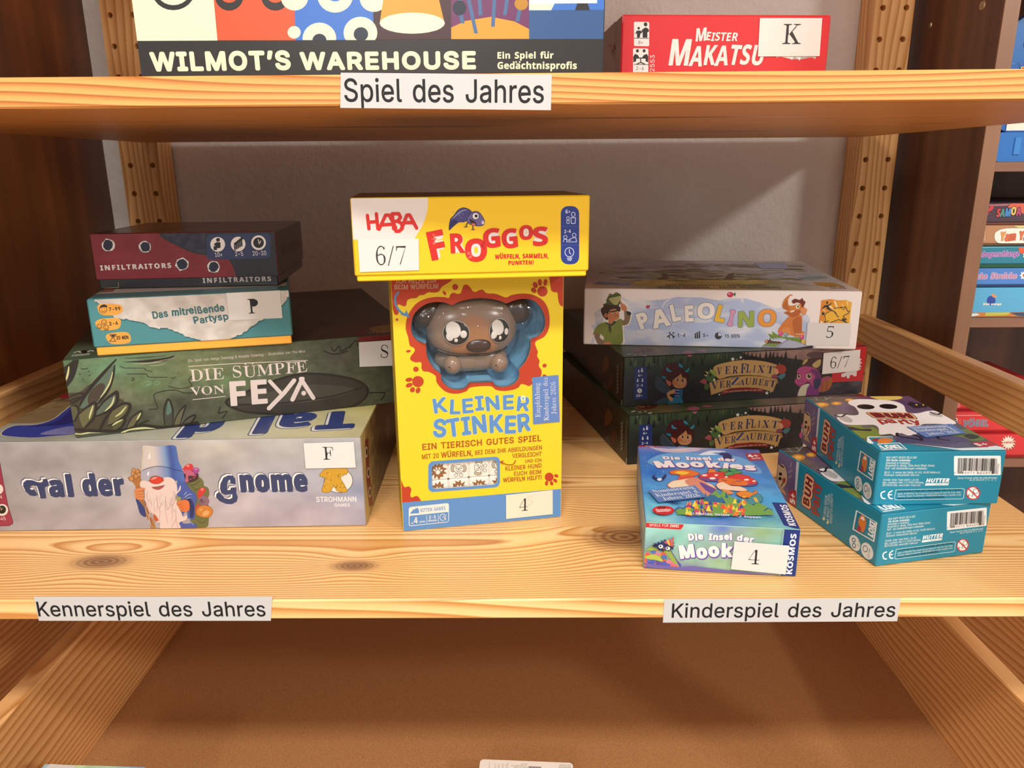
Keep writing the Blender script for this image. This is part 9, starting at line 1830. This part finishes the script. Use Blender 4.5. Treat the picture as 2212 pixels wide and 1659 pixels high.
for q_ in ([(570, 225), (620, 240), (660, 215)], [(580, 240), (630, 240)], [(1380, 200), (1440, 222), (1480, 200)]): f.stroke(q_, 8, '#1c1a20', True)
f.text('BUH', (925, 245), (1225, 247), 34, '#8a2430', 'B', fat=.02, jit=1, layers=[('#6a2024', .36, 0, 0), ('#e0a878', .29, 0, 0), ('#3a1218', .1, 0, 0)])
f.text('party', (960, 300), (1310, 300), 44, '#b03a30', fat=.05, jit=1.2)
for q_ in ([(1100, 380), (1110, 405), (1260, 430), (1300, 440)], [(1440, 410), (1460, 430), (1540, 440)], [(1240, 395), (1290, 410), (1310, 440)]): f.stroke(q_, 12, '#23202c', True)
f.blob([(660, 330), (700, 325), (790, 345), (870, 345), (870, 360), (760, 355), (680, 350)], '#2c2a3c'); f.blob([(1670, 400), (1720, 385), (1800, 410), (1740, 430), (1690, 415)], '#2a2c24')
f.poly([(830, 455), (870, 440), (900, 470), (1140, 470), (1690, 530), (2040, 515), (2060, 560), (900, 560), (900, 500)], TQ); f.poly([(1130, 462), (1450, 500), (1700, 536), (2040, 525), (2020, 505), (1900, 480), (1870, 500), (1600, 510), (1300, 480)], '#d8eef0')
f.rrect(840, 410, 1060, 470, 14, '#e4eef0', skew=0); f.poly([(850, 418), (1050, 414), (1100, 470), (900, 470)], TQ); f.blob([(930, 460), (960, 425), (1040, 425), (1060, 450), (990, 470)], '#d8803c'); f.blob([(870, 440), (930, 428), (930, 450)], '#a82c38')
f.poly([(925, 472), (1120, 462), (1185, 520), (970, 528)], '#e8f0f0'); f.poly([(935, 478), (1115, 468), (1172, 516), (972, 522)], TQ); f.text('LOKI', (985, 518), (1155, 512), 34, '#f0f4f4', 'B', fat=.06)
f.poly([(1735, 462), (1880, 448), (1945, 488), (1800, 504)], '#b82432'); f.text('5+', (1790, 492), (1885, 482), 26, '#f0e8e8', 'B', fat=.06)
f.poly([(280, 60), (440, 160), (455, 165), (300, 62)], '#e0dce4')
def nomin(g):
    g.text('Nominierung', (1226, 342), (1548, 326), 24, '#eef0f4', 'S', lite=.008); g.text('Kinderspiel d.', (1270, 366), (1610, 350), 24, '#eef0f4', 'S', lite=.008); g.text('Jahres 2026', (1370, 394), (1640, 376), 22, '#eef0f4', 'S', lite=.008)
B1_face_top = f
f = B1.left(margin=.0004)
f.crop(*cB)
f.poly([(270, 50), (430, 165), (405, 555), (250, 440)], '#6a5a80', shade=lambda q: mix('#5c4c72', '#7a688c', .5+nz(q[0]*30, q[1]*30)), step=.005)
f.poly([(425, 160), (442, 172), (412, 480), (402, 470)], '#d8d8e0')
f.blob([(278, 300), (275, 230), (310, 210), (340, 220), (330, 350), (300, 400)], '#a89a94'); f.blob([(310, 215), (345, 205), (362, 280), (355, 360), (322, 410), (306, 350)], '#d8b48c'); f.ell(322, 285, 10, 14, '#1c1814'); f.ell(318, 325, 10, 14, '#1c1814'); f.blob([(335, 320), (352, 318), (350, 350), (334, 360)], '#a84840'); f.stroke([(322, 205), (345, 225)], 8, '#2a2028'); f.stroke([(322, 390), (335, 360)], 6, '#2a2028'); f.blob([(305, 425), (325, 400), (340, 420), (352, 460), (325, 440)], '#c8a078')
for q_ in ([(385, 215), (395, 180)], [(372, 265), (392, 245)], [(375, 310), (388, 290)]): f.stroke(q_, 9, '#9a8ca0')
f.poly([(372, 420), (415, 410), (410, 552), (362, 535)], '#b82432'); f.text('5+', (404, 536), (408, 445), 0, '#f0e8e8', 'B', up=(372, 530), fat=.05)
f.text('BUH', (492, 540), (520, 310), 0, '#7c2028', 'B', fat=.03, jit=.8, up=(452, 530), layers=[('#8a2430', .36, 0, 0), ('#e8b890', .27, 0, 0)])
f.text('Party', (556, 612), (572, 330), 0, '#b83c30', fat=.05, jit=1.0, up=(506, 602))
for i, t_ in enumerate(('FLORIAN SIRIEIX', '& BENOIT TURPIN', 'BENEDETTA CAPRIOTTI')): f.text(t_, (590+i*20, 625+i*20), (610+i*18, 430-i*10), 0, '#d8e8ea', up=(576+i*20, 622+i*20))
f.ell(580, 630, 8, 13, '#e0d8a0'); f.ell(604, 656, 7, 16, '#e0d8a0', rot=15)
f.poly([(785, 525), (915, 615), (890, 785), (757, 695)], '#eef2f2'); f.poly([(792, 538), (905, 615), (884, 770), (766, 690)], TQ)
f.poly([(792, 538), (845, 575), (830, 735), (766, 690)], '#1c7890'); f.blob([(800, 600), (825, 560), (845, 600), (840, 660), (822, 710), (800, 660)], '#d87c34'); f.blob([(810, 590), (830, 575), (835, 610)], '#efe6d8'); f.blob([(785, 700), (800, 650), (812, 690), (800, 705)], '#b02c3c')
f.text('LOKI', (884, 752), (904, 622), 0, '#f0f4f4', 'B', fat=.06, up=(850, 728))
f.ell(768, 810, 33, 68, '#e4eaea', rot=-8); f.ell(843, 868, 37, 72, '#e4eaea', rot=-8)
f.ring(762, 785, 10, 16, 5, '#1c6478'); f.ring(762, 832, 10, 18, 5, '#1c6478'); f.text('2-6', (796, 838), (802, 790), 0, '#1c6478', up=(782, 830)); f.ring(832, 850, 14, 26, 4, '#1c6478'); f.text('10 min', (856, 930), (866, 850), 0, '#1c6478', up=(842, 922))
f = B1.front(margin=.0004); f.crop(*cB)
LT = '#d4e6e8'
for t_, A_, B_, h_, b_ in (('BOO PARTY ©2025 IELLO SAS', (1004, 594), (1262, 594), 18, 0), ('Alle Rechte vorbehalten.', (1002, 616), (1212, 618), 18, 1), ('Entwickelt in Frankreich.', (1000, 640), (1206, 641), 18, 0), ('Hergestellt in Jiaxing, China durch Whatz Games.', (996, 662), (1416, 662), 18, 0), ('Farb- und Inhaltsänderungen vorbehalten.', (992, 685), (1352, 686), 18, 0), ('IELLO - 9, avenue des Érables, lot 341, 54180 Heillecourt,'.replace('É', 'E'), (986, 720), (1464, 720), 17, 0), ('Frankreich. contact(at)loki-kids.com', (984, 742), (1282, 742), 17, 0), ('Vertrieb: Hutter Trade GmbH + Co KG,', (976, 784), (1280, 784), 17, 0), ('Bgm.-Landmann-Platz 1-5, 89312 Günzburg,', (972, 806), (1322, 806), 17, 0), ('DEUTSCHLAND, www.hutter-trade.com', (968, 828), (1292, 828), 17, 0), ('Dieses Produkt erfüllt die Anforderungen', (1612, 768), (1948, 764), 15, 0), ('der EU-Norm EN 71-1, -2, -3.', (1712, 784), (1942, 782), 15, 0)):
    f.text(t_, A_, B_, h_, LT, 'R', fat=.05 if b_ else .02, slant=.12)
f.text('HUTTER', (1342, 800), (1540, 798), 36, '#f0f4f4', 'B', fat=.05, slant=.15); f.poly([(1340, 806), (1538, 804), (1534, 822), (1334, 825)], '#f0f4f4'); f.text('Trade GmbH + Co KG', (1415, 820), (1530, 818), 10, '#1c6478')
f.stroke([(992, 874), (965, 885), (960, 910), (972, 932), (994, 936)], 11, '#eef4f4', True); f.stroke([(1054, 870), (1030, 884), (1022, 908), (1034, 932), (1056, 936)], 11, '#eef4f4', True); f.stroke([(1024, 904), (1050, 902)], 10, '#eef4f4')
f.stroke([(1086, 862), (1660, 850), (1672, 858), (1664, 930), (1650, 938), (1084, 946), (1074, 936), (1086, 862)], 4, '#d0e4e8')
rt2 = random.Random(12)
for i, (y0, t_) in enumerate(((880, 'ACHTUNG! Nicht für Kinder unter 3 Jahren geeignet. Kleine Teile. Erstickung'), (902, 'gefahr. ATTENTION ! Ne convient pas aux enfants de moins de 3 ans. Petits'), (922, 'elements. Danger de suffocation. AVVERTENZE! Non adatto a bambini di eta'), (940, 'inferiore a 3 anni. Piccole parti. Rischio di soffocamento.'))):
    f.text(t_, (1100, y0), (1640 if i < 3 else 1500, y0-14), 13, '#0f4a5c' if i in (0, 3) else '#d0e4e8', fat=.03)
f.rrect(1582, 572, 1982, 738, 10, '#f0efec', skew=-.006)
for i in range(46):
    x_ = 1618+i*7.2; w_ = rt2.choice([2.0, 2.6, 4.4, 5.4]); f.poly([(x_, 590), (x_+w_, 590), (x_+w_-6, 698 if 6 < i < 40 and i != 23 else 720), (x_-6, 698 if 6 < i < 40 and i != 23 else 720)], '#1c1c1c')
f.text('4', (1582, 724), (1594, 724), 17, '#222'); f.text('260071', (1624, 724), (1756, 722), 17, '#222', space=.12); f.text('884893', (1776, 722), (1906, 720), 17, '#222', space=.12); f.text('IE0425A', (1952, 722), (1964, 634), 0, '#222', up=(1938, 720))
f.ell(1744, 888, 60, 56, '#f0efec'); f.ring(1744, 888, 56, 53, 9, '#c8303c'); f.ring(1768, 872, 22, 20, 4, '#444'); f.text('0-3', (1700, 920), (1744, 918), 20, '#222', 'B'); f.stroke([(1702, 848), (1786, 928)], 9, '#c8303c')
B1.finish()
x, y, a, w, d, h = P5['B2']
copy_thing(B1.t, (x, y, LS_TOP+GAP), a, 'turquoise ghost game box underneath its twin, standing on the shelf')
B1.t['group'] = 'twin turquoise ghost games'
B1.sticker(B1_face_top, [(1180, 322), (1560, 298), (1690, 378), (1340, 412)], '#6285c2', 'light blue sticker with white writing', nomin)
for o in COL.objects:
    if o.get('label', '').startswith('turquoise'): o['group'] = 'twin turquoise ghost games'
    if o.get('label', '').startswith('dark fairy'): o['group'] = 'twin dark fairy game boxes'

# ================================================================ upper shelf
def box_at(name, label, x, y, z, rot, w, d, h, cols, **k):
    return GameBox(name, label, x, y, z+GAP, rot, w, d, h-GAP, cols, **k)
WI = box_at('game_box', 'big upright game box with cream lettering on a black band, on the upper shelf', -.2316, .505, US_TOP, 0, .2846, .066, .285,
            dict(front='#2c2826', top='#2c2826', left='#e8e4c4', right='#35567c', back='#2c2826'))
WI.lid.tone = .8
f = WI.front(); f.crop(*cW)
CR, ORG, BLW, DBR, PUR, PBL, AMB = '#f1ebc6', '#e2562f', '#3f72c4', '#43282a', '#6e3560', '#33588a', '#ef9a34'
BK = '#2b2727'
TY = 172
f.poly([(100, TY+3), (100, -1200), (520, -1200), (533, TY+1)], CR); f.poly([(517, 0), (505, -1200), (860, -1200), (864, 0), (866, TY), (533, TY)], ORG); f.poly([(860, 0), (850, -1200), (1195, -1200), (1196, 0), (1200, TY-2), (866, TY)], BLW); f.poly([(1196, 0), (1190, -1200), (1530, -1200), (1530, TY-4), (1200, TY-2)], DBR); f.poly([(1530, -1200), (1862, -1200), (1862, TY-5), (1530, TY-4)], PUR); f.poly([(1862, -1200), (2230, -1200), (2230, TY-6), (1862, TY-5)], PBL)
f.ell(345, -40, 92, 84, BK); f.ell(345, -44, 74, 66, CR)
for x_ in (583, 780): f.ell(x_, -20, 62, 66, BK); f.ell(x_, -26, 40, 38, ORG)
for x_, y_, r, r2 in ((1035, -18, 76, 26), (968, 165, 72, 0), (1143, 140, 72, 0), (860, 138, 28, 0), (862, -10, 58, 0), (1200, -6, 60, 0)): f.poly([(x_+r*math.cos(i*.2618), min(y_+r*.95*math.sin(i*.2618), TY-1)) for i in range(24)], CR)
f.poly([(968+30*math.cos(i*.3), min(172+28*math.sin(i*.3), TY-1)) for i in range(21)], '#29313f'); f.ell(1145, 146, 31, 30, '#29313f'); f.ell(1035, -18, 34, 24, BLW)
f.poly([(1225, 100), (1240, 0), (1280, -240), (1440, -240), (1478, 0), (1502, 100), (1470, 130), (1260, 130)], AMB); f.ell(1364, 99, 139, 45, CR)
f.poly([(1530, 118), (1590, 90), (1700, 72), (1800, 92), (1862, 124), (1862, TY-6), (1530, TY-5)], AMB)
for a_, b_ in (((1605, 0), (1636, 143)), ((1650, -20), (1655, 66)), ((1714, 0), (1708, 114)), ((1768, 0), (1758, 66)), ((1570, 60), (1580, 100)), ((1822, 40), (1812, 92))): f.stroke([a_, (a_[0]-10, a_[1]-300)], 15, '#4a6a94'); f.poly([(a_[0]-8, a_[1]), (a_[0]+8, a_[1]), (b_[0]+8, b_[1]), (b_[0]-8, b_[1])], '#4a6a94')
f.ell(1565, 34, 29, 32, '#242a38'); f.ell(1829, 16, 29, 28, '#b98428')
f.poly([(1862, -60), (2200, -60), (2200, 42), (1862, 44)], '#3f72c4'); f.poly([(1862, 44), (1862, -60), (2010, -60), (1956, 44)], CR); f.poly([(2058, 44), (2080, -20), (2100, -20), (2122, 44)], BK); f.poly([(1866, 16), (1870, -80), (2155, -80), (2152, 14)], '#eceae6')
f.poly([(100, TY+3), (1000, TY), (2230, TY-6), (2230, 480), (100, 480)], BK)
f.text("WILMOT’S", (252, 306), (848, 299), 84, '#f3efc0', 'R', fat=.082); f.text('WAREHOUSE', (888, 300), (1636, 296), 78, '#f3efc0', 'R', fat=.085)
f.text('Ein Spiel für', (1728, 250), (1966, 249), 27, '#f3efc0', 'B', fat=.02); f.text('Gedächtnisprofis', (1728, 294), (2065, 294), 29, '#f3efc0', 'B', fat=.02)
# more picture tiles higher up on the same cover
tr_ = random.Random(21)
tw = WI.w/6
for r_ in range(1, 4):
    for c_ in range(6):
        u0, v0 = c_*tw, .066+(r_-1)*.062+.012
        if v0 < .062: continue
        f.place([(u0, v0), (u0+tw, v0+.062)])
        f.fill([[(u0, v0), (u0+tw, v0), (u0+tw, v0+.062), (u0, v0+.062)]], tr_.choice([CR, ORG, BLW, DBR, PUR, PBL]))
        f.place([(u0, v0), (u0+tw, v0+.062)])
        R_ = tr_.uniform(.01, .018)
        f.fill([[(u0+tw/2+R_*math.cos(i*.3), v0+.031+R_*math.sin(i*.3)) for i in range(21)]], tr_.choice([CR, AMB, BK, BLW]))
WI.finish()

MA = box_at('game_box', 'red game box with white brush lettering and K sticker, on the upper shelf', *P5['MA'][:2], US_TOP, P5['MA'][2], P5['MA'][3], P5['MA'][4], P5['MA'][5],
            dict(front='#dc3035', top='#dc3035', left='#8a5a4c', right='#d02c32', back='#b02028'))
cMA = (1290, 20, .24412)
MA.lid.tone = .72
f = MA.front(); f.crop(*cMA)
WH2 = '#f0ebe2'
f.text('M', (872, 284), (958, 276), 112, WH2, 'B', fat=.02, slant=.12); f.text('EISTER', (960, 276), (1238, 284), 74, WH2, 'B', fat=.01, slant=.14, jit=.4)
f.text('M', (635, 492), (800, 488), 225, WH2, 'B', fat=.02, slant=.12, jit=.3); f.text('AKATSU', (810, 496), (1455, 484), 172, WH2, 'B', fat=.015, slant=.14, jit=.5)
rk = random.Random(17)
for i in range(26):
    x_ = rk.uniform(650, 1440); y_ = rk.uniform(300, 470); f.stroke([(x_, y_), (x_+8, y_-rk.uniform(20, 60))], 3, '#dc3035', False, True)
f.rrect(325, 110, 460, 325, 12, '#efe9e2', skew=.02); f.rrect(317, 345, 452, 600, 12, '#efe9e2', skew=.02)
for y_ in (256, 488): f.stroke([(325, y_), (455, y_+2)], 5, '#3a2624')
f.ell(428, 134, 16, 18, BK); f.poly([(400, 178), (428, 160), (452, 172), (460, 195), (444, 205), (444, 252), (402, 252), (402, 200), (380, 215)], BK); f.ell(367, 168, 11, 12, BK); f.poly([(350, 190), (384, 188), (398, 215), (384, 212), (376, 252), (352, 252), (352, 212), (334, 222)], BK)
f.ell(356, 368, 13, 15, BK); f.ell(415, 368, 13, 15, BK); f.poly([(318, 420), (335, 395), (360, 405), (372, 425), (345, 440), (345, 460), (320, 470)], BK); f.poly([(452, 420), (440, 395), (412, 405), (398, 425), (428, 440), (428, 460), (450, 470)], BK); f.stroke([(340, 432), (430, 432)], 9, BK); f.stroke([(385, 432), (385, 470), (350, 486)], 9, BK); f.stroke([(385, 470), (420, 486)], 9, BK)
f.text('8+', (364, 308), (404, 308), 30, '#2a2424'); f.text('2-6', (344, 538), (412, 538), 32, '#2a2424'); f.text('02553', (504, 590), (508, 405), 0, WH2, up=(466, 590))
f.poly([(1585, 430), (1640, 415), (1680, 425), (1725, 450), (1745, 425), (1790, 455), (1820, 420), (1880, 418), (1930, 440), (1940, 415), (1585, 405)], '#c8bfae'); f.poly([(1610, 418), (1725, 440), (1745, 418), (1792, 445), (1812, 416), (1910, 424)], '#f4efe6')
f.poly([(205, 62), (222, 45), (230, 60), (226, 120), (212, 150)], '#e8d8d0')
MA.sticker(f, [(1440, 78), (1992, 78), (1968, 415), (1422, 418)], '#ebe3da', 'white sticker with the letter K', lambda g: g.text('K', (1636, 308), (1800, 308), 178, '#3a3434', 'S', lite=.034))
f = MA.left(); f.crop(*cMA)
f.poly([(60, 150), (140, 100), (165, 80), (160, 560), (60, 560)], '#98705c')
for i in range(12): f.stroke([(135, 360), (135+rk.uniform(-40, 30), 360+rk.uniform(-80, 110))], 5, '#4a3028', False, True)
f.poly([(105, 330), (150, 320), (160, 350), (120, 375)], '#a03a34')
MA.finish()

# ================================================================ games in the walnut bookcase
S2 = SHZ[2][0]
Y0 = .962
cX = (2050, 420, .18081)
def bk(label, z, h, cols, dx=0, split=0, base=None, group='games in the walnut bookcase', w=.27, y=Y0):
    return box_at('game_box', label, .5685+dx, y, z, 0, w, .17, h, cols, split=split, base=base, group=group)
b = bk('light blue game box with a dark blue round fruit mark, lowest in the bookcase stack', S2, .0376, dict(front='#58a6cc', top='#58a6cc', left='#58a6cc', right='#58a6cc', back='#58a6cc'))
f = b.front(); f.crop(*cX)
f.poly([(200, 1412), (560, 1408), (1400, 1395), (1400, 1500), (200, 1500)], '#c87a3c')
for p, c_ in (([(250, 1425), (330, 1420), (370, 1440), (260, 1460)], '#cfe0e8'), ([(440, 1412), (740, 1408), (700, 1440), (430, 1450)], '#b8bc4c'), ([(720, 1412), (1400, 1400), (1400, 1480), (820, 1450)], '#35506c')): f.poly(p, c_)
f.ell(503, 1268, 52, 56, '#2f4a9c'); f.blob([(512, 1210), (516, 1185), (535, 1185), (545, 1205), (570, 1210), (560, 1230), (530, 1230)], '#d89058'); f.text('blue orange', (406, 1322), (622, 1322), 26, '#eee4d4', 'B', fat=.05, slant=.15); b.finish()
b = bk('blue game box with pinkish lettering, second from bottom of the bookcase stack', S2+.0376, .0243, dict(front='#4c7fc4', top='#4c7fc4', left='#4c7fc4', right='#4c7fc4', back='#4c7fc4'), split=.14, base=dict(front='#26385e', top='#222', left='#26385e', right='#26385e', back='#222', bottom='#222'))
f = b.front(); f.crop(*cX)
f.text('che Strolche', (330, 1010), (806, 1004), 72, '#b47a94', 'S', fat=.03, layers=[('#c8c0dc', .10, 0, 0)]); star(f, 900, 968, 60, '#f0ece6', 8, .6); star(f, 900, 968, 28, '#c8503c', 8, .6); f.stroke([(345, 884), (900, 884)], 7, '#8ab4e0'); b.finish()
b = bk('teal game box with purple snake lettering, middle of the bookcase stack', S2+.0619, .0268, dict(front='#2f7f96', top='#2f7f96', left='#2f7f96', right='#2f7f96', back='#2f7f96'), split=.18, base=dict(front='#24543c', top='#222', left='#24543c', right='#24543c', back='#222', bottom='#222'))
f = b.front(); f.crop(*cX)
f.text('nbogenschlange', (368, 746), (834, 736), 62, '#8f5aa4', 'B', fat=.02, layers=[('#dcb8d8', .08, 0, 0)]); f.stroke([(385, 634), (900, 626)], 7, '#8cc4d4'); f.blob([(830, 640), (900, 640), (960, 690), (860, 705)], '#d8603c'); star(f, 915, 730, 40, '#f0ece0', 6, .6); b.finish()
b = bk('brown and cream game box with red-yellow letters, second from top in the bookcase', S2+.0887, .0257, dict(front='#b5845f', top='#a8845a', left='#b5845f', right='#b5845f', back='#b5845f'), split=.12, base=dict(front='#5c4a34', top='#222', left='#5c4a34', right='#5c4a34', back='#222', bottom='#222'))
f = b.front(); f.crop(*cX)
f.blob([(540, 500), (570, 440), (680, 405), (900, 402), (1200, 410), (1260, 500), (1200, 580), (900, 590), (620, 585), (560, 560)], '#efe8dc', line='#7a6a58', lw=4); f.text('Yam Ya', (606, 552), (930, 548), 105, '#d8744c', 'B', fat=.04, jit=.6, tc=['#dca04c', '#d8744c', '#d06a4c', '#000', '#d8744c', '#5a9aa0'], layers=[('#b85a3c', .08, 0, 0)])
f.text('IGO', (432, 552), (432, 436), 0, '#e0cbb4', up=(405, 552)); f.stroke([(430, 375), (760, 368)], 8, '#d8b49c'); f.poly([(770, 372), (1400, 355), (1400, 385), (830, 400)], '#c8c880'); b.finish()
b = bk('dark plum game box with multicoloured letters, top of the bookcase stack', S2+.1144, .0266, dict(front='#4b3844', top='#3a2c34', left='#4b3844', right='#4b3844', back='#4b3844'), split=.12, base=dict(front='#6a3a34', top='#222', left='#6a3a34', right='#6a3a34', back='#222', bottom='#222'))
f = b.front(); f.crop(*cX)
f.poly([(700, 150), (740, 110), (900, 92), (1400, 90), (1400, 240), (900, 235)], '#c8604c'); f.poly([(460, 120), (740, 110), (690, 135), (470, 140)], '#a06a70')
f.blob([(470, 205), (480, 160), (525, 132), (530, 165), (500, 195)], '#cc3c40'); f.blob([(440, 250), (460, 230), (485, 222), (460, 245)], '#cc3c40')
f.text('SAMOA', (562, 258), (858, 244), 98, '#c84a48', 'B', fat=.04, jit=1, tc=['#c8484a', '#4f8a80', '#4a86c0', '#d8b860', '#b04a6c'], layers=[('#2a1e28', .11, 0, 0)]); b.finish()

cRd = (2030, 840, .10853)
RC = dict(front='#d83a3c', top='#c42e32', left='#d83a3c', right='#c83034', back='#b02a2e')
S3 = SHZ[3][0]
lb = ['red game box with a white jagged burst, lowest of three red boxes in the bookcase', 'red game box with grey-blue bird lettering, middle of three red boxes', 'red game box under the pine rail, top of three red boxes']
zz = S3
for i, hh_b in enumerate((.0325, .0285, .027)):
    b = box_at('game_box', lb[i], .572, .955+.008*i, zz, 0, .098+.02*i, .16, hh_b, RC, split=.1, base=dict(front='#a82428', top='#222', left='#a82428', right='#a82428', back='#222', bottom='#222'), group='red games in the walnut bookcase')
    f = b.front(); f.crop(*cRd)
    if i == 0:
        star(f, 1368, 1075, 165, '#8a6a50', 14, .62); star(f, 1364, 1070, 150, '#f0e6d8', 14, .62); f.text('AMIGO', (1268, 1090), (1470, 1084), 44, '#c8603c', 'B', fat=.03)
    elif i == 1:
        f.text('VÖGEL', (450, 752), (960, 746), 130, '#74849c', 'B', fat=.03, jit=.5, layers=[('#c8b4bc', .07, 0, 0)]); f.rrect(262, 580, 352, 700, 8, '#e8dcd4'); f.ell(318, 610, 16, 18, BK); f.poly([(290, 640), (340, 635), (350, 700), (290, 700)], BK); f.stroke([(275, 530), (1400, 520)], 16, '#e8a09c'); f.text('02117', (425, 690), (425, 590), 0, '#e0a080', up=(375, 690))
    else:
        f.text('04', (404, 366), (404, 270), 0, '#e8c4bc', up=(345, 366)); f.poly([(290, 280), (325, 275), (322, 365), (292, 365)], '#e8dcd4')
    b.finish(); zz += hh_b

t = thing('carrying_case', 'blue plastic carrying case with cut-out handle and paper labels in the bookcase', 'case', (.573, .968, SHZ[1][0]+GAP))
zc = SHZ[1][0]+GAP
def prism(mb, outline, y0, y1, col, holes=()):
    """extrude an x-z outline along y"""
    cons = [[Vector((p[0], p[1], 0)) for p in c] for c in [outline]+list(holes)]
    flat = [q for c in cons for q in c]
    for tr3 in tessellate_polygon([[q*1000 for q in c] for c in cons]):
        p = [flat[i] for i in tr3]
        if (p[1].x-p[0].x)*(p[2].y-p[0].y)-(p[2].x-p[0].x)*(p[1].y-p[0].y) < 0: p = p[::-1]
        mb.face([(q.x, y0, q.y) for q in p], rgb(col)); mb.face([(q.x, y1, q.y) for q in p[::-1]], rgb(col))
    for c in cons:
        for i in range(len(c)):
            a_, b_ = c[i-1], c[i]
            mb.face([(a_.x, y0, a_.y), (a_.x, y1, a_.y), (b_.x, y1, b_.y), (b_.x, y0, b_.y)], rgb(col))
def rrect_pts(x0, z0, x1, z1, r, n=6):
    P = []
    for cx, cz, a0 in ((x1-r, z0+r, -90), (x1-r, z1-r, 0), (x0+r, z1-r, 90), (x0+r, z0+r, 180)):
        for i in range(n+1):
            t_ = math.radians(a0+90*i/n); P.append((cx+r*math.cos(t_), cz+r*math.sin(t_)))
    return P
CB = '#2f6fb8'
mb = MB(); prism(mb, rrect_pts(.573, zc, .705, zc+.034, .006), .966, 1.05, CB)
for i in range(6): mb.obox(Vector((.594+i*.017, .9645, zc+.008)), Vector((.008, 0, 0)), Vector((0, .002, 0)), Vector((0, 0, .02)), .0006, '#3b80c8')
mb.build('base_tray', PLASTIC, t)
mb = MB(); prism(mb, rrect_pts(.5745, zc+.0345, .7035, zc+.112, .014), .972, 1.046, '#2a66ae'); mb.build('body', PLASTIC, t)
arch = [(.578, zc+.112), (.7, zc+.112), (.7, zc+.13), (.69, zc+.155), (.665, zc+.172), (.639, zc+.176), (.613, zc+.172), (.588, zc+.155), (.578, zc+.13)]
mb = MB(); prism(mb, arch, 1.0, 1.014, '#3672b4', holes=[rrect_pts(.607, zc+.127, .671, zc+.145, .0085)[::-1]]); mb.build('handle', PLASTIC, t)
mb = MB(); prism(mb, [(.585, zc+.036), (.7, zc+.036), (.7, zc+.062), (.6, zc+.062), (.59, zc+.056), (.585, zc+.048)], .9708, .9714, '#eee2d0')
f = Face(mb, (.58, .9706, zc+.03), Vector((.14, 0, 0)), Vector((0, 0, .06))); f.clip = False; f.crop(2090, 0, .21708)
f.text('Ras', (494, 1362), (560, 1358), 30, '#3c5a80', 'R', fat=.05)
mb.build('paper_label', PAPER, t)['label'] = 'cream paper label with blue writing'
mb = MB(); prism(mb, catmull([(.590, zc+.075), (.7, zc+.075), (.7, zc+.12), (.66, zc+.118), (.62, zc+.110), (.6, zc+.100)], True, 4), .9702, .9716, '#b9bedd')
f = Face(mb, (.58, .970, zc+.07), Vector((.14, 0, 0)), Vector((0, 0, .06))); f.clip = False; f.crop(2090, 0, .21708)
f.poly([(535, 668), (640, 668), (640, 760), (535, 760)], '#c8402c', line='#e0c070', lw=8); f.poly([(520, 610), (545, 650), (530, 640)], '#7a7888')
mb.build('picture_card', PAPER, t)['label'] = 'lilac picture card with a red flag'

# ================================================================ two boxes standing in the drawer at the lower edge
DR = -.5988
b = box_at('game_box', 'small green and blue game box with white sticker, in the drawer at lower left', -.4205, .475, DR, -.04, .091, .080, .098, dict(front='#8ab0b8', top='#9fbf9c', left='#7aa0b8', right='#6a98c0', back='#6a8aa0'))
f = b.top()
bt2 = blend([(0, .9, '#9fc0cc'), (.3, .95, '#b4c890'), (.5, .8, '#c4d088'), (.65, .95, '#a8c8a8'), (.8, .9, '#9cc4d8'), (.92, .9, '#5f94d0'), (1, .6, '#a8d0e0'), (.5, .2, '#8ab890'), (.1, .3, '#a0b8c8')])
f.picture(30, 26, lambda u, v: tuple(x+nz(u*7, v*7, 31)*.08 for x in bt2(u, v)))
f.crop(60, 1600, .12658)
b.finish()
b.sticker(f, [(380, 394), (820, 426), (640, 700), (120, 660)], '#ece4de', 'white sticker')
t = thing('card_box', 'white rounded box with tiny black print lying in the drawer at lower centre', 'box', (-.039, .52, DR+GAP), -.055)
mb = MB()
ca, sa = math.cos(-.055), math.sin(-.055)
pl = rrect_pts(-.001, -.13, .091, 0, .004)
R2 = lambda q: (-.0389+q[0]*ca-q[1]*sa, .6358+q[0]*sa+q[1]*ca)
pl = [R2(q) for q in pl]
z0, z1 = DR+GAP, DR+.03
mb.face([(q[0], q[1], z1) for q in pl], rgb('#e9dfd2')); mb.face([(q[0], q[1], z0) for q in pl[::-1]], rgb('#e9dfd2'))
for i in range(len(pl)):
    a_, b_ = pl[i-1], pl[i]
    mb.face([(a_[0], a_[1], z0), (b_[0], b_[1], z0), (b_[0], b_[1], z1), (a_[0], a_[1], z1)], rgb('#e4d8ca'))
q0 = R2((0, -.13))
f = Face(mb, (q0[0], q0[1], z1), Vector((ca, sa, 0))*.09, Vector((-sa, ca, 0))*.13); f.crop(1000, 1600, .12658)
rp = random.Random(3)
for x_ in (455, 772): f.stroke([(x_, 375), (x_-14, 520)], 3, '#5a5450')
for i, x_ in enumerate((545, 600, 670, 730)):
    for y_ in range(400, 640, 16): f.stroke([(x_, y_), (x_+rp.uniform(8, 24), y_)], 5, '#8a827c')
for x_, y_, w_ in ((990, 402, 110), (830, 430, 270), (870, 455, 230), (1650, 415, 190), (1640, 440, 215), (1640, 462, 215)):
    xx = x_
    while xx < x_+w_: f.stroke([(xx, y_), (xx+rp.uniform(8, 22), y_)], 9, '#8a827c'); xx += 30
for i in range(9): f.stroke([(1125+i*24, 470+i), (1135+i*24, 440+i)], 12, '#3a3634')
mb.build('carton', MATTE, t)
